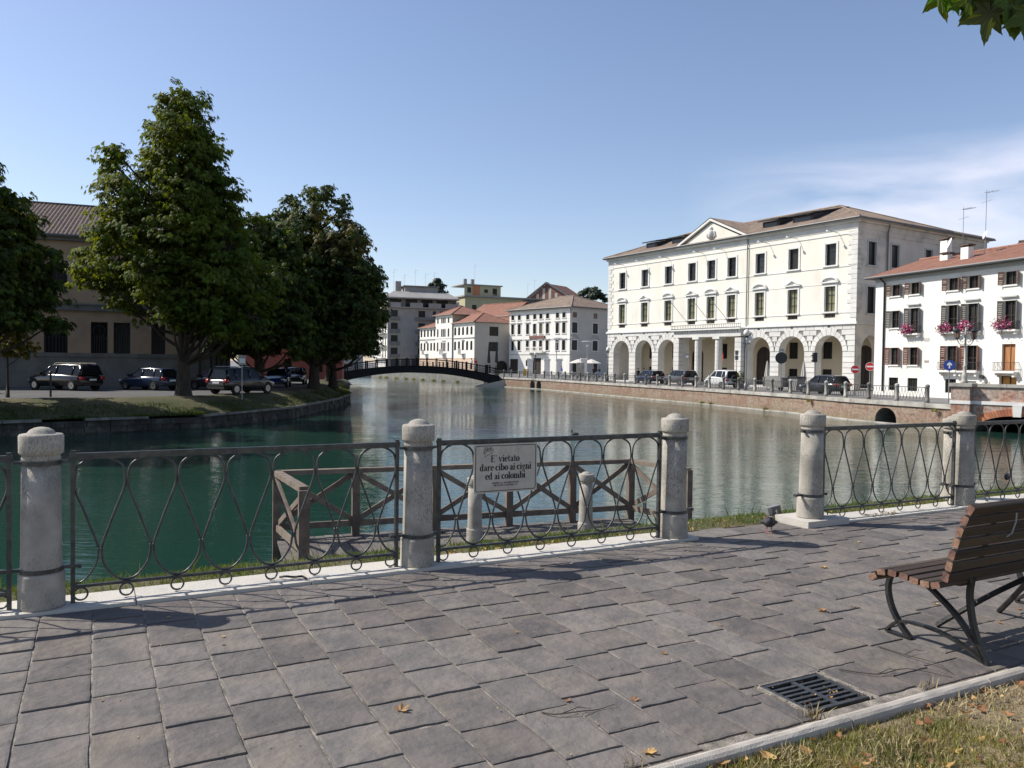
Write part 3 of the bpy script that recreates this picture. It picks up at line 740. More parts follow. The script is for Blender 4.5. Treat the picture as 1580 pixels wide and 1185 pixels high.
# ring of bricks round the arch, brick by brick
N = 46; c = 3.2
for i in range(N):
    t0 = math.pi*(i+.06)/N; t1 = math.pi*(i+.94)/N
    if abs((t0+t1)/2-math.pi/2) < .09: continue
    q = []
    for (t, k) in ((t0, 0), (t1, 0), (t1, 1), (t0, 1)):
        q.append((c-(2.2+k*.42)*math.cos(t), -.035, -2.0+(.98+k*.40)*math.sin(t)))
    b = MB(); b.prism(q, (0, .1, 0)); b.build('brick', 'brick_orange', bbr)
b = MB(); b.prism([(c-.20, -.12, -1.06), (c+.20, -.12, -1.06), (c+.24, -.12, -.43), (c-.24, -.12, -.43)], (0, .2, 0)); b.build('keystone', 'white_stone', bbr)
b = MB(); b.box((0, .45, -.6), (L_, 6.8, -.30)); b.build('bridge_deck', 'quay_paving', bbr)
b = MB(); b.box((0, 6.4, -.3), (L_, 6.8, .6)); b.build('back_parapet', 'brick_bridge', bbr)
# ============================================================ NEAR OBJECTS
# ---- stone bollards
BU = [-7.90, -5.38, -2.86, -0.32, 2.22, 4.74, 6.51, 9.00, 11.5, 14.0]
def bollard_parts(root, n=28):
    b = MB(); b.smooth = True
    b.lathe([(.134, 0), (.134, .01), (.132, .20), (.131, .215), (.118, .222), (.118, .24), (.113, .60), (.110, .925)], n)
    b.build('shaft', 'bollard_stone', root)
    b = MB(); b.smooth = True
    b.lathe([(.108, .925), (.112, .945), (.108, .96), (.108, .968), (.121, .972), (.127, .985), (.128, 1.085), (.124, 1.094), (.118, 1.098), (.085, 1.102), (.078, 1.108), (.065, 1.124), (.04, 1.137), (.015, 1.142)], n)
    b.build('cap', 'bollard_stone', root)
    for z, r, tab in ((.225, .1225, .215), (.905, .1145, .15)):
        b = MB(); b.lathe([(r-.004, z), (r+.004, z), (r+.004, z+.026), (r-.004, z+.026)], n)
        b.box((-tab, -.012, z+.003), (-.11, .012, z+.023)); b.box((.11, -.012, z+.003), (tab, .012, z+.023))
        if tab > .2: b.box((-tab-.01, -.02, z), (-tab+.01, .02, z+.026)); b.box((tab-.01, -.02, z), (tab+.01, .02, z+.026))
        b.build('iron_band', 'iron', root)
blabs = {2: 'pale stone bollard just outside the left edge of the picture',
 3: 'lichen-blackened white stone bollard at the far left, largest of the railing bollards',
 4: 'white stone bollard on the kerb just left of the notice board',
 5: 'white stone bollard at the end of the railing, left of the gap',
 6: 'white stone bollard on a raised square plinth, right of the gap with the pigeon',
 7: 'white stone bollard behind the top of the bench backrest',
 8: 'pale stone bollard further along the kerb beyond the bench', 0: 'pale stone bollard far along the kerb to the left', 1: 'pale stone bollard along the kerb to the left, beside the picture edge', 9: 'last pale stone bollard along the kerb beyond the bench'}
broot = None; rnd = random.Random(2)
for i, u in enumerate(BU):
    z = .062 if i == 6 else .018
    if broot is None:
        broot = thing('stone_bollard', blabs[i], 'bollard', uv(u, 5.86, z), UA, 'stone bollards of the promenade railing'); bollard_parts(broot)
    else:
        c = place_copy(broot, uv(u, 5.86, z), UA + rnd.uniform(-.03, .03), blabs[i])
        if i == 6: c.scale = (1, 1, .965); c.rotation_euler = (R(-.4), R(1.2), UA)
        if i == 7: c.scale = (1, 1, .96)
# second bollard just behind the one beyond the bench
c = place_copy(broot, uv(9.36, 6.22, -.03), UA, 'stone bollard standing on the grass close behind the railing at the bench')
c.scale = (1, 1, .93)

# ---- wrought iron railing panels
def spline(pts, n=6):
    pts = [Vector(p) for p in pts]; out = []
    P = [2*pts[0]-pts[1]] + pts + [2*pts[-1]-pts[-2]]
    for i in range(1, len(P)-2):
        for k in range(n):
            t = k/n; a, b_, c_, d = P[i-1], P[i], P[i+1], P[i+2]
            out.append(.5*((2*b_) + (c_-a)*t + (2*a-5*b_+4*c_-d)*t*t + (3*b_-a-3*c_+d)*t**3))
    out.append(pts[-1]); return out
def panel_geo(L_, n=7):
    p = L_/n; h = p/2
    def T(k): return (k*p)
    def Bx(k): return (k+.5)*p
    ZT, ZB, top, bot = .800, .350, .940, .118
    e = .010
    # drop: from B_k up the left leg, round the top, down the right leg to B_k
    drop = [(h-e, 0, ZB-.005), (h*.90-e, 0, ZB+.05), (h*.45, 0, ZT-.225), (e*1.4, 0, ZT-.07), (e, 0, ZT), (h*.16, 0, ZT+.075), (h*.5, 0, top-.022), (h, 0, top),
            (h*1.5, 0, top-.022), (h*1.84, 0, ZT+.075), (2*h-e, 0, ZT), (2*h-e*1.4, 0, ZT-.07), (h*1.55, 0, ZT-.225), (h*1.10+e, 0, ZB+.05), (h+e, 0, ZB-.005)]
    low = [(-h+e, 0, ZB-.005), (-h+e*1.2, 0, ZB-.06), (-h*.80, 0, bot+.10), (-h*.42, 0, bot+.022), (0, 0, bot), (h*.42, 0, bot+.022), (h*.80, 0, bot+.10), (h-e*1.2, 0, ZB-.06), (h-e, 0, ZB-.005)]
    return p, drop, low
pcache = {}
def panel(u0, u1, label, real=True, z=.018):
    L_ = round(u1-u0-.35, 3); root = thing('iron_railing', label, 'railing', uv(u0+.175, 5.86, z), UA, 'iron railing panels of the promenade')
    if L_ not in pcache:
        p, drop, low = panel_geo(L_); d = {}; n = 7
        b = MB(); b.tube(spline(drop, 4), .0064, 6, flat=1.3); d['drop_loop'] = b.mesh('drop_loop', 'iron', True)
        b = MB(); b.tube(spline(low, 4), .0064, 6, flat=1.3); d['lower_loop'] = b.mesh('lower_loop', 'iron', True)
        half = spline(low, 4); m = len(half)//2
        b = MB(); b.tube(half[m:], .0064, 6, flat=1.3); d['half_r'] = b.mesh('half_loop', 'iron', True)
        b = MB(); b.tube(half[:m+1], .0064, 6, flat=1.3); d['half_l'] = b.mesh('half_loop', 'iron', True)
        b = MB(); b.tube([(.040*math.cos(t*math.pi/9), 0, .040*math.sin(t*math.pi/9)) for t in range(18)], .0065, 6, closed=True); d['ring'] = b.mesh('ring', 'iron', True)
        b = MB(); b.box((-.02, -.018, .945), (L_+.02, .018, .968)); b.box((-.02, -.006, .925), (L_+.02, .006, .945)); d['top_rail'] = b.mesh('top_rail', 'iron')
        b = MB(); b.box((-.01, -.012, .092), (L_+.01, .012, .110)); d['bottom_rail'] = b.mesh('bottom_rail', 'iron')
        b = MB(); b.box((-.013, -.016, -.03), (.013, .016, .985)); d['post'] = b.mesh('post', 'iron')
        pcache[L_] = (p, d)
    p, d = pcache[L_]
    obj('top_rail', d['top_rail'], root); obj('bottom_rail', d['bottom_rail'], root)
    obj('post', d['post'], root, (0, 0, 0)); obj('post', d['post'], root, (L_, 0, 0))
    for k in range(7): obj('drop_loop', d['drop_loop'], root, (k*p, 0, 0))
    for k in range(1, 7): obj('lower_loop', d['lower_loop'], root, (k*p, 0, 0))
    obj('lower_loop', d['half_r'], root, (0, 0, 0)); obj('lower_loop', d['half_l'], root, (L_, 0, 0))
    for k in range(8): obj('ring', d['ring'], root, ((k*p) + (.045 if k == 0 else -.045 if k == 7 else 0), 0, .050))
    return root
panel(BU[0], BU[1], 'looped iron railing panel far along the kerb on the left')
panel(BU[1], BU[2], 'looped iron railing panel on the left, outside the picture')
panel(BU[2], BU[3], 'looped iron railing panel cut by the left edge, left of the first bollard')
panel(BU[3], BU[4], 'looped iron railing panel between the two leftmost bollards, in front of the green water')
panel(BU[4], BU[5], 'looped iron railing panel that carries the notice board')
panel(BU[6], BU[7], 'looped iron railing panel right of the gap, beside the plinth bollard', z=.02)
panel(BU[7], BU[8], 'looped iron railing panel at the right edge above the bench backrest')
panel(BU[8], BU[9], 'looped iron railing panel beyond the right edge of the picture')

# ---- notice board
SG = Matrix.Translation(uv(2.678, 5.815, .548)) @ Matrix.Rotation(UA, 4, 'Z')
sg = thing('notice_board', 'weathered beige notice in black serif letters about not feeding swans and pigeons', 'sign', uv(2.678, 5.815, .548), UA)
SWD, SHT = .580, .398
def rrect(w, h, r, ins, n=5):
    pts = []
    for cx, cz, a0 in ((w-r, r, -90), (w-r, h-r, 0), (r, h-r, 90), (r, r, 180)):
        for k in range(n+1):
            a = R(a0+90*k/n); rr = r-ins if r > ins else .001
            pts.append((cx+rr*math.cos(a), cz+rr*math.sin(a)))
    return pts
b = MB(); b.prism([(x, 0, z) for x, z in rrect(SWD, SHT, .010, 0)][::-1], (0, .004, 0)); b.build('board', 'sign_board', sg)
o_ = rrect(SWD, SHT, .035, .012); i_ = rrect(SWD, SHT, .035, .0175)
b = MB(); n = len(o_); b.add([(x, -.0012, z) for x, z in o_+i_], [(k, (k+1) % n, n+(k+1) % n, n+k) for k in range(n)]); b.build('border_line', 'ink', sg)
for x in (.03, SWD-.03):
    for z in (.09, SHT-.09):
        pass
b = MB(); b.box((.07, .004, .34), (.10, .03, .40)); b.box((.47, .004, .34), (.50, .03, .40)); b.build('fixing_clip', 'iron', sg)
def ell(cx, cy, rx, ry, a0, a1, thin, thick, n=14):
    out = []
    for k in range(n+1):
        a = R(a0+(a1-a0)*k/n); out.append((cx+rx*math.cos(a), cy+ry*math.sin(a), thin+(thick-thin)*abs(math.cos(a))**1.5))
    return out
S_, T_ = .285, .095
def stem(x, y0, y1, w=S_): return [(x, y0, w), (x, y1, w)]
def ser(x0, x1, y): return [(x0, y, T_), (x1, y, T_)]
GL = {
 'o': (.86, [ell(.43, .5, .30, .455, 0, 360, T_, S_+.03)]),
 'e': (.78, [ell(.42, .5, .29, .455, 8, 318, T_, S_+.03), [(.22, .56, T_), (.70, .56, T_)]]),
 'c': (.76, [ell(.42, .5, .29, .455, 48, 312, T_, S_+.03), [(.60, .74, .2), (.62, .80, .2)]]),
 'd': (.95, [ell(.38, .5, .25, .455, 60, 300, T_, S_), stem(.66, .0, 1.5), ser(.48, .66, 1.46), ser(.66, .88, .04)]),
 'b': (.92, [ell(.52, .5, .25, .455, -120, 120, T_, S_), stem(.23, .0, 1.5), ser(.02, .23, 1.46)]),
 'i': (.50, [stem(.25, 0, 1.0), ser(.04, .25, .96), ser(.03, .47, .04), [(.25, 1.22, .24), (.25, 1.44, .24)]]),
 'l': (.50, [stem(.25, 0, 1.5), ser(.04, .25, 1.46), ser(.03, .47, .04)]),
 'n': (.98, [stem(.24, 0, 1.0), ser(.03, .24, .96), ser(.03, .45, .04), ell(.5, .66, .24, .28, 170, 0, T_, .16), stem(.72, 0, .70), ser(.53, .95, .04)]),
 'm': (1.45, [stem(.24, 0, 1.0), ser(.03, .24, .96), ser(.03, .45, .04), ell(.47, .66, .22, .28, 170, 0, T_, .16), stem(.70, 0, .70), ser(.54, .88, .04), ell(.93, .66, .22, .28, 170, 0, T_, .16), stem(1.17, 0, .70), ser(.99, 1.40, .04)]),
 'r': (.74, [stem(.24, 0, 1.0), ser(.03, .24, .96), ser(.03, .47, .04), [(.36, .78, T_), (.48, .93, .12), (.60, .90, .2), (.66, .80, .18)]]),
 't': (.60, [stem(.28, .08, 1.30, .22), ser(.05, .54, .96), [(.28, .12, .2), (.38, .03, .1), (.56, .14, .07)]]),
 'a': (.82, [[(.14, .74, .2), (.22, .90, .12), (.40, .955, .10), (.52, .86, .2), (.55, .70, S_), (.55, .18, S_), (.66, .05, .10), (.80, .12, .07)], ell(.34, .28, .18, .25, 80, 330, .09, .19)]),
 'v': (.90, [[(.14, .98, .24), (.44, .02, .20)], [(.44, .02, .08), (.74, .98, .08)], ser(.0, .36, .97), ser(.56, .90, .97)]),
 'g': (.86, [ell(.38, .66, .22, .29, 0, 360, T_, .20), [(.60, .90, .10), (.80, .93, .14)], [(.28, .36, .09), (.24, .20, .13), (.48, .10, .15), (.68, -.06, .15), (.62, -.28, .12), (.36, -.38, .09), (.14, -.28, .12), (.16, -.10, .11), (.30, .04, .07)]]),
 'E': (1.12, [stem(.30, 0, 1.45, .27), ser(.06, .98, 1.41), ser(.06, 1.02, .04), [(.30, .76, T_), (.74, .76, T_)], [(.95, 1.40, .07), (.97, 1.10, .05)], [(.99, .05, .07), (1.03, .38, .05)], [(.74, .58, .07), (.74, .94, .07)]]),
 "'": (.40, [[(.2, 1.16, .10), (.2, 1.44, .22)]]), ' ': (.42, []),
}
def ribbon(b, st, sx, ox, oz, y):
    P = [Vector((ox+p[0]*sx, oz+p[1]*sx)) for p in st]; n = len(P); L1 = []; R1 = []
    for i in range(n):
        d = P[min(i+1, n-1)]-P[max(i-1, 0)]
        if d.length < 1e-9: d = Vector((1, 0))
        d.normalize(); nn = Vector((-d.y, d.x))*(st[i][2]*sx/2)
        L1.append(P[i]+nn); R1.append(P[i]-nn)
    b.add([(p.x, y, p.y) for p in L1+R1], [(i, n+i, n+i+1, i+1) for i in range(n-1)])
def write(txt, cx, z, xh, parent, m='ink', squeeze=1.0):
    w = sum(GL[c][0] for c in txt)*xh*.98; x = cx-w/2
    b = MB(); k = 0
    for c in txt:
        for st in GL[c][1]: ribbon(b, st, xh, x, z, -.0013-.00005*k); k += 1
        x += GL[c][0]*xh*.98
    b.build('lettering', m, parent)
write("E' vietato", .280, .250, .0385, sg)
write("dare cibo ai cigni", .288, .180, .0385, sg)
write("ed ai colombi", .285, .109, .0385, sg)
for i, tx in enumerate(('DELIBERA C.C. 25.09.2000 N. 87/105', 'PER R.R. ART. 57 LETTERA L. 15')):
    cu = bpy.data.curves.new('small_print', 'FONT'); cu.body = tx; cu.size = .0158; cu.align_x = 'CENTER'; cu.offset = .0004
    to = bpy.data.objects.new('tmp', cu); COL.objects.link(to); bpy.context.view_layer.update()
    me = bpy.data.meshes.new_from_object(to); bpy.data.objects.remove(to); me.materials.clear(); me.materials.append(MT['ink'])
    o = obj('small_print', me, sg, (.285, -.0012, .073-.019*i)); o.rotation_euler = (R(90), 0, 0)
b = MB()
for st in ([(0, 0), (.006, .045), (.014, .055), (.018, .03), (.008, .018), (.012, -.012)], [(.02, .0), (.03, .055), (.034, .02), (.022, .028), (.036, .03)], [(.038, .05), (.04, .015), (.052, .018), (.058, .055), (.045, .036), (.056, .034)],
           [(.06, .052), (.062, .02), (.074, .022), (.072, .05)], [(.078, .058), (.072, .045), (.086, .036), (.084, .02), (.074, .022)], [(.004, -.028), (.03, -.014), (.055, -.004), (.086, .01)]):
    ribbon(b, [(p[0], p[1], .0034) for p in st], 1, .085, .320, -.0014)
b.build('scribble', 'ink', sg)
b = MB()
for st in ([(0, .05), (.004, 0), (.04, .006), (.052, .03), (.02, .045), (0, .05)], [(.06, .0), (.10, .0), (.09, .045), (.11, .05)], [(.13, .02), (.16, .06), (.15, .03), (.17, .05), (.165, .01)], [(.16, .025), (.20, .05), (.195, .01), (.22, .015)]):
    ribbon(b, [(p[0], p[1], .0018) for p in st], 1, .235, .318, -.0014)
b.build('faded_scribble', 'ink_faded', sg)

# ---- wooden landing at the water below the bank
WT = -.20; DZ = -1.26
A_, B_, C_, D_ = Vector((-3.73, 12.7, 0)), Vector((2.24, 14.9, 0)), Vector((3.05, 13.66, 0)), Vector((-2.88, 11.1, 0))
ld = thing('wooden_landing', 'low wooden landing stage with weathered cross-braced railings at the water', 'landing', (0, 0, 0))
def lpost(p, w=.12, top=WT, name='post', dark=False):
    b = MB(); b.box((-w/2, -w/2, -3.2), (w/2, w/2, top)); a = math.atan2(B_.y-A_.y, B_.x-A_.x)
    o = obj(name, b.mesh(name, 'wood_grey'), ld, (p.x, p.y, 0), a)
    return o
for t in (0, .197, .41, .62, .812, 1): lpost(A_.lerp(B_, t))
lpost(D_, .15, WT+.0); lpost(C_, .10, WT+.02)
def lbar(name, p, q, w, h, y=0):
    b = MB(); mid = (p+q)/2; b.bar(p-mid, q-mid, w, h); o = obj(name, b.mesh(name, 'wood_grey'), ld, mid)
rails = [(A_.lerp(B_, s), A_.lerp(B_, t)) for s, t in ((0, .197), (.197, .41), (.41, .62), (.62, .812), (.812, 1))] + [(D_, A_), (B_, C_)]
for i, (p, q) in enumerate(rails):
    z = Vector((0, 0, 1)); d = (q-p).normalized()
    lbar('top_rail', p+z*(WT+.01), q+z*(WT+.01), .13, .075)
    lbar('bottom_rail', p+d*.06+z*(DZ+.20), q-d*.06+z*(DZ+.20), .05, .10)
    n_ = Vector((-d.y, d.x, 0))*.022
    lbar('brace', p+d*.06+z*(DZ+.27)+n_, q-d*.06+z*(WT-.06)+n_, .035, .085)
    lbar('brace', p+d*.06+z*(WT-.06)-n_, q-d*.06+z*(DZ+.27)-n_, .035, .085)
d = (B_-A_).normalized(); a = math.atan2(d.y, d.x); nn = Vector((d.y, -d.x, 0)); rnd = random.Random(6)
plank = MB(); plank.box((.006, 0, -.04), (.144, 3.1, 0)); pm_ = plank.mesh('deck_plank', 'wood_deck')
for i in range(42):
    p = A_ + d*(i*.15) + nn*(3.0) ; obj('deck_plank', pm_, ld, (p.x, p.y, DZ+rnd.uniform(-.006, .006)), a)
b = MB(); b.bar(A_+Vector((0, 0, DZ-.13)), B_+Vector((0, 0, DZ-.13)), .10, .16); b.build('edge_beam', 'wood_grey', ld)
for (x, y, lab) in ((-.57, 12.8, 'stone bollard on the landing stage, half hidden behind the notice board'), (1.27, 13.4, 'stone bollard on the landing stage, right of the notice board')):
    c = place_copy(broot, (x, y, DZ), .4, lab, 'stone bollards on the landing')
    for ch in list(c.children):
        if ch.name.startswith('iron_band'): bpy.data.objects.remove(ch)
    c.scale = (1, 1, .93)

# ---- bench
BO = Vector((2.12, 4.60, 0)); BA = math.atan2(.475, .88)
bn = thing('park_bench', 'dark slatted park bench with curved black iron frame beside the lawn edging', 'bench', BO, BA)
ends = [(-.019, .391, 35), (.033, .429, 8), (.103, .438, -3), (.174, .437, -5), (.241, .430, -5), (.306, .428, 2), (.367, .436, 20),
        (.424, .493, 80), (.438, .554, 78), (.4555, .619, 76), (.474, .686, 74), (.493, .749, 72), (.518, .813, 68), (.545, .872, 60)]
BL = 1.90; rnd = random.Random(13)
for i, (bb_, z, ang) in enumerate(ends):
    # rounded rectangle section, long side along the seat line
    w, h = (.056, .036) if i < 7 else (.054, .038)
    sec = []
    for (sx, sy) in ((1, 1), (-1, 1), (-1, -1), (1, -1)):
        for k in range(3):
            a0 = math.atan2(sy, sx) ; r = .007
            aa = {(1, 1): 0, (-1, 1): 90, (-1, -1): 180, (1, -1): 270}[(sx, sy)] + 45*k
            sec.append((sx*(w/2-r)+r*math.cos(R(aa)), sy*(h/2-r)+r*math.sin(R(aa))))
    ca, sa = math.cos(R(ang)), math.sin(R(ang)); n = len(sec); x0 = rnd.uniform(-.004, .004)
    VS = []
    xs = [x0, x0+.003, x0+.4, x0+.9, x0+1.4, x0+BL-.003, x0+BL]
    for j, x in enumerate(xs):
        k = .94 if j in (0, len(xs)-1) else 1.0
        for (p, q) in sec: VS.append((x, -(p*ca - q*sa)*k, (p*sa + q*ca)*k))
    b = MB(); b.cur = 0
    b.add(VS, [(j*n+k, j*n+(k+1) % n, (j+1)*n+(k+1) % n, (j+1)*n+k) for j in range(len(xs)-1) for k in range(n)])
    b.cur = 1; b.add([VS[k] for k in range(n)], [tuple(range(n-1, -1, -1))]); b.add([VS[(len(xs)-1)*n+k] for k in range(n)], [tuple(range(n))])
    o = b.build('seat_slat' if i < 7 else 'back_slat', ['bench_wood', 'bench_end'], bn, smooth=False); o.location = (0, -bb_, z)
def flatbar(b, pts, w=.042, t=.014, x=0, n=5):
    """flat bar following pts (back, z) in the plane x"""
    P = spline([(x, -p[0], p[1]) for p in pts], n); N = len(P); VS = []
    for i, p in enumerate(P):
        d = (P[min(i+1, N-1)]-P[max(i-1, 0)]).normalized(); nn = Vector((0, -d.z, d.y))
        for (sx, sn) in ((-1, -1), (1, -1), (1, 1), (-1, 1)): VS.append(p+Vector((sx*w/2, 0, 0))+nn*sn*t/2)
    b.add(VS, [(i*4+k, i*4+(k+1) % 4, (i+1)*4+(k+1) % 4, (i+1)*4+k) for i in range(N-1) for k in range(4)] + [(3, 2, 1, 0), ((N-1)*4, (N-1)*4+1, (N-1)*4+2, (N-1)*4+3)])
for fx in (.27, BL-.27):
    fr = []
    for nm, pts, t in (('front_leg', [(-.055, .385), (-.10, .335), (-.112, .26), (-.085, .16), (-.025, .07), (.048, 0)], .026),
                       ('rear_leg', [(.53, .885), (.503, .80), (.465, .66), (.425, .54), (.400, .44), (.392, .34), (.415, .20), (.455, .09), (.50, 0)], .028),
                       ('cross_brace', [(.12, .36), (.20, .31), (.32, .22), (.42, .11), (.495, .01)], .024),
                       ('foot_arc', [(-.115, .012), (-.06, .07), (.0, .095), (.10, .105), (.22, .10), (.35, .07), (.49, .012)], .016),
                       ('foot_bar', [(-.115, .010), (-.04, .008), (.048, .008)], .014),
                       ('seat_rail', [(-.055, .385), (.0, .405), (.12, .412), (.25, .405), (.33, .402), (.38, .42), (.412, .46)], .02)):
        b = MB(); flatbar(b, pts, .036, t*.85); o = b.build(nm, 'bench_iron', bn); o.location = (fx, 0, 0)
for s in (1, -1):
    x0 = .62 if s > 0 else BL-.62; x1 = x0 + s*.42
    b = MB(); b.tube(spline([(x0, .03, .01), (x0+s*.06, -.06, .10), (x0+s*.17, -.2, .24), (x0+s*.30, -.32, .35), (x1, -.40, .415)], 5), .017, 6); b.build('length_brace', 'bench_iron', bn)
b = MB(); b.tube([(.35, -.535, .70+.02*0), (.37, -.55, .72), (.395, -.556, .78), (.40, -.556, .83)], .004, 5); b.build('bent_wire', 'grey_metal', bn)

# ---- drain grate
dg = thing('drain_grate', 'rusty black iron drain grate with two rows of slots beside the lawn edging', 'drain', uv(2.935, 2.61, -.004), UA)
b = MB(); gw, gl = .395, .32
b.box((0, 0, -.03), (gw, .022, .008)); b.box((0, gl-.022, -.03), (gw, gl, .008)); b.box((0, .022, -.03), (.022, gl-.022, .008)); b.box((gw-.022, .022, -.03), (gw, gl-.022, .008))
b.build('frame', 'iron', dg)
b = MB(); b.box((gw/2-.014, .022, -.03), (gw/2+.014, gl-.022, .006)); b.build('spine', 'iron', dg)
bm_ = MB(); bm_.box((0, 0, -.03), ((gw-.022*2-.028)/2, .017, .005)); bmesh_bar = bm_.mesh('grate_bar', 'iron')
nb = 6
for i in range(nb):
    y = .022 + (gl-.044)*(i+1)/(nb+1)-.0085
    for x in (.022, gw/2+.014): obj('grate_bar', bmesh_bar, dg, (x, y, 0))
b = MB(); b.box((.0, .0, -.050), (gw, gl, -.046)); b.build('sump_floor', 'door_dark', dg)
rnd = random.Random(14)
b = MB(); b.box((-.018, -.01, -.04), (-.003, gl+.015, .011)); b.box((-.018, gl+.003, -.04), (gw+.018, gl+.018, .011)); b.box((gw+.003, -.01, -.04), (gw+.018, gl+.003, .011)); b.build('stone_surround', 'sand_joint', dg)

# ---- pigeon
pg = thing('pigeon', 'dark grey pigeon standing on the paving in the gap between the bollards', 'pigeon', (2.50, 7.68, 0.0), R(-100))
b = MB(); b.smooth = True
b.tube(spline([(-.15, 0, .085), (-.12, 0, .093), (-.06, 0, .108), (.0, 0, .118), (.045, 0, .132), (.062, 0, .158), (.066, 0, .182), (.074, 0, .200), (.086, 0, .203)], 3),
       [.006]+[.008]*1+[.012, .018, .026, .036, .045, .051, .055, .0565, .055, .052, .045, .036, .030, .026, .022, .019, .0175, .0175, .018, .0185, .018, .015, .008][:24], 12)
b.build('body', 'feather_dark', pg, smooth=True)
pg.scale = (1, 1.12, .88)
b = MB(); b.tube([(.098, 0, .202), (.112, 0, .197)], [.005, .0015], 5); b.build('beak', 'iron', pg)
for s in (-1, 1):
    b = MB(); b.tube([(.04, s*.042, .125), (-.02, s*.052, .115), (-.09, s*.03, .098), (-.135, s*.012, .088)], [.012, .022, .014, .003], 8); b.build('wing', 'feather_dark', pg, smooth=True)
    b = MB(); b.tube([(.005, s*.018, .075), (.0, s*.02, .04), (.005, s*.022, .006)], [.008, .004, .0035], 6)
    for a in (-35, 0, 35, 180): b.tube([(.005, s*.022, .005), (.005+.028*math.cos(R(a)), s*.022+.028*math.sin(R(a)), .003)], [.0035, .002], 5)
    b.build('leg', 'pigeon_foot', pg)
    b = MB(); b.lathe([(.001, -.003), (.0035, 0), (.001, .003)], 6, (.089, s*.0165, .206)); b.build('eye', 'sign_red', pg)
b = MB(); b.tube([(.09, .012, .196), (.093, .0, .195), (.09, -.012, .196)], .006, 5); b.build('cere', 'feather_pale', pg)

# ---- small grey box with a white 1 in the grass of the gap
mk = thing('marker_box', 'small tilted dark grey box with a white figure 1, in the grass behind the pigeon', 'marker', (2.78, 8.50, -.06), R(20))
mk.rotation_euler = (R(-8), R(-9), R(22))
b = MB(); b.box((0, 0, 0), (.17, .07, .155)); b.build('box', 'grey_metal', mk)
b = MB(); b.box((.052, -.003, .01), (.165, -.0005, .145)); b.build('front_plate', 'stone_dark', mk)
b = MB(); b.prism([(.098, -.0045, .045), (.112, -.0045, .045), (.112, -.0045, .115), (.100, -.0045, .115), (.088, -.0045, .100), (.092, -.0045, .094), (.098, -.0045, .100)], (0, .001, 0)); b.build('figure', 'sign_white', mk)

# ---- padlock on the right panel, frayed cord end on the left panel
pl = thing('padlock', 'round dark lock hung on the iron railing at the right edge', 'lock', uv(9.83, 5.84, .30), UA)
b = MB(); b.smooth = True; b.lathe([(.001, -.012), (.036, -.012), (.040, -.006), (.040, .006), (.036, .012), (.001, .012)], 16, (0, 0, 0), Matrix.Rotation(R(90), 4, 'X')); b.build('body', 'dark_metal', pl)
b = MB(); b.tube([(-.018, 0, .03), (-.018, 0, .055), (0, 0, .072), (.018, 0, .055), (.018, 0, .03)], .005, 6); b.build('shackle', 'grey_metal', pl)
ck = MB(); ck.tube(spline([(0, 0, .0), (.05, -.02, .012), (.10, .01, .0), (.16, 0, .008), (.2, -.03, .0)], 5), .008, 6)
ck.build('cord_end', 'rubber', None, label='short black cord end lying on the white kerb below the leftmost full panel', cat='cord').location = uv(1.17, 5.88, .03)

# ---- dead leaves and twigs on the paving
def leaf_mesh(r, rnd, lobes=5, curl=.3):
    vs = [(0, 0, 0)]; n = lobes*4; out = []
    for k in range(n+1):
        a = -2.5+5.0*k/n; q = (k % 4)/4; s = .52+.48*abs(math.cos(math.pi*q)) if 0 < k < n else .35
        s *= .75+.25*math.cos(a*.8)
        x, y = r*s*math.cos(a), r*s*math.sin(a); z = curl*r*((x/r)**2*.6+abs(y/r)*.7)+rnd.uniform(-.06, .06)*r
        vs.append((x, y, z))
    b = MB(); b.add(vs, [(0, k+1, k+2) for k in range(n)]); b.tube([(0, 0, 0), (-r*.8, r*.1, r*.1)], r*.02, 3, caps=False)
    return b
rnd = random.Random(17); lm = [leaf_mesh(.035, rnd, 5, .5).mesh('fallen_leaf', 'dry_leaf') for _ in range(4)]
spots = [(-.49, 3.62, 'curled pale brown dead leaf lying alone on the paving left of centre', 1.3), (-1.65, 4.57, None, .5), (-1.60, 4.44, None, .5), (.28, 3.76, None, .7), (2.5, 6.36, 'small yellow leaf on the paving left of the bench seat front', 1.2),
         (2.05, 5.22, 'yellow dead leaf on the paving between railing gap and bench', 1.2), (.86, 4.39, None, .6), (.60, 3.77, None, .8), (.58, 3.26, 'curled yellow leaf on the paving close to the lawn edging at the bottom', 1.2),
         (.05, 4.71, None, .5), (-2.1, 4.90, None, .5), (2.3, 5.3, None, .5), (1.9, 5.9, None, .5), (3.2, 7.3, None, .6), (.9, 5.6, None, .4), (-.2, 4.9, None, .4), (-1.9, 3.7, None, .4), (1.3, 4.9, None, .4), (2.9, 5.4, None, .7), (3.1, 5.0, None, .7), (3.4, 5.3, None, .6)]
for x, y, lab, s in spots:
    o = obj('fallen_leaf', lm[rnd.randrange(4)], None, (x, y, .004), rnd.uniform(0, 6.28), lab or 'tiny pale dead leaf scrap lying on the grey paving', 'leaf', 'dead leaves on the paving'); o.scale = (s, s, s)
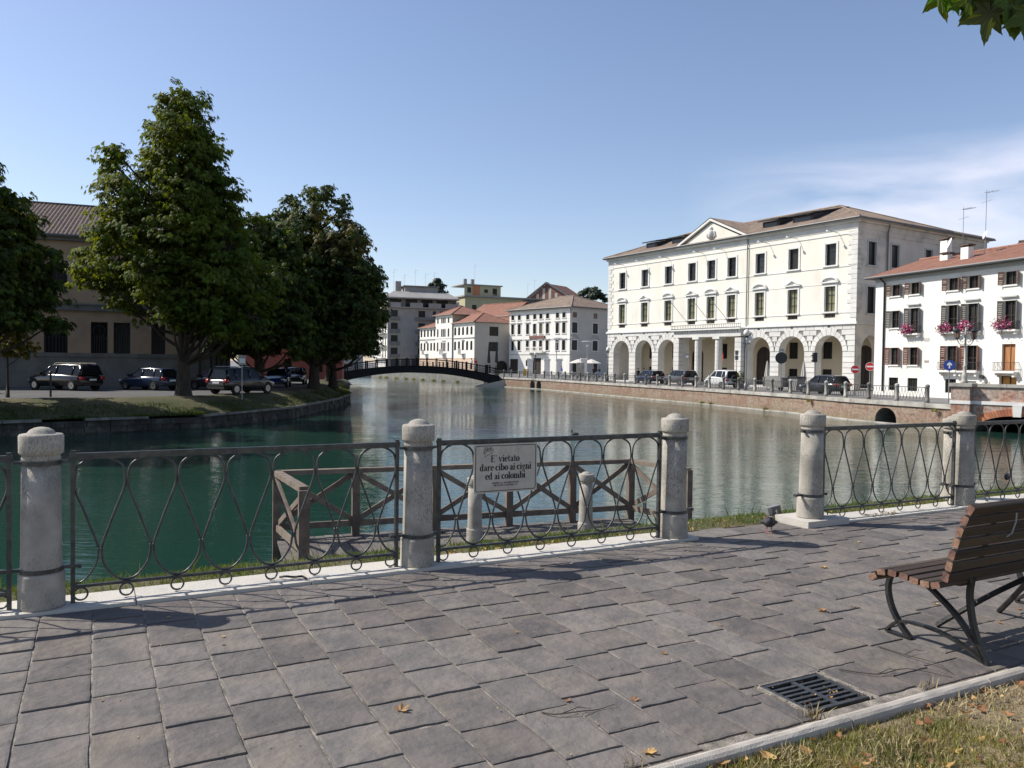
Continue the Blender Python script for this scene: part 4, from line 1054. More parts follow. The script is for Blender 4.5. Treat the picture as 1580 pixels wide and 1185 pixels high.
for pts, lab in (([(.155, 3.62), (.22, 3.585), (.33, 3.60), (.42, 3.66), (.50, 3.70)], 'thin curved dry twig on the paving left of the drain grate'),
                 ([(1.75, 4.19), (1.92, 4.11), (2.1, 4.17), (2.3, 4.10)], 'forked dry twig on the paving between the drain grate and the bench'),
                 ([(2.12, 4.55), (2.2, 4.4), (2.3, 4.25), (2.33, 4.14)], 'thin dry twig lying under the front of the bench')):
    b = MB(); P = spline([(p[0], p[1], .006+.008*((i*7) % 3)) for i, p in enumerate(pts)], 4); b.tube(P, [.0035*(1-i/len(P)*.6) for i in range(len(P))], 5)
    m_ = P[len(P)//3]; b.tube([m_, m_+Vector((.08, .05, .01)), m_+Vector((.14, .06, .0))], [.0025, .002, .001], 4)
    b.build('twig', 'twig', None, label=lab, cat='twig', group='dry twigs on the paving')

# ---- grass and litter
from mathutils import noise
def blades(name, n, u0, u1, v0, v1, zf, h0, h1, dens, seed, m, wf=.045, lean=.5):
    rng = np.random.default_rng(seed); us = rng.uniform(u0, u1, n*2); vs_ = rng.uniform(v0, v1, n*2)
    dn = np.array([dens(a, c) for a, c in zip(us, vs_)]); keep = rng.random(n*2) < dn
    us, vs_, dn = us[keep][:n], vs_[keep][:n], dn[keep][:n]; n = len(us)
    z = np.array([zf(a, c) for a, c in zip(us, vs_)])
    h = rng.uniform(h0, h1, n)*(.55+.6*dn); a = rng.uniform(0, 6.283, n); w = h*wf+.0008
    X = us*U.x+vs_*V.x; Y = us*U.y+vs_*V.y; la = rng.uniform(0, 6.283, n); l = rng.uniform(.1, lean, n)*h*1.3
    ca, sa = np.cos(a)*w, np.sin(a)*w; lx, ly = np.cos(la)*l, np.sin(la)*l
    P = np.stack([np.stack([X-ca, Y-sa, z], 1), np.stack([X+ca, Y+sa, z], 1), np.stack([X+ca*.7+lx*.4, Y+sa*.7+ly*.4, z+h*.6], 1), np.stack([X-ca*.7+lx*.4, Y-sa*.7+ly*.4, z+h*.6], 1), np.stack([X+lx, Y+ly, z+h], 1)], 1).reshape(-1, 3)
    i = np.arange(n)[:, None]*5
    F = np.concatenate([i+np.array([[0, 1, 2]]), i+np.array([[0, 2, 3]]), i+np.array([[3, 2, 4]])], 0)
    return obj(name, np_mesh(name, P, F, [m]), kind='stuff')
def zlawn(u, v): return -.02 + .045*(1-math.exp(-(2.42-v)*3))
def dlawn(u, v):
    d = .85+.8*noise.noise((u*2.3, v*2.3, 3.1))+.35*noise.noise((u*7, v*7, 1))
    if u > 3.35 and v > 1.9: d -= min(.95, (u-3.35)*3.0)
    return max(.03, min(1, d+.15))
blades('lawn_grass', 62000, -.3, 5.5, 1.1, 2.43, zlawn, .015, .042, dlawn, 1, 'grass')
blades('lawn_straw', 42000, -.3, 5.5, .9, 2.44, zlawn, .015, .05, lambda u, v: max(.12, min(1, .45+.8*noise.noise((u*3, v*3, 9)))), 2, 'straw', .05, 1.4)
blades('edging_weeds', 1300, -.3, 4.2, 2.54, 2.60, lambda u, v: -.012, .03, .10, lambda u, v: max(0, noise.noise((u*5, 0, 4))*1.6-.25), 3, 'straw', .03, .8)
def zv(u, v):
    return float(np.interp(v, [6.05, 6.25, 6.45, 6.65, 7.0, 7.6], [-.015, -.01, -.025, -.08, -.36, -.81]))
blades('verge_grass', 42000, -4.5, 17, 6.05, 6.95, zv, .025, .06, lambda u, v: max(.25, min(1, .8+.6*noise.noise((u*1.7, v*2, 2)))), 5, 'grass_green', .05)
blades('bank_weeds', 9000, -4.5, 17, 6.7, 9.0, lambda u, v: zv(u, v) if v < 7.6 else -.81-(v-7.6)*.4, .08, .22, lambda u, v: .8, 6, 'grass_green', .04)
def litter(name, n, reg, seed, r0=.012, r1=.035, m='dry_leaf'):
    rng = random.Random(seed); b = MB()
    for i in range(n):
        u = rng.uniform(reg[0], reg[1]); v = rng.uniform(reg[2], reg[3]); z = reg[4](u, v)+.012+rng.uniform(0, .02); r = rng.uniform(r0, r1)
        q = uv(u, v, z); a = Matrix.Translation(q) @ Matrix.Rotation(rng.uniform(0, 6.28), 4, 'Z') @ Matrix.Rotation(rng.uniform(-.7, .7), 4, 'X')
        k = rng.uniform(.3, .7)
        b.add([(-r, 0, r*k), (-r*.3, -r*.5, 0), (r*.5, -r*.42, r*.1), (r, 0, r*k), (r*.5, r*.4, r*.2), (-r*.3, r*.5, r*.1), (0, 0, -.1*r)], [(6, 0, 1), (6, 1, 2), (6, 2, 3), (6, 3, 4), (6, 4, 5), (6, 5, 0)], a)
    return b.build(name, m, None, kind='stuff')
litter('leaf_litter', 520, (-.2, 5, 1.0, 2.44, zlawn), 3, .012, .040)
litter('kerb_litter', 260, (2.4, 9.5, 6.04, 6.35, zv), 4, .01, .028)
litter('drain_litter', 45, (2.94, 3.32, 2.62, 2.92, lambda u, v: -.03), 6, .006, .014)
litter('joint_litter', 420, (-1.5, 8, 2.55, 5.7, lambda u, v: -.012), 7, .003, .008, 'straw')
litter('plinth_litter', 40, (7.3, 7.8, 5.74, 5.86, lambda u, v: .0), 8, .01, .025, 'straw')
for (u, v, r, lab) in ((1.78, 1.90, .030, 'white pebble in the lawn left of centre of the grass'), (2.32, 1.62, .022, 'small white pebble in the lawn further right')):
    b = MB(); b.lathe([(.001, -r*.4), (r*.8, -r*.3), (r, 0), (r*.75, r*.4), (r*.2, r*.55)], 8); b.build('pebble', 'white_stone', None, smooth=True, label=lab, cat='pebble').location = uv(u, v, .045)
# ============================================================ BUILDINGS
wcache = {}
def place(me, name, root, M, s, y, z, **k):
    o = obj(name, me, root, **k); o.matrix_local = (M or Matrix.Identity(4)) @ Matrix.Translation((s, y, z)); return o
def cached(key, fn):
    if key not in wcache: wcache[key] = fn()
    return wcache[key]
def rectarch(w, h, rise, ins=0.0, n=12):
    """outline of an opening, origin bottom centre"""
    r = w/2-ins
    if rise <= 0: return [(-r, ins), (-r, h-ins), (r, h-ins), (r, ins)]
    return [(-r, ins)] + [(-r*math.cos(math.pi*i/n), h-rise+(rise-ins)*math.sin(math.pi*i/n)) for i in range(n+1)] + [(r, ins)]
def window(root, M, s, z, w, h, rise=0, depth=.22, frame='frame_dark', pane='window_glass', bars=(1, 1), name='window', fw=.06):
    def mk():
        o_ = rectarch(w, h, rise); i_ = rectarch(w, h, rise, fw); n = len(o_); b = MB()
        b.add([(x, 0, q) for x, q in o_+i_], [(k, (k+1) % n, n+(k+1) % n, n+k) for k in range(n)])
        b.add([(x, 0, q) for x, q in i_]+[(x, .05, q) for x, q in i_], [(k, n+k, n+(k+1) % n, (k+1) % n) for k in range(n)])
        for k in range(bars[0]):
            x = -w/2+w*(k+1)/(bars[0]+1); b.box((x-fw*.4, -.004, fw), (x+fw*.4, .04, h-fw-(rise*.25 if rise else 0)))
        for k in range(bars[1]):
            q = h*(k+1)/(bars[1]+1); b.box((-w/2+fw, -.002, q-fw*.35), (w/2-fw, .03, q+fw*.35))
        return b.mesh('window', frame)
    def mp():
        b = MB(); b.poly([(x, .052, q) for x, q in rectarch(w, h, rise, .01)]); return b.mesh('pane', pane)
    o = place(cached((round(w, 2), round(h, 2), rise, frame, bars, fw, 'f'), mk), name, root, M, s, depth-.06, z)
    obj('pane', cached((round(w, 2), round(h, 2), rise, pane, 'p'), mp), o)
    return o
def surround(root, M, s, z, w, h, t=.16, p=.05, sill=True, m='trim_white'):
    def mk():
        b = MB(); b.box((-w/2-t, -p, -.0), (-w/2, 0.02, h)); b.box((w/2, -p, -.0), (w/2+t, .02, h)); b.box((-w/2-t, -p-.004, h), (w/2+t, .02, h+t))
        if sill: b.box((-w/2-t-.06, -p-.09, -.14), (w/2+t+.06, .02, .0))
        return b.mesh('window_surround', m)
    place(cached((w, h, t, p, sill, m, 's'), mk), 'window_surround', root, M, s, 0, z)
def shutters(root, M, s, z, w, h, m, lw=None, ang=0, name='shutter'):
    lw = lw or w/2
    def mk(sg):
        b = MB(); t = .045
        b.box((0, -t, 0), (.06, 0, h)); b.box((lw-.06, -t, 0), (lw, 0, h)); b.box((.06, -t, 0), (lw-.06, 0, .08)); b.box((.06, -t, h-.08), (lw-.06, 0, h)); b.box((.06, -t, h*.5-.03), (lw-.06, 0, h*.5+.03))
        n = max(4, int(h/.14))
        for k in range(n):
            q = .08+(h-.16)*k/n; b.box((.06, -t*.8, q+.02), (lw-.06, -t*.25, q+(h-.16)/n))
        if sg < 0: b.v = [(-x, y, q) for x, y, q in b.v]; b.f = [f[::-1] for f in b.f]
        return b.mesh(name, m)
    for sg in (-1, 1):
        me = cached((round(lw, 2), round(h, 2), m, sg, 'sh'), lambda: mk(sg))
        o = place(me, name, root, (M or Matrix.Identity(4)) @ Matrix.Translation((s+sg*(w/2+.01), -.012, z)) @ Matrix.Rotation(R(-sg*ang), 4, 'Z'), 0, 0, 0)
def faces(L_, D): return (Matrix.Identity(4), Matrix.Translation((L_, 0, 0)) @ Matrix.Rotation(R(90), 4, 'Z'), Matrix.Translation((0, D, 0)) @ Matrix.Rotation(R(-90), 4, 'Z'), Matrix.Translation((L_, D, 0)) @ Matrix.Rotation(R(180), 4, 'Z'))
def slope(b, A, e, up, tmax, wave=.26, rows=8, amp=.045):
    A = Vector(A); e = Vector(e); up = Vector(up); L_ = e.length; ed = e/L_; n = up.cross(ed).normalized()
    if n.z < 0: n = -n
    nw = max(2, int(L_/wave)); N = nw*4; VS = []
    for i in range(N+1):
        s = L_*i/N; tm = max(.0, tmax(s, L_)); h = amp*(1, .55, 0, .55)[i % 4]
        for j in range(rows+1):
            t = tm*j/rows
            VS.append(A+ed*s+up*t+n*(h + .012*((j % 2))))
    F = []
    for i in range(N):
        for j in range(rows):
            a = i*(rows+1)+j; F.append((a, a+rows+1, a+rows+2, a+1))
    b.add(VS, F)
def hip_roof(root, x0, x1, y0, y1, z, rise, oh=.5, m='tile_brown', wave=.26, rows=8, amp=.045, hips=(1, 1), name='roof', axis='x', under='trim_grey'):
    x0 -= oh; x1 += oh; y0 -= oh; y1 += oh; b = MB(); W_ = y1-y0; L_ = x1-x0; hw = W_/2
    hl, hr = (hw if hips[0] else 1e-6), (hw if hips[1] else 1e-6)
    tf = lambda s, L: min(1, s/hl, (L-s)/hr)
    slope(b, (x0, y0, z), (L_, 0, 0), (0, hw, rise), tf, wave, rows, amp)
    slope(b, (x1, y1, z), (-L_, 0, 0), (0, -hw, rise), lambda s, L: min(1, s/hr, (L-s)/hl), wave*2, rows, amp)
    te = lambda s, L: min(s, L-s)/(L/2)
    if hips[1]: slope(b, (x1, y0, z), (0, W_, 0), (-hw, 0, rise), te, wave, rows, amp)
    if hips[0]: slope(b, (x0, y1, z), (0, -W_, 0), (hw, 0, rise), te, wave, rows, amp)
    b.build(name, m, root)
    b = MB(); b.box((x0+.02, y0+.02, z-.10), (x1-.02, y1-.02, z-.015)); b.build('eaves', under, root)
    b = MB(); k = 0
    b.tube([(x0+hl, y0+hw, z+rise+.05), (x1-hr, y0+hw, z+rise+.05)], .12, 6)
    if hips[0]: b.tube([(x0, y0, z+.06), (x0+hw, y0+hw, z+rise+.05)], .10, 6); b.tube([(x0, y1, z+.06), (x0+hw, y0+hw, z+rise+.05)], .10, 6)
    if hips[1]: b.tube([(x1, y0, z+.06), (x1-hw, y0+hw, z+rise+.05)], .10, 6); b.tube([(x1, y1, z+.06), (x1-hw, y0+hw, z+rise+.05)], .10, 6)
    b.build('ridge_tiles', m, root)
    b = MB(); b.tube([(x0-.05, y0-.06, z-.03), (x1+.05, y0-.06, z-.03)], .085, 6); b.tube([(x1+.06, y0-.05, z-.035), (x1+.06, y1, z-.035)], .085, 6); b.tube([(x0-.06, y0-.05, z-.037), (x0-.06, y1, z-.037)], .085, 6)
    b.build('gutter', 'lead_grey', root)
def house(name, label, P0, P1, D, cat='building', z=RZ, group=None):
    a = Vector((P0[0], P0[1], 0)); c = Vector((P1[0], P1[1], 0)); d = c-a
    r = thing(name, label, cat, (a.x, a.y, z), math.atan2(d.y, d.x), group)
    return r, d.length, faces(d.length, D)
def along(P0, P1, px):
    """distance along a facade at which a window of measured bearing stands"""
    r = (px-790)/1233; dx, dy = P1[0]-P0[0], P1[1]-P0[1]
    return (P0[0]-r*P0[1])/(r*dy-dx)*math.hypot(dx, dy)
def plain_wall(root, M, L_, z1, holes, m, inner=None, depth=.3, name='wall', z0=0):
    b = MB(); wall_grid(b, L_, z0, z1, holes, depth=depth, M=M); return b.build(name, [m, inner or m], root)
def pipe(root, pts, r=.07, m='lead_grey'):
    b = MB(); b.tube(pts, r, 6); b.build('drainpipe', m, root)
def antenna(root, x, y, z, h, n=4, dish=False, M=None):
    b = MB(); b.tube([(x, y, z), (x, y, z+h)], .025, 4); b.build('antenna_mast', 'grey_metal', root)
    b = MB(); zz = z+h*.96; b.tube([(x-.1, y, zz), (x+1.0, y+.1, zz)], .015, 4)
    for k in range(n): q = x+.05+k*.9/n; b.tube([(q, y-.3, zz), (q, y+.3, zz)], .01, 4); 
    b.tube([(x-.45, y, zz-.7), (x+.45, y, zz-.6)], .012, 4)
    b.build('antenna_arms', 'grey_metal', root)

# ---------------------------------------------------------------- the palace
PL, PR = (12.5, 105), (31.7, 74)
pz, PLN, PF = house('palace', 'large cream palace with stone arcade, pediment and nine bays of windows across the river', PL, PR, 22, z=-.45)
c0 = PLN/2; OFF = [-15.4, -11.1, -6.9, -3.0, 0, 3.0, 6.9, 11.1, 15.4]
AR = [-15.4, -11.1, -6.9, 6.9, 11.1, 15.4]; AW, ASP, ARS = 3.06, 3.62, 1.53
holes = [(c0+o-AW/2, c0+o+AW/2, -.1, ASP, ARS) for o in AR] + [(c0-4.25, c0+4.25, -.1, 5.3)]
b = MB(); wall_grid(b, PLN, 0, 6.25, holes, depth=.95); b.build('arcade_wall', ['joint_palace', 'stone_palace'], pz)
W2 = [(c0+o-.6, c0+o+.6, 7.4, 9.8) for o in OFF]; W1 = [(c0+o-.6, c0+o+.6, 11.8, 13.85) for o in OFF]
BAL = [(c0+o-.62, c0+o+.62, 6.82, 7.25) for o in OFF]
b = MB(); wall_grid(b, PLN, 6.25, 15.0, [(h[0], h[1], h[2], h[3]) for h in W2+W1+BAL], depth=.32); b.build('wall', ['plaster_cream', 'trim_white'], pz)
# side wall with arcade arches, half in shade
M = PF[1]
sw = [(q-.6, q+.6, z_, z_+h_) for q in (2.2, 5.8, 11.4, 16.6) for z_, h_ in ((7.2, 2.5), (11.7, 2.2))]
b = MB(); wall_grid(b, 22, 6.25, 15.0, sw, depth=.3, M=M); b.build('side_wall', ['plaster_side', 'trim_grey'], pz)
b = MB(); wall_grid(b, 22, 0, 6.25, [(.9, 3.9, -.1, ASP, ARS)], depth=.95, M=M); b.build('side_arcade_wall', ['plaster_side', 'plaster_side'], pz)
b = MB(); wall_grid(b, 22, 0, 15.0, [(20-.0-3.3-1.5, 20-3.3+1.5, -.1, ASP, ARS)], depth=.95, M=PF[2]); b.build('left_side_wall', ['plaster_cream', 'stone_palace'], pz)
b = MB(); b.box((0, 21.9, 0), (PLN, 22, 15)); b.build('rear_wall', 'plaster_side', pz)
for s in (2.2, 5.8, 11.4, 16.6):
    window(pz, M, s, 7.2, 1.2, 2.5, depth=.2, pane='window_dark', bars=(0, 0), frame='shutter_dark', name='blind_window'); surround(pz, M, s, 7.2, 1.2, 2.5, m='trim_grey')
    window(pz, M, s, 11.7, 1.2, 2.2, depth=.2, pane='window_dark', bars=(0, 0), frame='shutter_dark', name='blind_window'); surround(pz, M, s, 11.7, 1.2, 2.2, m='trim_grey')
# loggia behind the arcade
b = MB(); b.box((.9, .95, 5.75), (PLN-.9, 4.6, 5.9)); b.build('loggia_ceiling', 'plaster_inner', pz)
b = MB(); b.box((0.2, .0, -.06), (PLN-.2, 4.6, .12)); b.build('loggia_floor', 'stone_palace', pz)
lw_ = []; lg = []
for o in OFF:
    s = c0+o
    if o in (-6.9, 3.0, 15.4): lg.append(('door', s+.75 if o > 0 else s+.55, 0, 2.0, 4.3, 1.0))
    else: lg += [('win', s+.85, .75, 1.15, 1.15, 0), ('win', s+.85, 2.95, 1.15, 1.75, 0)]
b = MB(); wall_grid(b, PLN, 0, 5.75, [(g[1]-g[3]/2, g[1]+g[3]/2, g[2]-(.1 if g[0] == 'door' else 0), g[2]+g[4]-g[5], g[5]) for g in lg], depth=.3, M=Matrix.Translation((0, 4.4, 0)))
b.build('loggia_wall', ['plaster_inner', 'plaster_inner'], pz)
LM = Matrix.Translation((0, 4.4, 0))
for g in lg:
    if g[0] == 'door': window(pz, LM, g[1], g[2], g[3], g[4], rise=g[5], frame='door_dark', pane='door_dark', bars=(1, 1), name='loggia_door')
    else: window(pz, LM, g[1], g[2], g[3], g[4], frame='frame_dark', pane='window_dark', bars=(1, 1), name='loggia_window')
# arcade piers cross walls at the ends
b = MB(); b.box((.0, .96, 0), (.9, 4.4, 5.9)); b.build('end_pier', 'stone_palace', pz)
# rusticated blocks
rb = MB(); rnd = random.Random(5); CH = .515
for k in range(12):
    z0 = .02+k*CH; z1 = min(z0+CH-.03, 6.12)
    if z1 <= z0+.1: continue
    blocked = []
    for o in AR:
        zz = (z1)
        if z0 < ASP: hw_ = AW/2
        else:
            q = max(0.0, z0-ASP); rr = AW/2+.54; hw_ = math.sqrt(max(0, rr*rr-q*q)) if q < rr else 0
        if z0 < ASP and z1 > ASP+.1: hw_ = AW/2+.02
        if hw_ > 0: blocked.append((c0+o-hw_, c0+o+hw_))
    blocked.append((c0-5.15 if z0 > 5.2 else c0-4.25, c0+5.15 if z0 > 5.2 else c0+4.25)); blocked.sort()
    x = 0.0; spans = []
    for a, c in blocked:
        if a > x: spans.append((x, a))
        x = max(x, c)
    if x < PLN: spans.append((x, PLN))
    for a, c in spans:
        w = c-a
        if w < .12: continue
        n = max(1, round(w/(1.0))); xs = [a]
        if n == 1: xs.append(c)
        else:
            off = .5 if k % 2 else 0
            pts = [a+(i+off)*w/n for i in range(1 if not off else 0, n)]; xs += [p for p in pts if a+.15 < p < c-.15]; xs.append(c)
        for p, q in zip(xs[:-1], xs[1:]): rb.box((p+.022, -.06, z0), (q-.022, .01, z1-.012))
for o in AR:
    cx = c0+o; n = 11
    for i in range(n):
        t0 = math.pi*(i+.04)/n; t1 = math.pi*(i+.96)/n; r0 = AW/2+.01; r1 = AW/2+.52 + (.0 if abs(i-5) > 1 else .22)
        rb.prism([(cx-rr*math.cos(t), -.08, ASP+rr*math.sin(t)) for rr, t in ((r0, t0), (r0, t1), (r1, t1), (r1, t0))][::-1], (0, .09, 0))
rb.build('rusticated_blocks', 'stone_palace', pz, kind='stuff')
rs = MB()
for k in range(12):
    z0 = .02+k*CH; z1 = min(z0+CH-.03, 6.12)
    for a, c in ((0.0, .85), (3.95, 22)):
        if z0 > ASP+1.9: pass
        x = a; n = max(1, round((c-a)/1.1)); w = (c-a)/n
        for i in range(n): rs.box((a+i*w+.016, -.05, z0), (a+(i+1)*w-.016, .01, z1), M)
rs.build('side_blocks', 'plaster_side', pz, kind='stuff')
# quoins
q = MB(); q2 = MB()
for k in range(18):
    z0 = 6.75+k*.45; w = .95 if k % 2 else .62
    q.box((-.05, -.05, z0), (w, .01, z0+.42)); q.box((PLN-w, -.05, z0), (PLN+.05, .01, z0+.42))
    q2.box((PLN-.01, .012, z0), (PLN+.052, w+.2, z0+.42))
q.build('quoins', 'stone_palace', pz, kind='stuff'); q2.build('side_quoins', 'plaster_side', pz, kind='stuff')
# cornices and string courses
def course(z0, z1, p, m='trim_white', name='string_course', x0=None, x1=None, side=True):
    x0 = -p if x0 is None else x0; x1 = PLN+p if x1 is None else x1
    b = MB(); b.box((x0, -p, z0), (x1, .015, z1)); b.build(name, m, pz)
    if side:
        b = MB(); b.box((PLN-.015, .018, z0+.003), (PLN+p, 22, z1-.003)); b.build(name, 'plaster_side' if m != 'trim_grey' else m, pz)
course(6.14, 6.30, .20); course(6.30, 6.42, .10)
for z in (7.22,): course(z, z+.07, .045, side=False)
course(10.0, 10.06, .03, side=False); course(11.55, 11.63, .05, side=False)
course(14.55, 14.66, .06); course(15.0, 15.55, .05, m='stone_palace'); course(15.55, 15.75, .25, m='stone_palace'); course(15.75, 15.92, .48, m='trim_grey')
for i, o in enumerate(OFF):
    s = c0+o
    window(pz, None, s, 7.4, 1.2, 2.4, depth=.28, pane='curtain_olive', bars=(1, 2), frame='frame_dark', fw=.05)
    surround(pz, None, s, 7.4, 1.2, 2.4, t=.2, p=.06)
    window(pz, None, s, 11.8, 1.2, 2.05, depth=.28, pane='window_dark' if i == 7 else 'window_glass', bars=(0, 2) if i != 7 else (0, 0), frame='frame_dark', fw=.05)
    surround(pz, None, s, 11.8, 1.2, 2.05, t=.2, p=.06)
    def bal():
        b = MB(); b.box((-.62, .12, 0), (.62, .16, .43)); return b.mesh('balustrade_panel', 'door_dark')
    o_ = place(cached('palbal', bal), 'balustrade_panel', pz, None, s, .05, 6.82)
    b = MB()
    for k in range(7): b.tube([(-.5+k*.166, .06, .02), (-.5+k*.166, .06, .41)], .028, 5)
    me = cached('palbal2', lambda: b.mesh('balusters', 'stone_dark')); obj('balusters', me, o_)
    # pediments: alternately segmental and triangular
    b = MB(); w = .98
    b.box((-w, -.22, 0), (w, .01, .12))
    if i % 2 == 0:
        n = 12; pts = [(-w*math.cos(math.pi*k/n)*1.0, .12+.52*math.sin(math.pi*k/n)) for k in range(n+1)]; ins = [(x*.78, .12+(z_-.12)*.72) for x, z_ in pts]
    else:
        pts = [(-w, .12), (0, .66), (w, .12)]; ins = [(-w*.72, .12), (0, .52), (w*.72, .12)]
    for (a, b_, c_, d_) in zip(pts[:-1], pts[1:], ins[1:], ins[:-1]):
        b.add([(p[0], y, p[1]) for y in (-.24, .01) for p in (a, b_, c_, d_)], [(0, 1, 2, 3), (4, 7, 6, 5), (0, 4, 5, 1), (2, 6, 7, 3)])
    b.poly([(p[0], -.04, p[1]) for p in pts])
    place(cached(('ped', i % 2), lambda: b.mesh('window_pediment', 'trim_white')), 'window_pediment', pz, None, s, 0, 10.12)
# floodlights on brackets under the cornice
for o in (-15.1, -11.0, -6.8, -1.2, 1.9, 8.0, 11.6, 16.2):
    b = MB(); b.tube([(0, 0, 0), (-.15, -.5, .12), (-.35, -1.15, .16)], .03, 5); b.build('lamp_arm', 'grey_metal', pz).location = (c0+o, -.05, 14.75)
    b = MB(); b.lathe([(.02, .10), (.10, .08), (.16, 0), (.14, -.04)], 10); b.build('floodlight', 'white_metal', pz).location = (c0+o-.35, -1.2, 14.88)
# pediment with coat of arms
b = MB(); b.prism([(c0-5.2, -.12, 15.6), (c0+5.2, -.12, 15.6), (c0, -.12, 18.05)], (0, .5, 0)); b.build('pediment', 'plaster_cream', pz)
b = MB()
for sg in (-1, 1):
    b.bar((c0+sg*5.5, -.14, 15.83), (c0-sg*.02, -.14, 18.36), .50, .22, up=(0, 0, 1))
b.bar((c0-5.3, -.18, 15.70), (c0+5.3, -.18, 15.70), .5, .16)
b.build('raking_cornice', 'trim_white', pz)
b = MB(); b.smooth = True
b.tube([(c0, -.16, 16.1), (c0, -.2, 16.5), (c0, -.2, 16.95), (c0, -.16, 17.25)], [.12, .34, .40, .2], 10, flat=1.0)
b.tube([(c0, -.2, 17.2), (c0, -.22, 17.4), (c0, -.2, 17.6)], [.22, .2, .08], 8)
for sg in (-1, 1): b.tube([(c0+sg*.3, -.2, 16.3), (c0+sg*.62, -.2, 16.55), (c0+sg*.5, -.2, 17.0), (c0+sg*.35, -.2, 17.15)], [.06, .10, .09, .05], 6)
b.build('coat_of_arms', 'stone_palace', pz, smooth=True)
b = MB(); hb = 2.55; run = 6.4
for sg in (-1, 1):
    A = (c0+sg*5.45, -.35, 15.98)
    slope(b, (c0+sg*5.45, -.40, 15.98) if sg < 0 else (c0+5.45, run, 15.98), (0, run+.4, 0) if sg < 0 else (0, -run-.4, 0), (-sg*5.45, 0, hb), lambda s, L: 1, .26, 6, .045)
b.build('pediment_roof', 'tile_brown', pz)
b = MB(); b.bar((c0+5.5, -.42, 15.98), (c0+5.0, 2.6, 16.9), .16, .1); b.build('valley_gutter', 'lead_grey', pz)
# roofs
hip_roof(pz, 0, PLN, 0, 14, 15.92, 2.95, oh=.55, wave=.28, rows=10, under='lead_grey')
hip_roof(pz, PLN-14, PLN, 7, 22, 15.86, 2.6, oh=.55, wave=.28, rows=10, hips=(0, 1), name='wing_roof', under='lead_grey')
# shed dormers: dark metal boxes with a glazed front
for (o, w) in ((-11.7, 2.0), (-6.9, 2.3), (6.9, 2.2), (10.9, 2.5)):
    d0 = 1.5; z0 = 15.92+d0*.41; x = c0+o
    b = MB(); b.add([(x-w/2, d0, z0-.2), (x+w/2, d0, z0-.2), (x+w/2, d0, z0+.85), (x-w/2, d0, z0+.85), (x-w/2, 6.8, z0+1.95), (x+w/2, 6.8, z0+1.95)], [(0, 1, 2, 3), (1, 5, 2), (0, 3, 4), (3, 2, 5, 4)])
    b.add([(x-w/2-.25, d0-.5, z0+.82), (x+w/2+.25, d0-.5, z0+.82), (x+w/2+.25, 6.8, z0+2.0), (x-w/2-.25, 6.8, z0+2.0), (x-w/2-.25, d0-.5, z0+.96), (x+w/2+.25, d0-.5, z0+.96), (x+w/2+.25, 6.8, z0+2.12), (x-w/2-.25, 6.8, z0+2.12)], [(0, 3, 2, 1), (4, 5, 6, 7), (0, 1, 5, 4), (1, 2, 6, 5), (3, 0, 4, 7)])
    dm = b.build('dormer', 'dark_metal', pz)
    b = MB(); b.box((x-w/2+.3, d0-.03, z0+.0), (x+w/2-.3, d0-.01, z0+.65)); b.build('pane', 'glass_bluish', dm)
# portico: entablature, balcony with balustrade, piers and two columns
b = MB(); b.box((c0-5.1, -.75, 5.3), (c0+5.1, -.0, 5.62)); b.box((c0-5.05, -.70, 5.62), (c0+5.05, -.0, 6.05)); b.build('portico_entablature', 'stone_palace', pz)
b = MB()
for k in range(26): x = c0-4.9+k*.392; b.box((x-.09, -.84, 5.80), (x+.09, -.70, 6.05))
b.build('dentils', 'trim_white', pz, kind='stuff')
b = MB(); b.box((c0-5.3, -1.05, 6.05), (c0+5.3, 0, 6.20)); b.build('balcony_slab', 'trim_white', pz)
b = MB(); b.box((c0-5.3, -1.03, 6.21), (c0+5.3, -.95, 6.30)); b.box((c0-5.3, -1.03, 6.62), (c0+5.3, -.95, 6.68))
for k in range(41): b.box((c0-5.28+k*.262, -1.01, 6.30), (c0-5.24+k*.262, -.97, 6.62))
b.build('balcony_railing', 'lead_grey', pz)
for o in (-1.55, 1.55):
    b = MB(); b.smooth = False; z = .12; b.box((c0+o-.55, -.80, 0), (c0+o+.55, .30, .28)); prof = []
    for k in range(10):
        z0 = .30+k*.475; prof += [(.40, z0), (.40, z0+.44), (.37, z0+.45), (.37, z0+.475)]
    b.lathe(prof, 14, (c0+o, -.25, 0)); b.box((c0+o-.5, -.75, 5.05), (c0+o+.5, .25, 5.30)); b.build('column', 'stone_palace', pz)
for o in (-4.68, 4.68):
    b = MB()
    for k in range(10): z0 = .02+k*.515; b.box((c0+o-.43, -.70, z0), (c0+o+.43, -.0, z0+.485))
    b.build('portico_pier', 'stone_palace', pz)
pipe(pz, [(c0+5.25, -.14, .2), (c0+5.25, -.14, 15.7)], .06)
pipe(pz, [(PLN+.15, 4.4, .5), (PLN+.15, 4.4, 14.9), (PLN+.5, 4.1, 15.6)], .08)
# red flag behind a column
b = MB(); b.tube([(0, 0, 0), (0, -1.2, .9)], .03, 5); b.build('flagpole', 'white_metal', pz).location = (c0+.9, 4.3, 2.6)
fl = MB(); fl.add([(0, 0, 0), (.45, .1, -.15), (.62, .0, -.9), (.3, .15, -1.8), (.02, .05, -1.9), (-.06, 0, -1.0)], [(0, 1, 2, 3, 4, 5)]); fl.build('flag', 'cloth_red', pz).location = (c0+.8, .6, 4.0)
for o in (-5.0, -1.5, 1.2):
    b = MB(); b.tube([(c0+o+1.6, -.08, 6.9), (c0+o, -1.9, 9.9)], .028, 5); b.build('flagpole', 'grey_metal', pz)

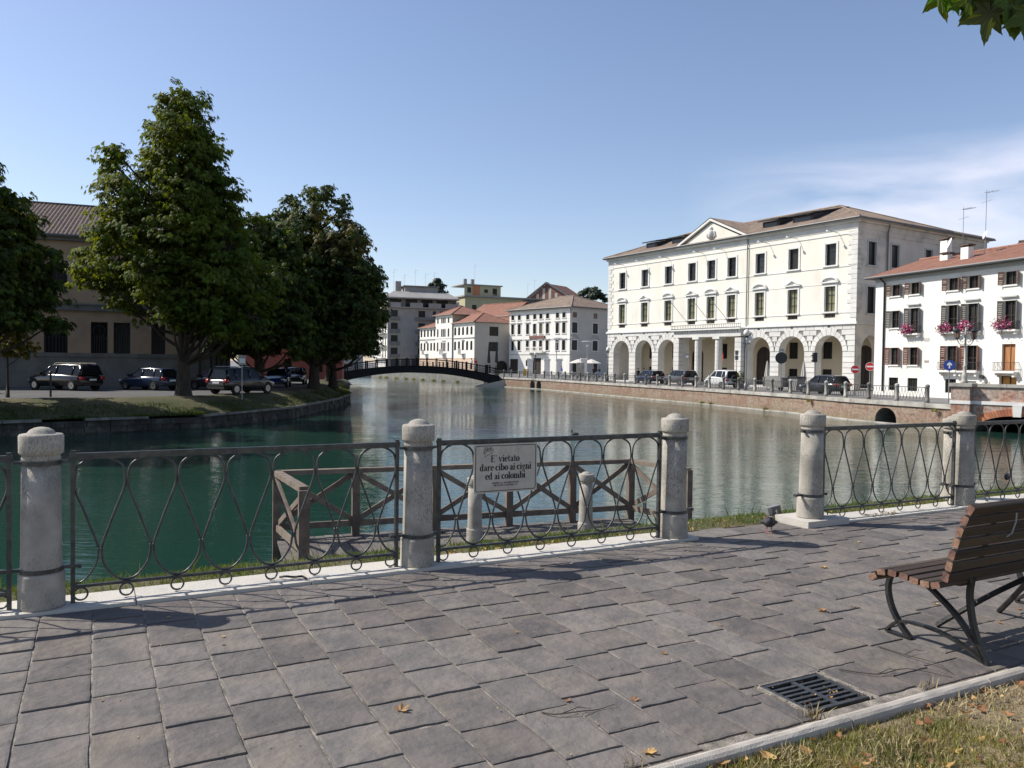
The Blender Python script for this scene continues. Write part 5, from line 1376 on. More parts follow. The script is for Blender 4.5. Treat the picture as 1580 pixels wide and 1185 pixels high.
# ---------------------------------------------------------------- white house on the right
HL, HR = (29.4, 65), (29.4+.3125*21, 65-.95*21)
wh, WL, WF = house('white_house', 'white house with brown shutters, flower boxes and a red tiled roof at the right edge', HL, HR, 10)
T1, T2, T3, T4, T5, T6, T7 = 2.1, 4.0, 7.5, 9.2, 12.1, 14.6, 17.2
hs = []; wins = []
for t in (T1, T2, T3, T4, T5, T6, T7): wins.append((t, 7.8, .95, .9, 'shutter_brown', 0))
for t in (T1,): wins.append((t, 5.3, .90, 1.35, 'shutter_grey', 0))
for t in (T2, T3, T4, T5, T6, T7): wins.append((t, 4.80, .95, 1.95, 'shutter_grey', 1))
for t in (T1, T2): wins.append((t, 2.40, .90, 1.35, 'shutter_red', 0))
for t in (T3, T4): wins.append((t, 2.05, .95, 1.75, 'shutter_red', 2))
for t in (T5, T6, T7): wins.append((t, 2.05, 1.0, 1.80, 'door', 3))
for t in (T1, T2, T3): wins.append((t, .40, .95, 1.0, None, 4))
wins.append((T4, .55, .95, .75, None, 5)); wins.append((T5, -.05, 1.3, 1.75, 'frontdoor', 6))
hs = [(t-w/2, t+w/2, z, z+h) for t, z, w, h, m_, k in wins]
b = MB(); wall_grid(b, WL, 0, 9.3, hs, depth=.3); b.build('wall', ['plaster_white', 'plaster_white'], wh)
b = MB(); wall_grid(b, 10, 0, 9.3, [], M=WF[2]); wall_grid(b, 10, 0, 9.3, [], M=WF[1]); b.box((0, 9.9, 0), (WL, 10, 9.3)); b.build('side_walls', 'plaster_white', wh)
def flowers(seed):
    rng = random.Random(seed); b = MB()
    for i in range(520):
        x = rng.gauss(0, .28); y = -rng.uniform(.0, .36); z = .10+rng.gauss(0, .17) - abs(x)*.15; r = rng.uniform(.028, .045)
        b.cur = 0 if rng.random() < .62 else (1 if rng.random() < .45 else 2)
        a = Matrix.Translation((max(-.75, min(.75, x)), y, z)) @ Matrix.Rotation(rng.uniform(0, 6), 4, 'Z') @ Matrix.Rotation(rng.uniform(-1, 1), 4, 'X')
        b.add([(-r, 0, -r), (r, 0, -r), (r, .01, r), (-r, .01, r), (0, -r*.6, 0)], [(0, 1, 4), (1, 2, 4), (2, 3, 4), (3, 0, 4)], a)
    return b.mesh('flowers', ['flower', 'flower_white', 'flower_leaf'])
def iron_balc(w, h=.55, d=.42):
    b = MB(); b.box((-w/2, -d, h-.03), (w/2, -d+.025, h)); b.box((-w/2, -d, .02), (w/2, -d+.02, .05))
    n = int(w/.13)
    for k in range(n+1): x = -w/2+w*k/n; b.tube([(x, -d+.01, .03), (x, -d-.05, h*.4), (x, -d+.01, h)], .011, 4)
    for sg in (-1, 1):
        b.box((sg*w/2-.012, -d, h-.03), (sg*w/2+.012, 0, h))
        for k in range(4): y = -d*(k+.5)/4; b.tube([(sg*w/2, y, .03), (sg*w/2, y, h)], .010, 4)
    return b.mesh('iron_balcony', 'iron_far')
for t, z, w, h, m_, k in wins:
    if k in (0, 1, 2):
        window(wh, None, t, z, w, h, depth=.24, pane='window_dark', frame='door_dark', bars=(1, 0 if h < 1 else 1))
        shutters(wh, None, t, z, w, h, m_, lw=.36, ang=42)
        b = MB(); b.box((-w/2-.10, -.09, -.10), (w/2+.10, .01, 0)); place(cached(('sill', w), lambda: b.mesh('sill', 'trim_white')), 'sill', wh, None, t, 0, z)
    if k == 1:
        b = MB(); b.box((-.78, -.42, -.24), (.78, 0, -.12)); b.box((-.70, -.30, -.42), (-.55, 0, -.24)); b.box((.55, -.30, -.42), (.70, 0, -.24))
        place(cached('wbalc', lambda: b.mesh('balcony_slab', 'trim_white')), 'balcony_slab', wh, None, t, 0, z+.12)
        bb_ = place(cached(('ib', 1.5), lambda: iron_balc(1.5, .55)), 'iron_balcony', wh, None, t, 0, z+.0)
        place(flowers(int(t*10)), 'flowers', wh, None, t-.18, -.32, z+.28, kind='stuff')
        b = MB(); b.box((-.62, -.16, 0), (.62, .01, .09)); place(cached('lintel', lambda: b.mesh('lintel_moulding', 'trim_grey')), 'lintel_moulding', wh, None, t, 0, z+h+.22)
    if k in (2, 3):
        b = MB(); b.box((-.80, -.48, -.16), (.80, 0, -.04)); b.box((-.72, -.34, -.42), (-.56, 0, -.16)); b.box((.56, -.34, -.42), (.72, 0, -.16))
        place(cached('wbalc2', lambda: b.mesh('balcony_slab', 'trim_white')), 'balcony_slab', wh, None, t, 0, z)
        place(cached(('ib', 1.56), lambda: iron_balc(1.56, .6, .46)), 'iron_balcony', wh, None, t, 0, z-.02)
    if k == 3: window(wh, None, t, z, w, h, depth=.2, pane='door_wood', frame='door_wood', bars=(1, 0), name='balcony_door')
    if k == 4: window(wh, None, t, z, w, h, depth=.16, pane='window_dark', frame='frame_dark', bars=(3, 2), fw=.035)
    if k == 5: window(wh, None, t, z, w, h, depth=.12, pane='trim_grey', frame='trim_grey', bars=(0, 3))
    if k == 6: window(wh, None, t, z, w, h+.0, depth=.9 if False else .28, pane='door_orange', frame='door_dark', bars=(1, 0), name='front_door')
b = MB(); b.box((0, -.02, 9.02), (WL, .0, 9.3)); b.box((0, -.14, 9.18), (WL, -.02, 9.3)); b.build('eaves_cornice', 'trim_grey', wh)
hip_roof(wh, 0, WL, 0, 10, 9.42, 1.75, oh=.55, m='tile_red', wave=.24, rows=10, hips=(0, 0), amp=.05, under='lead_grey')
b = MB(); b.add([(0, 0, 9.3), (0, 10, 9.3), (0, 5, 11.1)], [(0, 2, 1)]); b.build('gable', 'plaster_white', wh)
pipe(wh, [(1.05, -.10, .3), (1.05, -.10, 8.9), (.95, -.5, 9.3)], .07, 'dark_metal')
for (x, y, w, h, cap) in ((6.6, 2.3, .42, 1.0, 1), (2.9, 4.2, .42, 1.5, 1), (3.9, 3.2, .45, .5, 1)):
    zc = 9.42+y*.32; b = MB(); b.box((x-w, y-w*.6, zc-.3), (x+w*.6, y+w*.6, zc+h)); ch_ = b.build('chimney', 'plaster_white', wh)
    b = MB(); b.box((x-w-.1, y-w*.6-.1, zc+h+.12), (x+w*.6+.1, y+w*.6+.1, zc+h+.22)); b.box((x-w+.1, y-.1, zc+h), (x+w*.6-.1, y+.1, zc+h+.12)); b.build('chimney_cap', 'tile_old', ch_)
antenna(wh, 5.3, 3.2, 10.2, 4.2, 5); antenna(wh, 7.0, 3.5, 10.2, 5.2, 3)
for x, y, r in ((5.0, 2.2, .42), (7.2, 3.2, .34)):
    b = MB(); b.lathe([(.02, .10), (r*.6, .07), (r, 0)], 14, M=Matrix.Rotation(R(-35), 4, 'Z') @ Matrix.Rotation(R(70), 4, 'X')); o = b.build('satellite_dish', 'white_metal', wh); o.location = (x, y, 9.42+y*.35+1.5)
    b = MB(); b.tube([(x, y, 9.42+y*.3), (x, y, 9.42+y*.35+1.5)], .03, 4); b.build('dish_mast', 'grey_metal', wh)
for (t, z, w, h, m_) in ((5.5, 4.2, .45, .25, 'trim_grey'), (5.5, 2.6, .38, .16, 'trim_grey'), (10.75, 1.0, .6, .28, 'brick_flat')):
    b = MB(); b.box((t-w, -.03, z), (t, 0, z+h)); b.build('wall_plaque', 'stone_coping', wh)
b = MB(); b.tube([(10.3, -.1, 1.6), (10.3, -.35, 1.62)], .14, 8); b.build('wall_lamp', 'dark_metal', wh)

# ---------------------------------------------------------------- houses behind the white house
def simple_house(name, label, P0, P1, D, h, rise, wall, roof, cols=(), rows=(), ww=.9, z=RZ, hips=(1, 1), side_cols=(), frame='frame_dark', pane='window_dark', oh=.4, shutter=None, sur=None, wave=.4, sidew=None, group=None):
    r, L_, F = house(name, label, P0, P1, D, z=z, group=group)
    hs = [(s-ww/2, s+ww/2, a, a+q) for s in cols for a, q in rows]
    b = MB(); wall_grid(b, L_, 0, h, hs, depth=.2); b.build('wall', [wall, wall], r)
    h2 = [(s-ww/2, s+ww/2, a, a+q) for s in side_cols for a, q in rows]
    b = MB(); wall_grid(b, D, 0, h, h2, M=F[1], depth=.2); b.build('side_wall', [sidew or wall]*2, r)
    b = MB(); wall_grid(b, D, 0, h, h2, M=F[2], depth=.2); b.build('side_wall', [sidew or wall]*2, r)
    b = MB(); b.box((0, D-.1, 0), (L_, D, h)); b.build('rear_wall', wall, r)
    for s in cols:
        for a, q in rows:
            window(r, None, s, a, ww, q, depth=.16, frame=frame, pane=pane, bars=(1, 0))
            if sur: surround(r, None, s, a, ww, q, t=.14, p=.05, m=sur)
            if shutter: shutters(r, None, s, a, ww, q, shutter, lw=.4, ang=12)
    for s in side_cols:
        for a, q in rows:
            for M_ in (F[1], F[2]): window(r, M_, s, a, ww, q, depth=.16, frame=frame, pane=pane, bars=(1, 0))
    if roof: hip_roof(r, 0, L_, 0, D, h+.1, rise, oh=oh, m=roof, wave=wave, rows=6, hips=hips, amp=.05, under='trim_grey')
    return r, L_, F
simple_house('back_house', 'pale house with an old tiled gable roof behind the chimneys of the white house', (41.5, 74), (46.5, 62), 9, 10.8, 2.0, 'plaster_white', 'tile_red', hips=(0, 0))
simple_house('long_roof_house', 'dark tiled roof rising behind the red roof at the right edge', (47.5, 78), (60.0, 62), 10, 12.8, 2.2, 'plaster_side', 'tile_old', cols=(3, 7, 11), rows=((10.6, .9),), hips=(0, 0))

# ---------------------------------------------------------------- white palazzo C
CL, CR = (-.7, 172), (11.5, 157)
cols = [along(CL, CR, p) for p in (790, 800, 813, 823.7, 833.3, 843.5, 858.7, 868.8)]
cp, CLN, CF = house('white_palazzo', 'square white palazzo with small attic windows and a central balcony, left of the big palace', CL, CR, 15)
rows = ((11.35, 1.05), (8.3, 2.1), (4.9, 2.0)); hs = []
for i, s in enumerate(cols):
    for a, q in rows: hs.append((s-.5, s+.5, a, a+q))
hs += [(cols[0]-.9, cols[0]+1.9, -.1, 3.1), (cols[3]-.6, cols[4]+.2, -.1, 3.3), (cols[6]-.3, cols[6]+1.5, -.1, 2.1, .9), (cols[2]-.5, cols[2]+.3, 1.6, 2.9), (cols[5]-.4, cols[5]+.4, 1.6, 2.9)]
b = MB(); wall_grid(b, CLN, 0, 13.4, hs, depth=.3); b.build('wall', ['plaster_white', 'plaster_white'], cp)
for i, s in enumerate(cols):
    for a, q in rows:
        pane = 'curtain_olive' if (i, a) == (4, 8.3) else 'window_dark'
        window(cp, None, s, a, 1.0, q, depth=.18, frame='shutter_dark', pane=pane, bars=(1, 1)); surround(cp, None, s, a, 1.0, q, t=.14, p=.05)
    if i not in (3,): b = MB(); b.box((s-.85, -.2, 10.62), (s+.85, .0, 10.75)); b.box((s-.85, -.2, 7.12), (s+.85, .0, 7.25)); b.build('window_cornice', 'trim_grey', cp)
for (a, c) in ((hs[-5][0], hs[-5][1]), (hs[-4][0], hs[-4][1])):
    window(cp, None, (a+c)/2, -.1, c-a, 3.15, depth=.28, frame='door_dark', pane='door_dark', bars=(2, 0), name='shopfront')
window(cp, None, (hs[-3][0]+hs[-3][1])/2, -.1, 1.8, 3.1, rise=.9, depth=.28, frame='door_dark', pane='door_dark', bars=(1, 0), name='arched_door')
for s in (cols[2]-.1, cols[5]): window(cp, None, s, 1.6, .8, 1.3, depth=.2, frame='shutter_dark', pane='window_dark', bars=(1, 0))
b = MB(); x0, x1 = cols[2]+.6, cols[5]-.5; b.box((x0, -1.0, 4.4), (x1, 0, 4.65)); b.box((x0, -1.0, 5.45), (x1, -.85, 5.6))
n = 12
for k in range(n+1): x = x0+.08+(x1-x0-.16)*k/n; b.tube([(x, -.92, 4.65), (x, -.92, 5.45)], .06, 5)
b.build('stone_balcony', 'trim_white', cp)
b = MB(); b.box((x0+.2, -.25, 7.3), (x1-.2, 0, 7.9)); b.build('inscription_band', 'brick_flat', cp)
sc = [.9, 6.6, 12.2]; h2 = [(s-.75, s+.75, a, a+q) for s in sc for a, q in rows[1:]] + [(s-.55, s+.55, 11.35, 12.4) for s in sc] + [(s-.55, s+.55, .6, 3.0) for s in (1.0, 6.8, 12)]
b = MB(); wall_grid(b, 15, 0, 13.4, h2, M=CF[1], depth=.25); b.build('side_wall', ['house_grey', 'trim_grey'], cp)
for s in sc:
    for a, q in rows[1:]: window(cp, CF[1], s, a, 1.5, q, depth=.18, frame='shutter_dark', pane='shutter_dark', bars=(1, 0)); surround(cp, CF[1], s, a, 1.5, q, t=.14, p=.05)
    window(cp, CF[1], s, 11.35, 1.1, 1.05, depth=.18, frame='shutter_brown', pane='shutter_brown', bars=(1, 0))
    b = MB(); b.bar((s-1.1, -.12, 7.3), (s, -.12, 7.9), .2, .12); b.bar((s, -.12, 7.9), (s+1.1, -.12, 7.3), .2, .12); o = b.build('window_pediment', 'trim_grey', cp); o.matrix_local = CF[1]
for s in (1.0, 6.8, 12): window(cp, CF[1], s, .6, 1.1, 2.4, depth=.18, frame='shutter_dark', pane='window_dark', bars=(1, 1))
b = MB(); wall_grid(b, 15, 0, 13.4, [], M=CF[2]); b.box((0, 14.9, 0), (CLN, 15, 13.4)); b.build('rear_walls', 'plaster_white', cp)
for z, p in ((4.0, .08), (7.0, .05), (13.1, .35)):
    b = MB(); b.box((-p, -p, z), (CLN+p, .0, z+.16)); b.box((CLN, .003, z+.003), (CLN+p, 15, z+.157)); b.build('string_course', 'trim_grey', cp)
hip_roof(cp, 0, CLN, 0, 15, 13.45, 3.0, oh=.7, m='tile_brown', wave=.45, rows=7, under='trim_grey')
pipe(cp, [(CLN-.15, -.12, .2), (CLN-.15, -.12, 13.2)], .08)

# ---------------------------------------------------------------- long white row B with a raised middle
BL_, BR_ = (-22.6, 195), (-8.1, 170)
def at(px): return along(BL_, BR_, px)
br, BLN, BF = house('white_row', 'long white row with a raised middle, arched windows and red tiled roofs behind the footbridge', BL_, BR_, 9)
xa, xb = at(672), at(698)
hs = []; ww = []
for p in (649.5, 654.5, 659.5, 664.6, 669.5): ww += [(at(p), 8.2, .95, 1.7, .3), (at(p), 4.9, .95, 1.9, .3), ]
for p in (675.5, 681.5, 684, 686.5, 692): ww += [(at(p), 11.1, .7 if 680 < p < 688 else .8, 1.3, .3), (at(p), 8.0, .7 if 680 < p < 688 else .8, 1.9, .3), (at(p), 4.7, .7 if 680 < p < 688 else .8, 2.1, .3)]
for p in (701.5, 707.5, 713.5, 720, 726.5): ww += [(at(p), 8.2, 1.0, 1.8, .4), (at(p), 4.9, 1.0, 2.0, .4), (at(p), .8, .8, 1.6, 0)]
for p in (653, 660, 668, 678, 684, 691): ww += [(at(p), 1.0, .8, 1.3, 0)]
b = MB(); wall_grid(b, xa, 3.2, 10.3, [(s-w/2, s+w/2, z, z+h-r, r) for s, z, w, h, r in ww if s < xa and z > 3]); b.build('left_wall', ['plaster_white', 'trim_grey'], br)
b = MB(); wall_grid(b, xb, 3.2, 12.9, [(s-w/2, s+w/2, z, z+h-r, r) for s, z, w, h, r in ww if xa < s < xb and z > 3], x0=xa, M=Matrix.Translation((0, -.15, 0))); b.build('middle_wall', ['plaster_white', 'trim_grey'], br)
b = MB(); wall_grid(b, BLN, 3.2, 10.8, [(s-w/2, s+w/2, z, z+h-r, r) for s, z, w, h, r in ww if s > xb and z > 3], x0=xb); b.build('right_wall', ['plaster_white', 'trim_grey'], br)
b = MB(); wall_grid(b, BLN, 0, 3.2, [(s-w/2, s+w/2, z, z+h) for s, z, w, h, r in ww if z < 3], M=Matrix.Translation((0, -.05, 0))); b.build('base_wall', ['peach_base', 'trim_grey'], br)
for s, z, w, h, r in ww: window(br, None, s, z, w, h, rise=r, depth=.14, frame='shutter_dark', pane='window_dark', bars=(1, 0))
sideh = [(3.6, 5.8, 8.0, 10.0), (3.6, 5.8, 4.7, 6.7), (2.6, 4.0, 0, 1.8, .0), (5.2, 8.2, 0, 1.4, 1.3)]
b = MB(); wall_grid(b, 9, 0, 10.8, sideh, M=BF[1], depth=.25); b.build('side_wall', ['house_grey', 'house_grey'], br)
for h in sideh[:3]: window(br, BF[1], (h[0]+h[1])/2, h[2], h[1]-h[0], h[3]-h[2], depth=.18, frame='shutter_dark', pane='window_dark', bars=(1, 0))
window(br, BF[1], 6.7, 0, 3.0, 2.7, rise=1.3, depth=.25, frame='door_dark', pane='door_dark', bars=(0, 0), name='arched_gateway')
for z in (7.55,):
    b = MB(); b.box((0, -.2, z), (BLN, 0, z+.12)); b.build('string_course', 'trim_grey', br)
b = MB(); wall_grid(b, 9, 0, 12.9, [], M=Matrix.Translation((xb, -.15, 0)) @ Matrix.Rotation(R(90), 4, 'Z')); wall_grid(b, 9, 0, 12.9, [], M=Matrix.Translation((xa, 8.85, 0)) @ Matrix.Rotation(R(-90), 4, 'Z')); b.build('middle_side_walls', 'house_tan', br)
hip_roof(br, 0, xa-.4, 0, 9, 10.35, 2.0, oh=.4, m='tile_red', wave=.45, rows=5, hips=(1, 0))
hip_roof(br, xa, xb, -.15, 9, 12.95, 2.3, oh=.5, m='tile_red', wave=.45, rows=5, name='middle_roof')
hip_roof(br, xb+.5, BLN, 0, 9, 10.85, 2.3, oh=.45, m='tile_red', wave=.45, rows=5, hips=(0, 1), name='right_roof')
for p in (657, 685, 713.5):
    s = at(p); b = MB(); w = 1.3 if p != 685 else 2.0; b.box((s-w/2, -.9, 3.9), (s+w/2, 0, 4.1))
    for k in range(8): b.box((s-w/2+k*w/7.3, -.9, 4.1), (s-w/2+k*w/7.3+.07, -.83, 5.1))
    b.box((s-w/2, -.92, 5.1), (s+w/2, -.82, 5.2)); b.build('balcony', 'trim_grey', br)
    b = MB(); b.box((s-w/2, -.3, 7.05), (s+w/2, 0, 7.2)); b.build('window_cornice', 'trim_grey', br)
pipe(br, [(xb+.15, -.2, .2), (xb+.15, -.2, 10.7)], .12)
# tan house between, with gable house behind it
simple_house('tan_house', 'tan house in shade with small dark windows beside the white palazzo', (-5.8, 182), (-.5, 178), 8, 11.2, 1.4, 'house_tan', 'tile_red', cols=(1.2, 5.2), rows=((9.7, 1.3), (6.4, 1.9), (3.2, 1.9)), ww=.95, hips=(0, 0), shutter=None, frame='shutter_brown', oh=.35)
simple_house('gable_house', 'white gabled house with a big red tiled roof behind the row', (-11.5, 200), (-1.0, 190), 12, 13.3, 3.6, 'plaster_white', 'tile_red', hips=(0, 0), side_cols=())
# arcade at the foot of the tan house handled by dark gateway
# ---------------------------------------------------------------- grey apartment block A
a20 = R(18); AL = (-31, 198); ARt = (-31+17.5*math.cos(a20), 198+17.5*math.sin(a20))
ab, ALN, AF = house('grey_apartment_block', 'grey concrete apartment block with balconies and a stepped attic beside the trees', AL, ARt, 20)
hs = []; ww = []
for f in range(5):
    z = 1.0+f*3.1 + (0 if f else .2)
    if f == 0: ww += [(2.0+i*2.6, .2, 2.2, 2.6) for i in range(5)]; continue
    for s, w in ((1.7, 1.7), (8.6, 1.7), (11.8, .8), (13.6, .8), (16, 1.9)): ww.append((s, z, w, 1.6))
b = MB(); wall_grid(b, ALN, 0, 15.6, [(s-w/2, s+w/2, z, z+h) for s, z, w, h in ww], depth=.3); b.build('wall', ['concrete_flat', 'concrete_dark'], ab)
for s, z, w, h in ww: window(ab, None, s, z, w, h, depth=.2, frame='frame_dark' if z > .5 else 'dark_metal', pane='glass_bluish' if z < .5 else 'window_dark', bars=(1, 0))
for f in range(1, 5):
    z = f*3.1+.15; b = MB(); b.box((.4, -.5, z), (3.1, .0, z+.85)); b.build('balcony_parapet', 'concrete_dark', ab)
    b = MB(); b.box((7.0, -.6, z), (ALN, .0, z+.8)); b.build('balcony_parapet', 'concrete_dark', ab)
b = MB(); b.box((-.3, -.7, 15.6), (ALN+.3, 20, 15.85)); b.build('roof_slab', 'concrete_flat', ab)
b = MB()
for x in (0, 5.5, 10.2, 14.5): b.box((x, -.7, 15.85), (x+3.2, -.5, 16.9))
b.build('terrace_parapet', 'concrete_flat', ab)
aw = [(2.2+i*4.0, 15.95, 2.9, 1.9) for i in range(4)]
b = MB(); wall_grid(b, ALN, 15.85, 18.6, [(s-w/2, s+w/2, z, z+h) for s, z, w, h in aw], M=Matrix.Translation((0, 1.6, 0))); b.build('attic_wall', ['concrete_flat', 'concrete_dark'], ab)
for s, z, w, h in aw: window(ab, Matrix.Translation((0, 1.6, 0)), s, z, w, h, depth=.2, pane='window_dark', bars=(1, 0))
b = MB(); b.add([(-.6, -.9, 18.2), (ALN+.6, -.9, 18.2), (ALN+.6, 20.5, 18.2), (-.6, 20.5, 18.2), (2.0, 3.2, 20.0), (ALN-1.5, 3.2, 20.0), (ALN-1.5, 16, 20.0), (2.0, 16, 20.0)], [(0, 1, 5, 4), (1, 2, 6, 5), (2, 3, 7, 6), (3, 0, 4, 7), (4, 5, 6, 7)]); b.box((-.6, -.9, 17.9), (ALN+.6, 20.5, 18.2)); b.build('mansard_roof', 'concrete_flat', ab)
b = MB(); b.box((5, 4, 19.9), (ALN-4, 14, 21.3)); b.build('penthouse', 'concrete_flat', ab); b = MB(); b.box((4.6, 3.6, 21.3), (ALN-3.6, 14.4, 21.6)); b.build('penthouse_roof', 'concrete_dark', ab)
b = MB(); b.box((3.0, 6, 19.9), (4.4, 7.4, 22.8)); b.build('chimney', 'concrete_flat', ab)
b = MB(); wall_grid(b, 20, 0, 18.0, [], M=AF[2]); wall_grid(b, 20, 0, 18.0, [], M=AF[1]); b.build('side_walls', 'plaster_white', ab)
for f in range(5):
    b = MB(); b.box((-1.2, 1, 3.0+f*3.1), (0, 19, 3.2+f*3.1)); b.box((-1.2, 1, 3.2+f*3.1), (-1.1, 19, 4.1+f*3.1)); b.build('side_balcony', 'frame_white', ab)
    b = MB()
    for y in (2, 6, 10, 14, 17.5): b.box((-.03, y, 3.3+f*3.1), (0.0, y+1.6, 5.5+f*3.1))
    b.build('side_windows', 'window_dark', ab)
for x, y, h in ((2, 3, 5.5), (5, 5, 4.5), (8, 6, 6), (10.5, 5, 5), (13, 6, 5.5)): antenna(ab, x, y, 20, h, 3)
# ---------------------------------------------------------------- yellow block, brown gable block
yb, YL, YF = simple_house('yellow_block', 'pale yellow apartment block with a flat roof and penthouse above the red roofs', (-13.8, 230), (3.0, 238), 14, 21.2, 0, 'yellow_flat', None, cols=(2.9, 7.5, 10.6, 13.2, 14.9), rows=((17.0, 1.9), (13.6, 1.9)), ww=1.4)
b = MB(); b.box((-.5, -.8, 21.2), (YL+8, 14, 21.6)); b.build('roof_slab', 'concrete_flat', yb)
b = MB(); b.box((YL+.01, .3, 0), (YL+8, 14, 21.2)); b.build('grey_wing', 'concrete_dark', yb)
b = MB(); wall_grid(b, 11.5, 21.6, 24.6, [(.9, 2.1, 22.4, 24.0), (6.2, 7.4, 22.6, 23.6), (8.9, 10.3, 21.8, 24.0)], M=Matrix.Translation((0, .6, 0))); b.build('penthouse', ['yellow_flat', 'concrete_dark'], yb)
for s, w in ((1.5, 1.2), (6.8, 1.2), (9.6, 1.4)): window(yb, Matrix.Translation((0, .6, 0)), s, 22.4, w, 1.5, depth=.2, pane='window_dark')
b = MB(); b.box((2.6, .5, 21.62), (4.8, .59, 24.5)); b.build('brick_panel', 'brick_orange', yb)
b = MB(); b.box((11.49, .6, 21.6), (11.5, 10, 24.6)); b.box((-.4, .2, 24.6), (12, 10, 24.9)); b.build('penthouse_roof', 'concrete_flat', yb)
for x in (1.3, 3.6): b = MB(); b.box((x-.45, 3, 24.9), (x+.45, 3.8, 26.6)); b.build('chimney', 'concrete_flat', yb)
antenna(yb, 4.2, 3, 24.9, 6, 3)
gb, GLN, GF = simple_house('brown_gable_block', 'dark brown brick block with a stepped gable and small windows on the skyline', (1.5, 246), (15.6, 236), 12, 21.0, 0, 'brick_flat', None, cols=(2.4, 5.6, 8.6, 11.6, 14.6), rows=((18.0, 1.8),), ww=1.1)
b = MB(); b.prism([(3.2, -.02, 21.0), (GLN+.5, -.02, 21.0), (GLN+.3, -.02, 22.0), (10.6, -.02, 26.2), (3.4, -.02, 21.6)], (0, 11, 0)); b.build('gable', 'brick_flat', gb)
b = MB(); b.bar((2.6, -.3, 21.4), (10.6, -.3, 26.5), .9, .3); b.bar((10.6, -.3, 26.5), (GLN+1, -.3, 22.1), .9, .3); b.build('gable_verge', 'roof_slate', gb)
b = MB()
for x in (6.8, 9.0, 11.2, 13.4): b.box((x, -.06, 21.3), (x+.9, -.02, 23.2 + (1.6 if 8 < x < 12 else 0)))
b.build('gable_panels', 'house_grey', gb)
for x, z in ((5.4, 23.6), (7.0, 24.6)): b = MB(); b.box((x, 3, z-2), (x+.7, 3.7, z+1.2)); b.build('chimney', 'brick_orange', gb)
antenna(gb, 4.0, 3, 22, 6, 3); antenna(gb, 1.5, 3, 21, 6, 3)
simple_house('grey_attic_house', 'grey flat-roofed house peeping between the two apartment blocks', (-22, 226), (-14.5, 228), 10, 18.5, 0, 'concrete_dark', None, cols=(2.2, 5.2), rows=((16.2, 1.5),))
b = MB(); b.box((0, 0, 0), (1.6, 1.6, 3.4)); b.build('tank_tower', 'frame_white', None, label='small white domed roof turret behind the raised roof of the white row', cat='turret').location = (-15.5, 206, 13.8)

# ---------------------------------------------------------------- ochre building behind the chestnut trees
d_ = Vector((.935, .354, 0)).normalized(); OC = Vector((-30.1, 58, 0))
OL, OR_ = OC-d_*26, OC+d_*9.1
og, OLN, OF = house('ochre_building', 'two-storey ochre building with a pale stone base and tiled roof behind the chestnut trees', OL[:2], OR_[:2], 16)
def oat(px): return along(OL[:2], OR_[:2], px)
lw2 = [(oat(p), 2.42, w, 2.3, 0) for p, w in ((86, 1.5), (153, 1.1), (188, 1.1), (244, .95))] + [(x, 2.42, 1.2, 2.3, 0) for x in (2.5, 5.5, 9, 12, 15)]
up2 = [(oat(p), 7.05, 1.4, 1.85, .25) for p in (87, 150, 205)] + [(x, 7.05, 1.4, 1.85, .25) for x in (3, 8, 13)]
b = MB(); wall_grid(b, OLN, 2.4, 10.7, [(s-w/2, s+w/2, z, z+h-r, r) for s, z, w, h, r in lw2+up2], depth=.35); b.build('wall', ['ochre', 'ochre'], og)
for s, z, w, h, r in lw2+up2: window(og, None, s, z, w, h, rise=r, depth=.25, frame='door_dark', pane='window_dark', bars=(1, 1))
for s, z, w, h, r in lw2:
    b = MB(); n = 7
    for k in range(n): x = s-w/2+w*(k+.5)/n; b.tube([(x, .03, z), (x, .03, z+h*.55)], .02, 4)
    b.tube([(s+.4*math.cos(t*.6), .03, z+h*.72+.4*math.sin(t*.6)) for t in range(11)], .025, 4)
    b.build('window_grille', 'iron_far', og)
b = MB(); b.box((0, -.18, 0), (OLN, 0, 2.4)); b.build('stone_base', 'socle_grey', og)
x = 0.0
while x < OLN-.5: b = MB(); b.box((x+.01, -.24, 2.18), (min(x+2.4, OLN)-.01, 0.01, 2.46)); b.build('base_slab', 'socle_grey', og); x += 2.4
b = MB(); b.box((0, -.22, 5.5), (OLN, 0, 5.9)); b.box((0, -.30, 5.9), (OLN, 0, 6.0)); b.build('string_course', 'socle_grey', og)
b = MB(); b.box((0, -.35, 10.45), (OLN+.35, 0, 10.75)); b.build('cornice', 'socle_grey', og)
b = MB(); wall_grid(b, 16, 0, 10.7, [], M=OF[1]); wall_grid(b, 16, 0, 10.7, [], M=OF[2]); b.box((0, 15.9, 0), (OLN, 16, 10.7)); b.build('other_walls', 'ochre', og)
for px in (283, 308, 325, 333, 341, 349): s = oat(px); pipe(og, [(s, -.30, .3), (s, -.30, 10.5)], .07, 'dark_metal')
hip_roof(og, 0, OLN, 0, 16, 10.8, 3.5, oh=.6, m='tile_old', wave=.27, rows=24, amp=.07)
antenna(og, 11.8, 6, 13, 3.2, 3)
rh, RL, RF = simple_house('red_house', 'small dark red house glimpsed between the ochre building and the trees', (-31, 92), (-20, 94), 8, 6.5, 1.5, 'red_house', 'tile_old', cols=(2, 5, 8.5), rows=((3.6, 1.3), (.8, 1.5)))
simple_house('street_house', 'pale house glimpsed under the crowns beyond the red house', (-40, 130), (-25, 134), 8, 8.0, 1.5, 'house_grey', 'tile_old', cols=(2, 5, 8, 11), rows=((5.0, 1.5), (1.2, 1.6)))
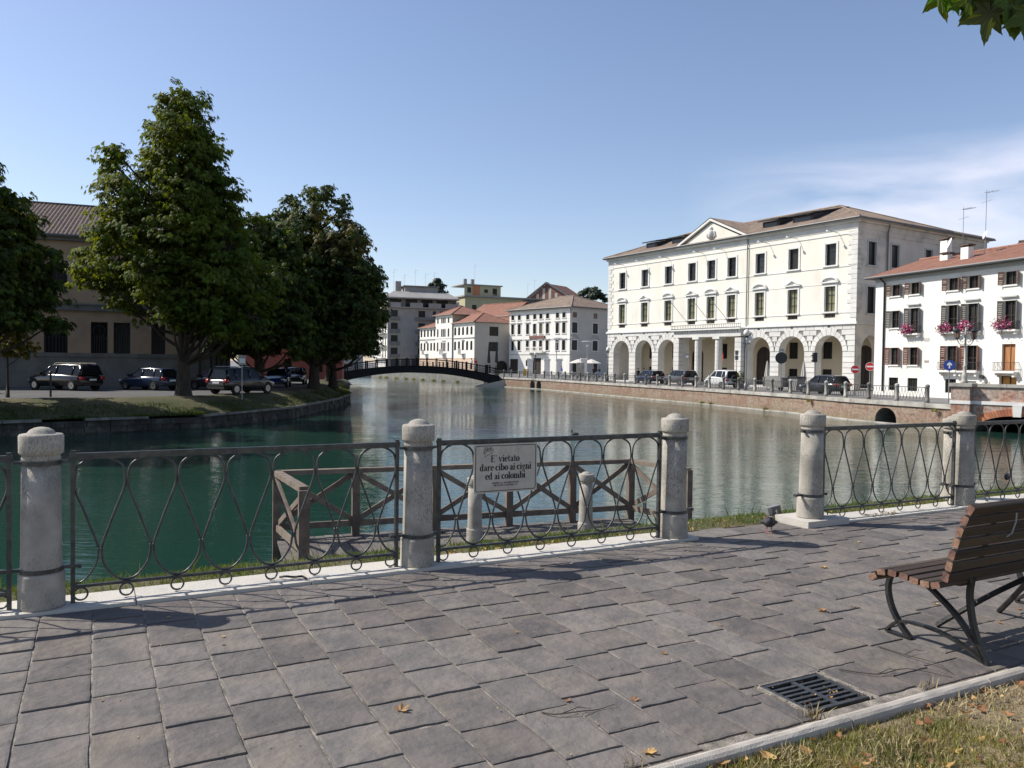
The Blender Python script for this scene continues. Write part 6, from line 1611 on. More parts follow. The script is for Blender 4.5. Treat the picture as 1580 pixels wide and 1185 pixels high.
# ============================================================ FOOTBRIDGE
FA, FB = Vector((-27.5, 122, 0)), Vector((-2.0, 124.5, 0))
fd = FB-FA; FLN = fd.length
fb = thing('footbridge', 'dark iron arched footbridge with post-and-rail parapet crossing the river in the distance', 'bridge', FA, math.atan2(fd.y, fd.x))
def ztop(x): t = x/FLN*2-1; return 1.12-1.45*t*t
def zbot(x): t = x/FLN*2-1; return .02-1.95*abs(t)**2.1
N = 32; xs = [FLN*i/N for i in range(N+1)]
for y in (0, 3.2):
    b = MB()
    for p, q in zip(xs[:-1], xs[1:]):
        b.add([(p, y, zbot(p)), (q, y, zbot(q)), (q, y, ztop(q)), (p, y, ztop(p)), (p, y+.22, zbot(p)), (q, y+.22, zbot(q)), (q, y+.22, ztop(q)), (p, y+.22, ztop(p))], [(0, 1, 2, 3), (5, 4, 7, 6), (0, 4, 5, 1), (3, 2, 6, 7)])
        b.add([(p, y-.08, ztop(p)-.14), (q, y-.08, ztop(q)-.14), (q, y-.08, ztop(q)), (p, y-.08, ztop(p)), (p, y+.3, ztop(p)), (q, y+.3, ztop(q))], [(0, 1, 2, 3), (3, 2, 5, 4)])
    b.build('arch_girder', 'bridge_iron', fb)
b = MB()
for p, q in zip(xs[:-1], xs[1:]): b.box((p, .2, ztop((p+q)/2)-.1), (q, 3.25, ztop((p+q)/2)-.05+.001*(xs.index(p) % 2)))
b.build('deck', 'bridge_iron', fb)
for y in (.02, 3.3):
    n = 17
    for i in range(n):
        x = .4+(FLN-.8)*i/(n-1); b = MB(); b.box((x-.10, y-.08, ztop(x)), (x+.10, y+.08, ztop(x)+1.18)); b.build('parapet_post', 'bridge_iron', fb)
    b = MB()
    for zz, w in ((1.0, .07), (.62, .025), (.36, .025), (.12, .03)): b.tube([(x, y, ztop(x)+zz) for x in xs], w, 4)
    b.build('parapet_rails', 'bridge_iron', fb)
    b = MB()
    for i in range(110):
        x = .4+(FLN-.8)*i/109; b.box((x-.012, y-.01, ztop(x)+.12), (x+.012, y+.01, ztop(x)+1.0))
    b.build('parapet_bars', 'bridge_iron', fb, kind='stuff')
b = MB(); b.prism([(FLN-4.2, -.6, -2.8), (FLN+2.2, -.6, -2.8), (FLN+2.2, -.6, -1.0), (FLN+1, -.6, -.9), (FLN-3.6, -.6, -1.95)], (0, 4.4, 0)); b.build('right_abutment', 'kerb_white', fb)
b = MB(); b.prism([(-2.5, -.6, -2.8), (3.4, -.6, -2.8), (2.6, -.6, -1.9), (-.5, -.6, -.6), (-2.5, -.6, -.5)], (0, 4.4, 0)); b.build('left_abutment', 'stone_dark', fb)

# ============================================================ FAR QUAY RAILING
def far_panel_mesh(L_):
    p, drop, low = panel_geo(L_, 8); b = MB()
    ds = spline(drop, 2); ls = spline(low, 2); m = len(ls)//2
    for k in range(8): b.tube([q+Vector((k*p, 0, 0)) for q in ds], .012, 3, caps=False)
    for k in range(1, 8): b.tube([q+Vector((k*p, 0, 0)) for q in ls], .012, 3, caps=False)
    b.tube(ls[m:], .012, 3, caps=False); b.tube([q+Vector((L_, 0, 0)) for q in ls[:m+1]], .012, 3, caps=False)
    b.box((0, -.015, .94), (L_, .015, .975)); b.box((0, -.012, .09), (L_, .012, .115))
    for x in (0, L_): b.box((x-.015, -.015, 0), (x+.015, .015, .98))
    return b.mesh('far_railing', 'iron_far')
fbm = MB(); fbm.smooth = True; fbm.lathe([(.14, 0), (.135, .21), (.12, .23), (.115, .95), (.135, .97), (.138, 1.09), (.11, 1.11), (.05, 1.15), (.01, 1.16)], 12); fbm = fbm.mesh('quay_bollard', 'stone_dark', True)
fbl = MB(); fbl.smooth = True; fbl.lathe([(.14, 0), (.135, .21), (.12, .23), (.115, .95), (.135, .97), (.138, 1.09), (.11, 1.11), (.05, 1.15), (.01, 1.16)], 12); fbl = fbl.mesh('quay_bollard', 'stone_coping', True)
pts = []
path = [Vector((x, y, 0)) for x, y in QUAY]; cum = [0]
for a, c in zip(path[:-1], path[1:]): cum.append(cum[-1]+(c-a).length)
TOT = cum[-1]; nb = 35; rnd = random.Random(3)
def qat(s, off=0.0):
    for i in range(len(path)-1):
        if s <= cum[i+1]+1e-6:
            d = (path[i+1]-path[i]).normalized(); return path[i]+d*(s-cum[i])+Vector((-d.y, d.x, 0))*off, math.atan2(d.y, d.x)
    return path[-1], 0
ORD = 'first second third fourth fifth sixth seventh eighth ninth tenth eleventh twelfth thirteenth fourteenth fifteenth sixteenth seventeenth eighteenth nineteenth twentieth'.split()
ORD += ['twenty-'+q for q in ORD[:9]] + ['thirtieth'] + ['thirty-'+q for q in ORD[:9]]
step = TOT/(nb); pz_ = zt+.28
pos = [qat(step*i+.1, .28)[0] for i in range(nb)]
pcm = {}
for i, p in enumerate(pos):
    obj('quay_bollard', fbm if rnd.random() < .55 else fbl, None, (p.x, p.y, pz_), 0, ORD[nb-1-i]+' stone bollard of the far quay railing, counted from the brick bridge', 'bollard', 'stone bollards of the far quay railing')
    if i+1 < nb:
        q = pos[i+1]; d = q-p; L_ = round(d.length-.3, 1)
        if L_ not in pcm: pcm[L_] = far_panel_mesh(L_)
        o = obj('far_railing', pcm[L_], None, p+d.normalized()*.15+Vector((0, 0, pz_)), math.atan2(d.y, d.x), ORD[nb-2-i]+' iron railing panel of the far quay, counted from the brick bridge', 'railing', 'iron railing panels of the far quay')

# ============================================================ CARS
def car(name, label, loc, heading, L_=4.3, W_=1.78, H=1.5, hood=.92, paint='paint_black', kind='hatch', rails=False, spare=False):
    root = thing(name, label, 'car', loc, heading); hw = W_/2; wr = .33 if H > 1.55 else .30
    # outline stations: x, bottom, top of the lower body, half width
    if kind == 'suv': st = [(0, .42, .62, .70), (.05, .36, .86, .90), (.35, .30, .98, .99), (L_*.5, .26, hood+.05, 1), (L_*.72, .26, hood+.03, 1), (L_-.75, .28, hood-.02, .98), (L_-.25, .32, hood-.13, .90), (L_-.05, .38, .62, .80), (L_, .42, .55, .68)]
    else: st = [(0, .40, .60, .68), (.06, .34, .80, .88), (.35, .28, .94, .98), (L_*.5, .22, hood, 1), (L_*.72, .22, hood-.02, 1), (L_-.75, .26, hood-.10, .97), (L_-.25, .30, hood-.24, .88), (L_-.05, .36, .56, .78), (L_, .40, .50, .65)]
    b = MB(); b.smooth = True; VS = []
    for x, zb, zt_, w in st:
        w *= hw
        half = [(0, zb), (w*.86, zb), (w*.97, zb+.10), (w, zb+(zt_-zb)*.42), (w*.985, zb+(zt_-zb)*.75), (w*.93, zt_-.02), (w*.80, zt_+.012), (0, zt_+.03)]
        ring = half + [(-y, z) for y, z in half[-2:0:-1]]
        for y, z in ring: VS.append((x-L_/2, y, z))
    n = 14
    b.add(VS, [(i*n+k, i*n+(k+1) % n, (i+1)*n+(k+1) % n, (i+1)*n+k) for i in range(len(st)-1) for k in range(n)] + [tuple(range(n-1, -1, -1)), tuple((len(st)-1)*n+k for k in range(n))])
    # cabin: roof skin and pillars
    xb0, xr0, xr1, xf = -L_/2+.10, -L_/2+(.38 if kind == 'hatch' else .28), L_*.06, L_*.235
    zb, zr = (hood+.03), H
    if kind == 'hatch': xf = L_*.25; xr1 = L_*.05
    wb, wrf = hw*.93, hw*.70
    cs = [(xb0, zb, wb), (xr0, zr-.03, wrf), ((xr0+xr1)/2, zr+.015, wrf*1.02), (xr1, zr-.02, wrf), (xf, zb-.02, wb*.97)]
    b.smooth = True
    mid = (xr0+xr1)/2
    roofp = [(xr0-.04, zr-.07, wrf), (xr0+.15, zr-.01, wrf), (mid, zr+.015, wrf*1.03), (xr1-.1, zr-.008, wrf), (xr1+.05, zr-.05, wrf)]
    VS = []
    for x, z, w in roofp:
        for y, dz in ((-w-.03, -.08), (-w, -.015), (-w*.6, .012), (0, .02), (w*.6, .012), (w, -.015), (w+.03, -.08)): VS.append((x, y, z+dz))
    b.add(VS, [(i*7+k, (i+1)*7+k, (i+1)*7+k+1, i*7+k+1) for i in range(4) for k in range(6)])
    for s in (-1, 1):
        b.bar((xb0+.03, s*wb*.97, zb-.03), (xr0-.02, s*(wrf+.0), zr-.09), .20 if kind == 'suv' else .16, .06); b.bar((xf, s*wb*.95, zb-.05), (xr1+.04, s*wrf, zr-.07), .07, .07)
        b.bar((-.12*L_/4.3, s*wb*.99, zb-.03), (-.14, s*(wrf+.02), zr-.07), .09, .045)
        b.bar((xb0+.75, s*wb*.99, zb-.03), (xr0+.55, s*(wrf+.02), zr-.07), .07, .045)
    body = b.build('body', paint, root)
    g = MB(); i_ = .985
    V0 = [(xb0+.03, -wb*i_, zb-.03), (xf-.02, -wb*.96*i_, zb-.04), (xf-.02, wb*.96*i_, zb-.04), (xb0+.03, wb*i_, zb-.03), (xr0, -wrf*.98, zr-.06), (xr1, -wrf*.98, zr-.06), (xr1, wrf*.98, zr-.06), (xr0, wrf*.98, zr-.06)]
    g.add(V0, [(0, 1, 5, 4), (1, 2, 6, 5), (2, 3, 7, 6), (3, 0, 4, 7), (4, 5, 6, 7)]); g.build('windows', 'car_glass', root)
    # wheels
    def mw():
        t = MB(); t.smooth = True; t.lathe([(wr*.62, -.11), (wr*.9, -.11), (wr, -.07), (wr, .07), (wr*.9, .11), (wr*.62, .11), (wr*.60, .06), (.02, .055)], 20, M=Matrix.Rotation(R(90), 4, 'X')); return t.mesh('wheel', 'tyre')
    def mr():
        t = MB()
        for k in range(5):
            a = k*2*math.pi/5; t.prism([(-.05, 0, .02), (.05, 0, .02), (.03, 0, wr*.6), (-.03, 0, wr*.6)], (0, .02, 0), Matrix.Rotation(a, 4, 'Y'))
        t.lathe([(wr*.55, 0), (wr*.62, 0), (wr*.62, .03), (wr*.55, .03)], 18, M=Matrix.Rotation(R(-90), 4, 'X')); t.lathe([(.07, -.002), (.07, .03)], 8, M=Matrix.Rotation(R(-90), 4, 'X')); return t.mesh('rim', 'rim')
    for x in (-L_/2+.78, L_/2-.82):
        for s in (-1, 1):
            w = obj('wheel', cached(('wheel', wr), mw), root, (x, s*(hw-.10), wr)); 
            r_ = obj('rim', cached(('rim', wr), mr), w, (0, s*.085, 0), 0 if s > 0 else math.pi)
            a = MB(); a.lathe([(wr*1.18, 0), (.02, 0)], 18, M=Matrix.Rotation(R(90), 4, 'X')); o = a.build('wheel_arch', 'rubber', root); o.location = (x, s*(hw*.985-.0), wr+.03)
    for s in (-1, 1):
        for z0, z1, nm, m, x in ((.70, .92, 'tail_light', 'tail_red', -L_/2+.035), (.56, .70, 'headlight', 'lamp_clear', L_/2-.14)):
            t = MB(); t.smooth = True
            if nm == 'tail_light': t.box((-.04, -.16, 0), (.12, .13, z1-z0)); yy = s*(hw*.80)
            else: t.box((-.10, -.16, 0), (.06, .16, z1-z0)); yy = s*(hw*.66)
            t.build(nm, m, root, smooth=False).location = (x, yy, z0)
    t = MB(); t.box((-.01, -.26, 0), (.01, .26, .11)); t.build('number_plate', 'sign_white', root).location = (-L_/2-.015, 0, .62 if kind != 'suv' else .66)
    t = MB(); t.box((-L_/2-.03, -hw*.72, .33), (-L_/2+.10, hw*.72, .48)); t.build('rear_bumper', 'rubber', root)
    t = MB(); t.box((L_/2-.08, -hw*.62, .30), (L_/2+.015, hw*.62, .45)); t.build('front_bumper', 'rubber', root)
    for s in (-1, 1): t = MB(); t.cbox((xf-.15, s*(hw+.06), zb+.05), (.06, .09, .06)); t.build('door_mirror', paint, root)
    if rails:
        for s in (-1, 1): t = MB(); t.tube([(xr0+.1, s*wrf*.9, zr), (xr0+.2, s*wrf*.9, zr+.07), (xr1-.2, s*wrf*.9, zr+.07), (xr1-.05, s*wrf*.9, zr-.01)], .02, 5); t.build('roof_rail', 'chrome', root)
    if spare: t = MB(); t.smooth = True; t.lathe([(.10, -.1), (.33, -.09), (.35, -.05), (.35, .05), (.33, .09), (.10, .1)], 18, M=Matrix.Translation((-L_/2-.12, 0, .95)) @ Matrix.Rotation(R(90), 4, 'Y')); t.build('spare_wheel', 'tyre', root)
    return root
SZ = -.5
H1 = math.atan2(.905, .426)
car('parked_car', 'black hatchback with roof rails and chrome trim parked at the edge of the grassy bank', (-17.0, 50.3, SZ), H1, 4.3, 1.82, 1.62, .96, 'paint_black', 'suv', rails=True)
car('parked_car', 'dark estate car parked by the ochre building, left of the blue hatchback', (-29.2, 52.2, SZ), R(160), 4.8, 1.9, 1.7, 1.0, 'paint_black', 'suv', rails=True)
car('parked_car', 'blue hatchback parked by the ochre building behind the chestnut trunk', (-24.6, 54.2, SZ), R(158), 4.1, 1.75, 1.5, .93, 'paint_blue', 'hatch')
car('parked_car', 'very dark hatchback parked in deep shade just left of the chestnut trunk', (-20.6, 56.0, SZ), R(160), 4.2, 1.75, 1.5, .93, 'paint_graphite', 'hatch')
car('parked_car', 'white car cut by the left edge of the picture', (-31.8, 45.8, SZ), R(-18), 4.3, 1.8, 1.55, .93, 'paint_white', 'hatch')
car('parked_car', 'royal blue car in the shade behind the black hatchback', (-18.6, 63.5, SZ), R(-80), 4.1, 1.78, 1.5, .93, 'paint_royal', 'hatch')
car('parked_car', 'dark grey car in the shade beyond the royal blue car', (-19.5, 72, SZ), R(-80), 4.2, 1.78, 1.5, .93, 'paint_graphite', 'hatch')
car('parked_car', 'light grey car far down the left bank near the footbridge', (-27.0, 108, SZ), R(100), 4.2, 1.78, 1.5, .93, 'paint_silver', 'hatch')
HQ = math.atan2(20.1, -7.4)
car('parked_car', 'dark navy hatchback parked in front of the palace, leftmost of the cars there', (16.0, 93, SZ), HQ, 4.3, 1.8, 1.52, .93, 'paint_navy', 'hatch')
car('parked_car', 'grey off-road car parked in front of the palace between the navy and the white car', (18.1, 86.2, SZ), HQ, 4.5, 1.9, 1.65, 1.0, 'paint_grey', 'suv')
car('parked_car', 'white off-road car with a spare wheel on its tailgate in front of the portico', (20.5, 78.2, SZ), HQ, 3.9, 1.75, 1.72, 1.05, 'paint_white', 'suv', rails=True, spare=True)
car('parked_car', 'dark hatchback with its rear towards us below the rightmost arches of the palace', (24.6, 63.0, SZ), HQ+.05, 4.0, 1.75, 1.52, .93, 'paint_graphite', 'hatch')

# ============================================================ QUAY FURNITURE
def lamp_globe(label, p, h, r=.28, m='grey_metal'):
    t = thing('street_lamp', label, 'street lamp', (p[0], p[1], RZ))
    b = MB(); b.smooth = True; b.lathe([(.16, 0), (.15, .5), (.10, .55), (.085, 1.0), (.06, h-.6), (.06, h-.25)], 10); b.build('pole', m, t)
    b = MB(); b.tube([(-.32, 0, h-.85), (.32, 0, h-.85)], .03, 5); b.build('cross_arm', 'dark_metal', t); b = MB(); b.lathe([(.05, h-.3), (.16, h-.22), (.17, h-.15)], 10); b.build('collar', 'dark_metal', t)
    b = MB(); b.smooth = True; b.lathe([(r*.5, h-.16), (r*.95, h), (r, h+.12), (r*.85, h+.3), (r*.4, h+.42), (.02, h+.45)], 14); b.build('lamp_globe', 'lamp_globe', t, smooth=True)
    return t
lamp_globe('tall grey street lamp with a pale globe before the palace arcade', (20.9, 71.5), 5.0)
lamp_globe('slender dark street lamp with a pale globe at the left corner of the palace', (11.9, 99.5), 3.9, .25, 'dark_metal')
lamp_globe('dark street lamp with small globe in front of the white palazzo balcony', (3.7, 128), 3.6, .22, 'dark_metal')
for x, y, h, lab in ((8.0, 145, 6.3, 'modern street lamp with a flat white disc in front of the white palazzo'), (13.0, 139, 5.6, 'modern street lamp with a flat white disc beside the palace corner')):
    t = thing('disc_lamp', lab, 'street lamp', (x, y, RZ)); b = MB(); b.tube([(0, 0, 0), (0, 0, h)], .07, 6); b.build('pole', 'grey_metal', t)
    b = MB(); b.lathe([(.2, h-.35), (.25, h-.2), (.2, h-.05)], 8); b.build('lamp_body', 'lamp_globe', t); b = MB(); b.lathe([(.05, h+.55), (1.0, h+.5), (1.0, h+.56), (.05, h+.62)], 14); b.build('reflector_disc', 'white_metal', t)
    b = MB(); b.tube([(0, 0, h-.1), (0, 0, h+.55)], .03, 4); b.build('stem', 'grey_metal', t)
# lantern post on the brick bridge pier
t = thing('lantern_post', 'pale lamp post with two black lanterns on scrolled arms standing on the bridge pier', 'street lamp', BR0+BRD*.35+Vector((.15, .1, .80)))
b = MB(); b.smooth = True; b.lathe([(.20, 0), (.20, .12), (.13, .2), (.16, .3), (.16, .5), (.10, .6), (.09, .95), (.12, 1.0), (.06, 1.05), (.05, 2.7), (.08, 2.75), (.04, 3.0), (.03, 3.3)], 12); b.build('post', 'stone_coping', t, smooth=True)
for s in (-1, 1):
    b = MB(); b.tube(spline([(0, 0, 2.35), (s*.18, 0, 2.25), (s*.34, 0, 2.32), (s*.46, 0, 2.48), (s*.50, 0, 2.62)], 4), .022, 5); b.tube(spline([(s*.05, 0, 2.75), (s*.2, 0, 2.62), (s*.3, 0, 2.5), (s*.2, 0, 2.42), (s*.12, 0, 2.5)], 4), .016, 5); b.build('scroll_arm', 'stone_coping', t)
    b = MB()
    for k in range(4):
        a = R(45+90*k); a2 = R(135+90*k); p0 = (s*.50+.12*math.cos(a), .12*math.sin(a), 2.64); p1 = (s*.50+.20*math.cos(a), .20*math.sin(a), 3.06); b.tube([p0, p1], .016, 4)
    b.lathe([(.06, 2.58), (.13, 2.62), (.13, 2.65)], 8, (s*.50, 0, 0)); b.lathe([(.23, 3.05), (.24, 3.09), (.12, 3.2), (.05, 3.24), (.02, 3.34)], 8, (s*.50, 0, 0)); la = b.build('lantern', 'dark_metal', t)
    b = MB(); b.lathe([(.115, 2.655), (.185, 3.045)], 4, (s*.50, 0, 0)); b.build('lantern_glass', 'shutter_brown', la)
# signs
def pole_sign(name, label, p, h, r, kind, ry=0, z=RZ, cat='sign'):
    t = thing(name, label, cat, (p[0], p[1], z), ry); b = MB(); b.tube([(0, .03, 0), (0, .03, h+r*.8)], .032, 6); b.build('pole', 'grey_metal', t)
    b = MB(); rot = Matrix.Translation((0, 0, h)) @ Matrix.Rotation(R(90), 4, 'X')
    def disc(rr, y, m, nm):
        q = MB(); q.lathe([(rr, -.008+y), (rr, .008+y)], 24, M=rot); return q.build(nm, m, t)
    if kind == 'noentry':
        disc(r, 0, 'sign_red', 'sign_disc'); b.box((-r*.74, -.012, h-r*.17), (r*.74, -.009, h+r*.17)); b.build('white_bar', 'sign_white', t); q = MB(); n = 24
        q.add([(rr*math.cos(2*math.pi*k/n), -.0105, h+rr*math.sin(2*math.pi*k/n)) for rr in (r*.93, r) for k in range(n)], [(k, (k+1) % n, n+(k+1) % n, n+k) for k in range(n)]); q.build('white_rim', 'sign_white', t)
    elif kind == 'arrow':
        disc(r, 0, 'sign_blue', 'sign_disc'); b.add([(-.04, -.0105, h-r*.55), (.04, -.0105, h-r*.55), (.04, -.0105, h+r*.1), (.14, -.0105, h-.02), (.14, -.0105, h+.09), (0, -.0105, h+r*.62), (-.14, -.0105, h+.09), (-.14, -.0105, h-.02), (-.04, -.0105, h+r*.1)], [(0, 1, 2, 3, 4, 5, 6, 7, 8)]); b.build('white_arrow', 'sign_white', t)
    elif kind == 'dark':
        disc(r, 0, 'dark_metal', 'sign_disc'); b.box((-.2, -.02, h+r+.05), (.22, .02, h+r+.28)); b.build('plate', 'grey_metal', t)
    elif kind == 'plate':
        b.box((-.22, -.012, h-.28), (.22, .012, h+.28)); b.build('sign_plate', 'grey_metal', t); q = MB(); q.box((-.16, -.0165, h-.18), (.16, -.0125, h+.10)); q.build('sign_face', 'sign_white', t)
    elif kind == 'narrow':
        b.box((-.16, -.02, h-.55), (.16, .02, h-.1)); b.box((-.16, -.02, h-.05), (.16, .02, h+.4)); b.build('sign_plate', 'lead_grey', t)
    return t
pole_sign('no_entry_sign', 'round red no-entry sign in front of the right corner pier of the palace', (26.6, 62.0), 2.0, .33, 'noentry', R(-18))
pole_sign('no_entry_sign', 'round red no-entry sign in front of the side arch between palace and white house', (30.2, 67.5), 2.25, .36, 'noentry', R(-22))
pole_sign('arrow_sign', 'round blue sign with a white upward arrow before the white house', (27.5, 50.3), 2.35, .34, 'arrow', R(-25))
pole_sign('dark_round_sign', 'round dark sign with a small grey plate above, before the palace arcade', (23.2, 69.0), 2.9, .50, 'dark', R(-18))
pole_sign('parking_sign', 'small grey and white sign on a pole before the palace, left of the portico', (20.0, 91.5), 3.2, .3, 'plate', R(-12))
pole_sign('narrow_sign', 'narrow dark double sign beside the portico pier', (22.3, 79.5), 3.3, .3, 'narrow', R(-15))
pole_sign('street_sign', 'dark blue plate on a thin pole in front of the black hatchback', (-15.95, 47.2), 2.4, .3, 'plate', R(20), z=-.8)
for (x, y, lab) in ((-24.6, 42.6, 'thin dark post on the left bank, left of the chestnut trunk'), (-28.0, 41.0, 'short dark post on the left bank near the picture edge')):
    b = MB(); b.tube([(0, 0, 0), (0, 0, 1.35)], .06, 6); b.lathe([(.09, 1.35), (.09, 1.42), (.02, 1.5)], 8); b.build('bank_post', 'dark_metal', None, label=lab, cat='post').location = (x, y, -.6)
# traffic light on the arcade pier
t = thing('traffic_light', 'black traffic light seen from the side between two arches of the palace', 'traffic light', (25.3, 66.8, RZ)); b = MB(); b.tube([(0, 0, 0), (0, 0, 3.2)], .05, 6); b.build('pole', 'grey_metal', t)
b = MB(); b.box((-.20, -.15, 2.55), (.12, .15, 3.35)); b.box((-.32, -.12, 2.62), (-.20, .12, 2.70)); b.box((-.32, -.12, 3.05), (-.20, .12, 3.13)); b.build('signal_head', 'dark_metal', t)
# closed parasols
def closed_parasol(label, p, h, m='fabric_pale', r=.3):
    t = thing('closed_parasol', label, 'parasol', (p[0], p[1], RZ)); b = MB(); b.tube([(0, 0, 0), (0, 0, h)], .035, 6); b.lathe([(.3, 0), (.3, .08)], 10); b.build('pole', 'grey_metal', t)
    b = MB(); n = 16; prof = [(.55, .34), (1.0, .40), (.85, .42), (.72, .55), (.5, .75), (.28, .92), (.05, 1.0)]; VS = []
    for k_, zz in prof:
        for i in range(n): q = k_*r*(1 if i % 2 else .62); VS.append((q*math.cos(2*math.pi*i/n), q*math.sin(2*math.pi*i/n), h*zz))
    b.add(VS, [(j*n+i, j*n+(i+1) % n, (j+1)*n+(i+1) % n, (j+1)*n+i) for j in range(len(prof)-1) for i in range(n)]); b.build('canopy', m, t)
closed_parasol('closed pale parasol before the palace arcade, left of the round dark sign', (23.6, 74.0), 2.7)
closed_parasol('closed pale parasol before the palace arcade, right of the round dark sign', (25.6, 70.2), 2.7)
closed_parasol('tall closed dark parasol behind the right end of the footbridge, left one', (-4.4, 150), 6.2, 'fabric_dark', .36)
closed_parasol('tall closed dark parasol behind the right end of the footbridge, right one', (-3.0, 152), 6.4, 'fabric_dark', .36)
for x, y, lab in ((11.6, 140, 'open white parasol beside the palace corner, left one'), (13.6, 137.5, 'open white parasol beside the palace corner, right one')):
    t = thing('open_parasol', lab, 'parasol', (x, y, RZ)); b = MB(); b.tube([(0, 0, 0), (0, 0, 3.0)], .04, 6); b.build('pole', 'grey_metal', t); b = MB(); b.lathe([(1.7, 2.3), (1.72, 2.35), (.9, 2.75), (.05, 3.05)], 8); b.build('canopy', 'fabric_pale', t)
# covered stall, planter, bins, pillars
t = thing('covered_cart', 'dark tarpaulin-covered cart parked before the arcade between the closed parasols', 'cart', (23.6, 70.4, RZ), HQ)
b = MB(); b.prism([(-1.3, -.8, .35), (1.3, -.8, .35), (1.35, -.8, 1.2), (.7, -.8, 1.32), (-.6, -.8, 1.12), (-1.25, -.8, 1.22)], (0, 1.6, 0)); b.build('tarpaulin', 'stone_dark', t)
for x in (-.8, .8):
    b = MB(); b.lathe([(.28, -.06), (.28, .06)], 14, M=Matrix.Translation((x, -.75, .28)) @ Matrix.Rotation(R(90), 4, 'X')); b.build('wheel', 'tyre', t)
t = thing('waste_bin', 'dark wheeled waste bin beside the covered cart', 'bin', (24.4, 68.6, RZ), HQ)
b = MB(); b.prism([(-.5, -.4, .12), (.5, -.4, .12), (.62, -.45, 1.15), (-.62, -.45, 1.15)], (0, .85, 0)); b.build('bin_body', 'concrete_dark', t); b = MB(); b.prism([(-.65, -.5, 1.16), (.65, -.5, 1.16), (.5, -.5, 1.32), (-.5, -.5, 1.32)], (0, .95, 0)); b.build('lid', 'dark_metal', t)
def leafball(n, r, h, rng, size=.08):
    b = MB()
    for i in range(n):
        a = rng.uniform(0, 6.28); q = r*math.sqrt(rng.random()); z = rng.uniform(.1, 1)*h*(1-.4*q/r)
        M_ = Matrix.Translation((q*math.cos(a), q*math.sin(a), z)) @ Matrix.Rotation(rng.uniform(0, 6.28), 4, 'Z') @ Matrix.Rotation(rng.uniform(-1.2, 1.2), 4, 'X')
        s = size*rng.uniform(.6, 1.3); b.add([(-s, 0, 0), (0, -s*.45, 0), (s, 0, 0), (0, s*.45, 0)], [(0, 1, 2), (0, 2, 3)], M_)
    return b
t = thing('potted_shrub', 'small green shrub in a dark trough beside the tall street lamp', 'plant', (21.8, 76.2, RZ)); b = MB(); b.prism([(-.5, -.2, 0), (.5, -.2, 0), (.58, -.25, .5), (-.58, -.25, .5)], (0, .5, 0)); b.build('trough', 'stone_dark', t)
leafball(500, .45, 1.5, random.Random(2)).build('foliage', 'leaf_plane', t).location = (0, 0, .45)
for x, y, h, lab in ((3.2, 143, 2.7, 'white stone pillar before the palazzo, first from the left'), (6.1, 140.5, 2.7, 'white stone pillar before the palazzo, second from the left'), (8.1, 138.5, 2.7, 'white stone pillar before the palazzo, third from the left'), (12.0, 134, 2.8, 'white stone pillar before the palazzo, rightmost near the parasols')):
    t = thing('stone_pillar', lab, 'pillar', (x, y, RZ), 0, 'stone pillars in front of the palazzo'); b = MB(); b.box((-.5, -.5, 0), (.5, .5, h)); b.build('shaft', 'white_stone', t); b = MB(); b.box((-.65, -.65, h), (.65, .65, h+.22)); b.box((-.56, -.56, h+.22), (.56, .56, h+.36)); b.build('capital', 'white_stone', t)
t = thing('waste_bin', 'yellow box-shaped bin behind the far quay railing', 'bin', (2.3, 134, RZ)); b = MB(); b.box((-.45, -.3, .1), (.45, .3, 1.1)); b.build('bin_body', 'yellow_box', t); b = MB(); b.box((-.5, -.35, 1.1), (.5, .35, 1.2)); b.build('lid', 'yellow_box', t)
t = thing('display_board', 'tall grey display board behind the quay railing near the palace corner', 'sign', (11.0, 128.5, RZ)); b = MB(); b.box((-.6, -.08, .2), (.6, .08, 2.4)); b.build('panel', 'stone_coping', t); b = MB(); b.box((-.55, -.06, 0), (-.45, .06, .2)); b.box((.45, -.06, 0), (.55, .06, .2)); b.build('feet', 'grey_metal', t)
# bicycles parked along the railing
def bicycle(label, p, rz):
    t = thing('parked_bicycle', label, 'bicycle', (p[0], p[1], RZ), rz, 'bicycles parked by the quay railing')
    for x in (-.52, .52): b = MB(); b.tube([(x+.34*math.cos(k*math.pi/8), 0, .34+.34*math.sin(k*math.pi/8)) for k in range(16)], .022, 4, closed=True); b.build('wheel', 'tyre', t)
    b = MB()
    for a, c in (((-.52, .34), (-.1, .34)), ((-.1, .34), (-.25, .85)), ((-.52, .34), (-.22, .75)), ((-.22, .75), (.38, .8)), ((-.1, .34), (.36, .7)), ((.52, .34), (.36, .95))): b.tube([(a[0], 0, a[1]), (c[0], 0, c[1])], .02, 4)
    b.build('frame', 'grey_metal', t); b = MB(); b.box((-.38, -.06, .86), (-.14, .06, .91)); b.build('saddle', 'rubber', t); b = MB(); b.tube([(.30, -.25, 1.0), (.36, 0, .96), (.30, .25, 1.0)], .018, 4); b.build('handlebar', 'dark_metal', t)
for i in range(9):
    s = 17.5+i*1.9; q, a = qat(s, 1.5+.3*(i % 2)); bicycle(ORD[i]+' from the left of the parked bicycles behind the quay railing left of the palace', (q.x, q.y), a+1.2+.2*(i % 3))

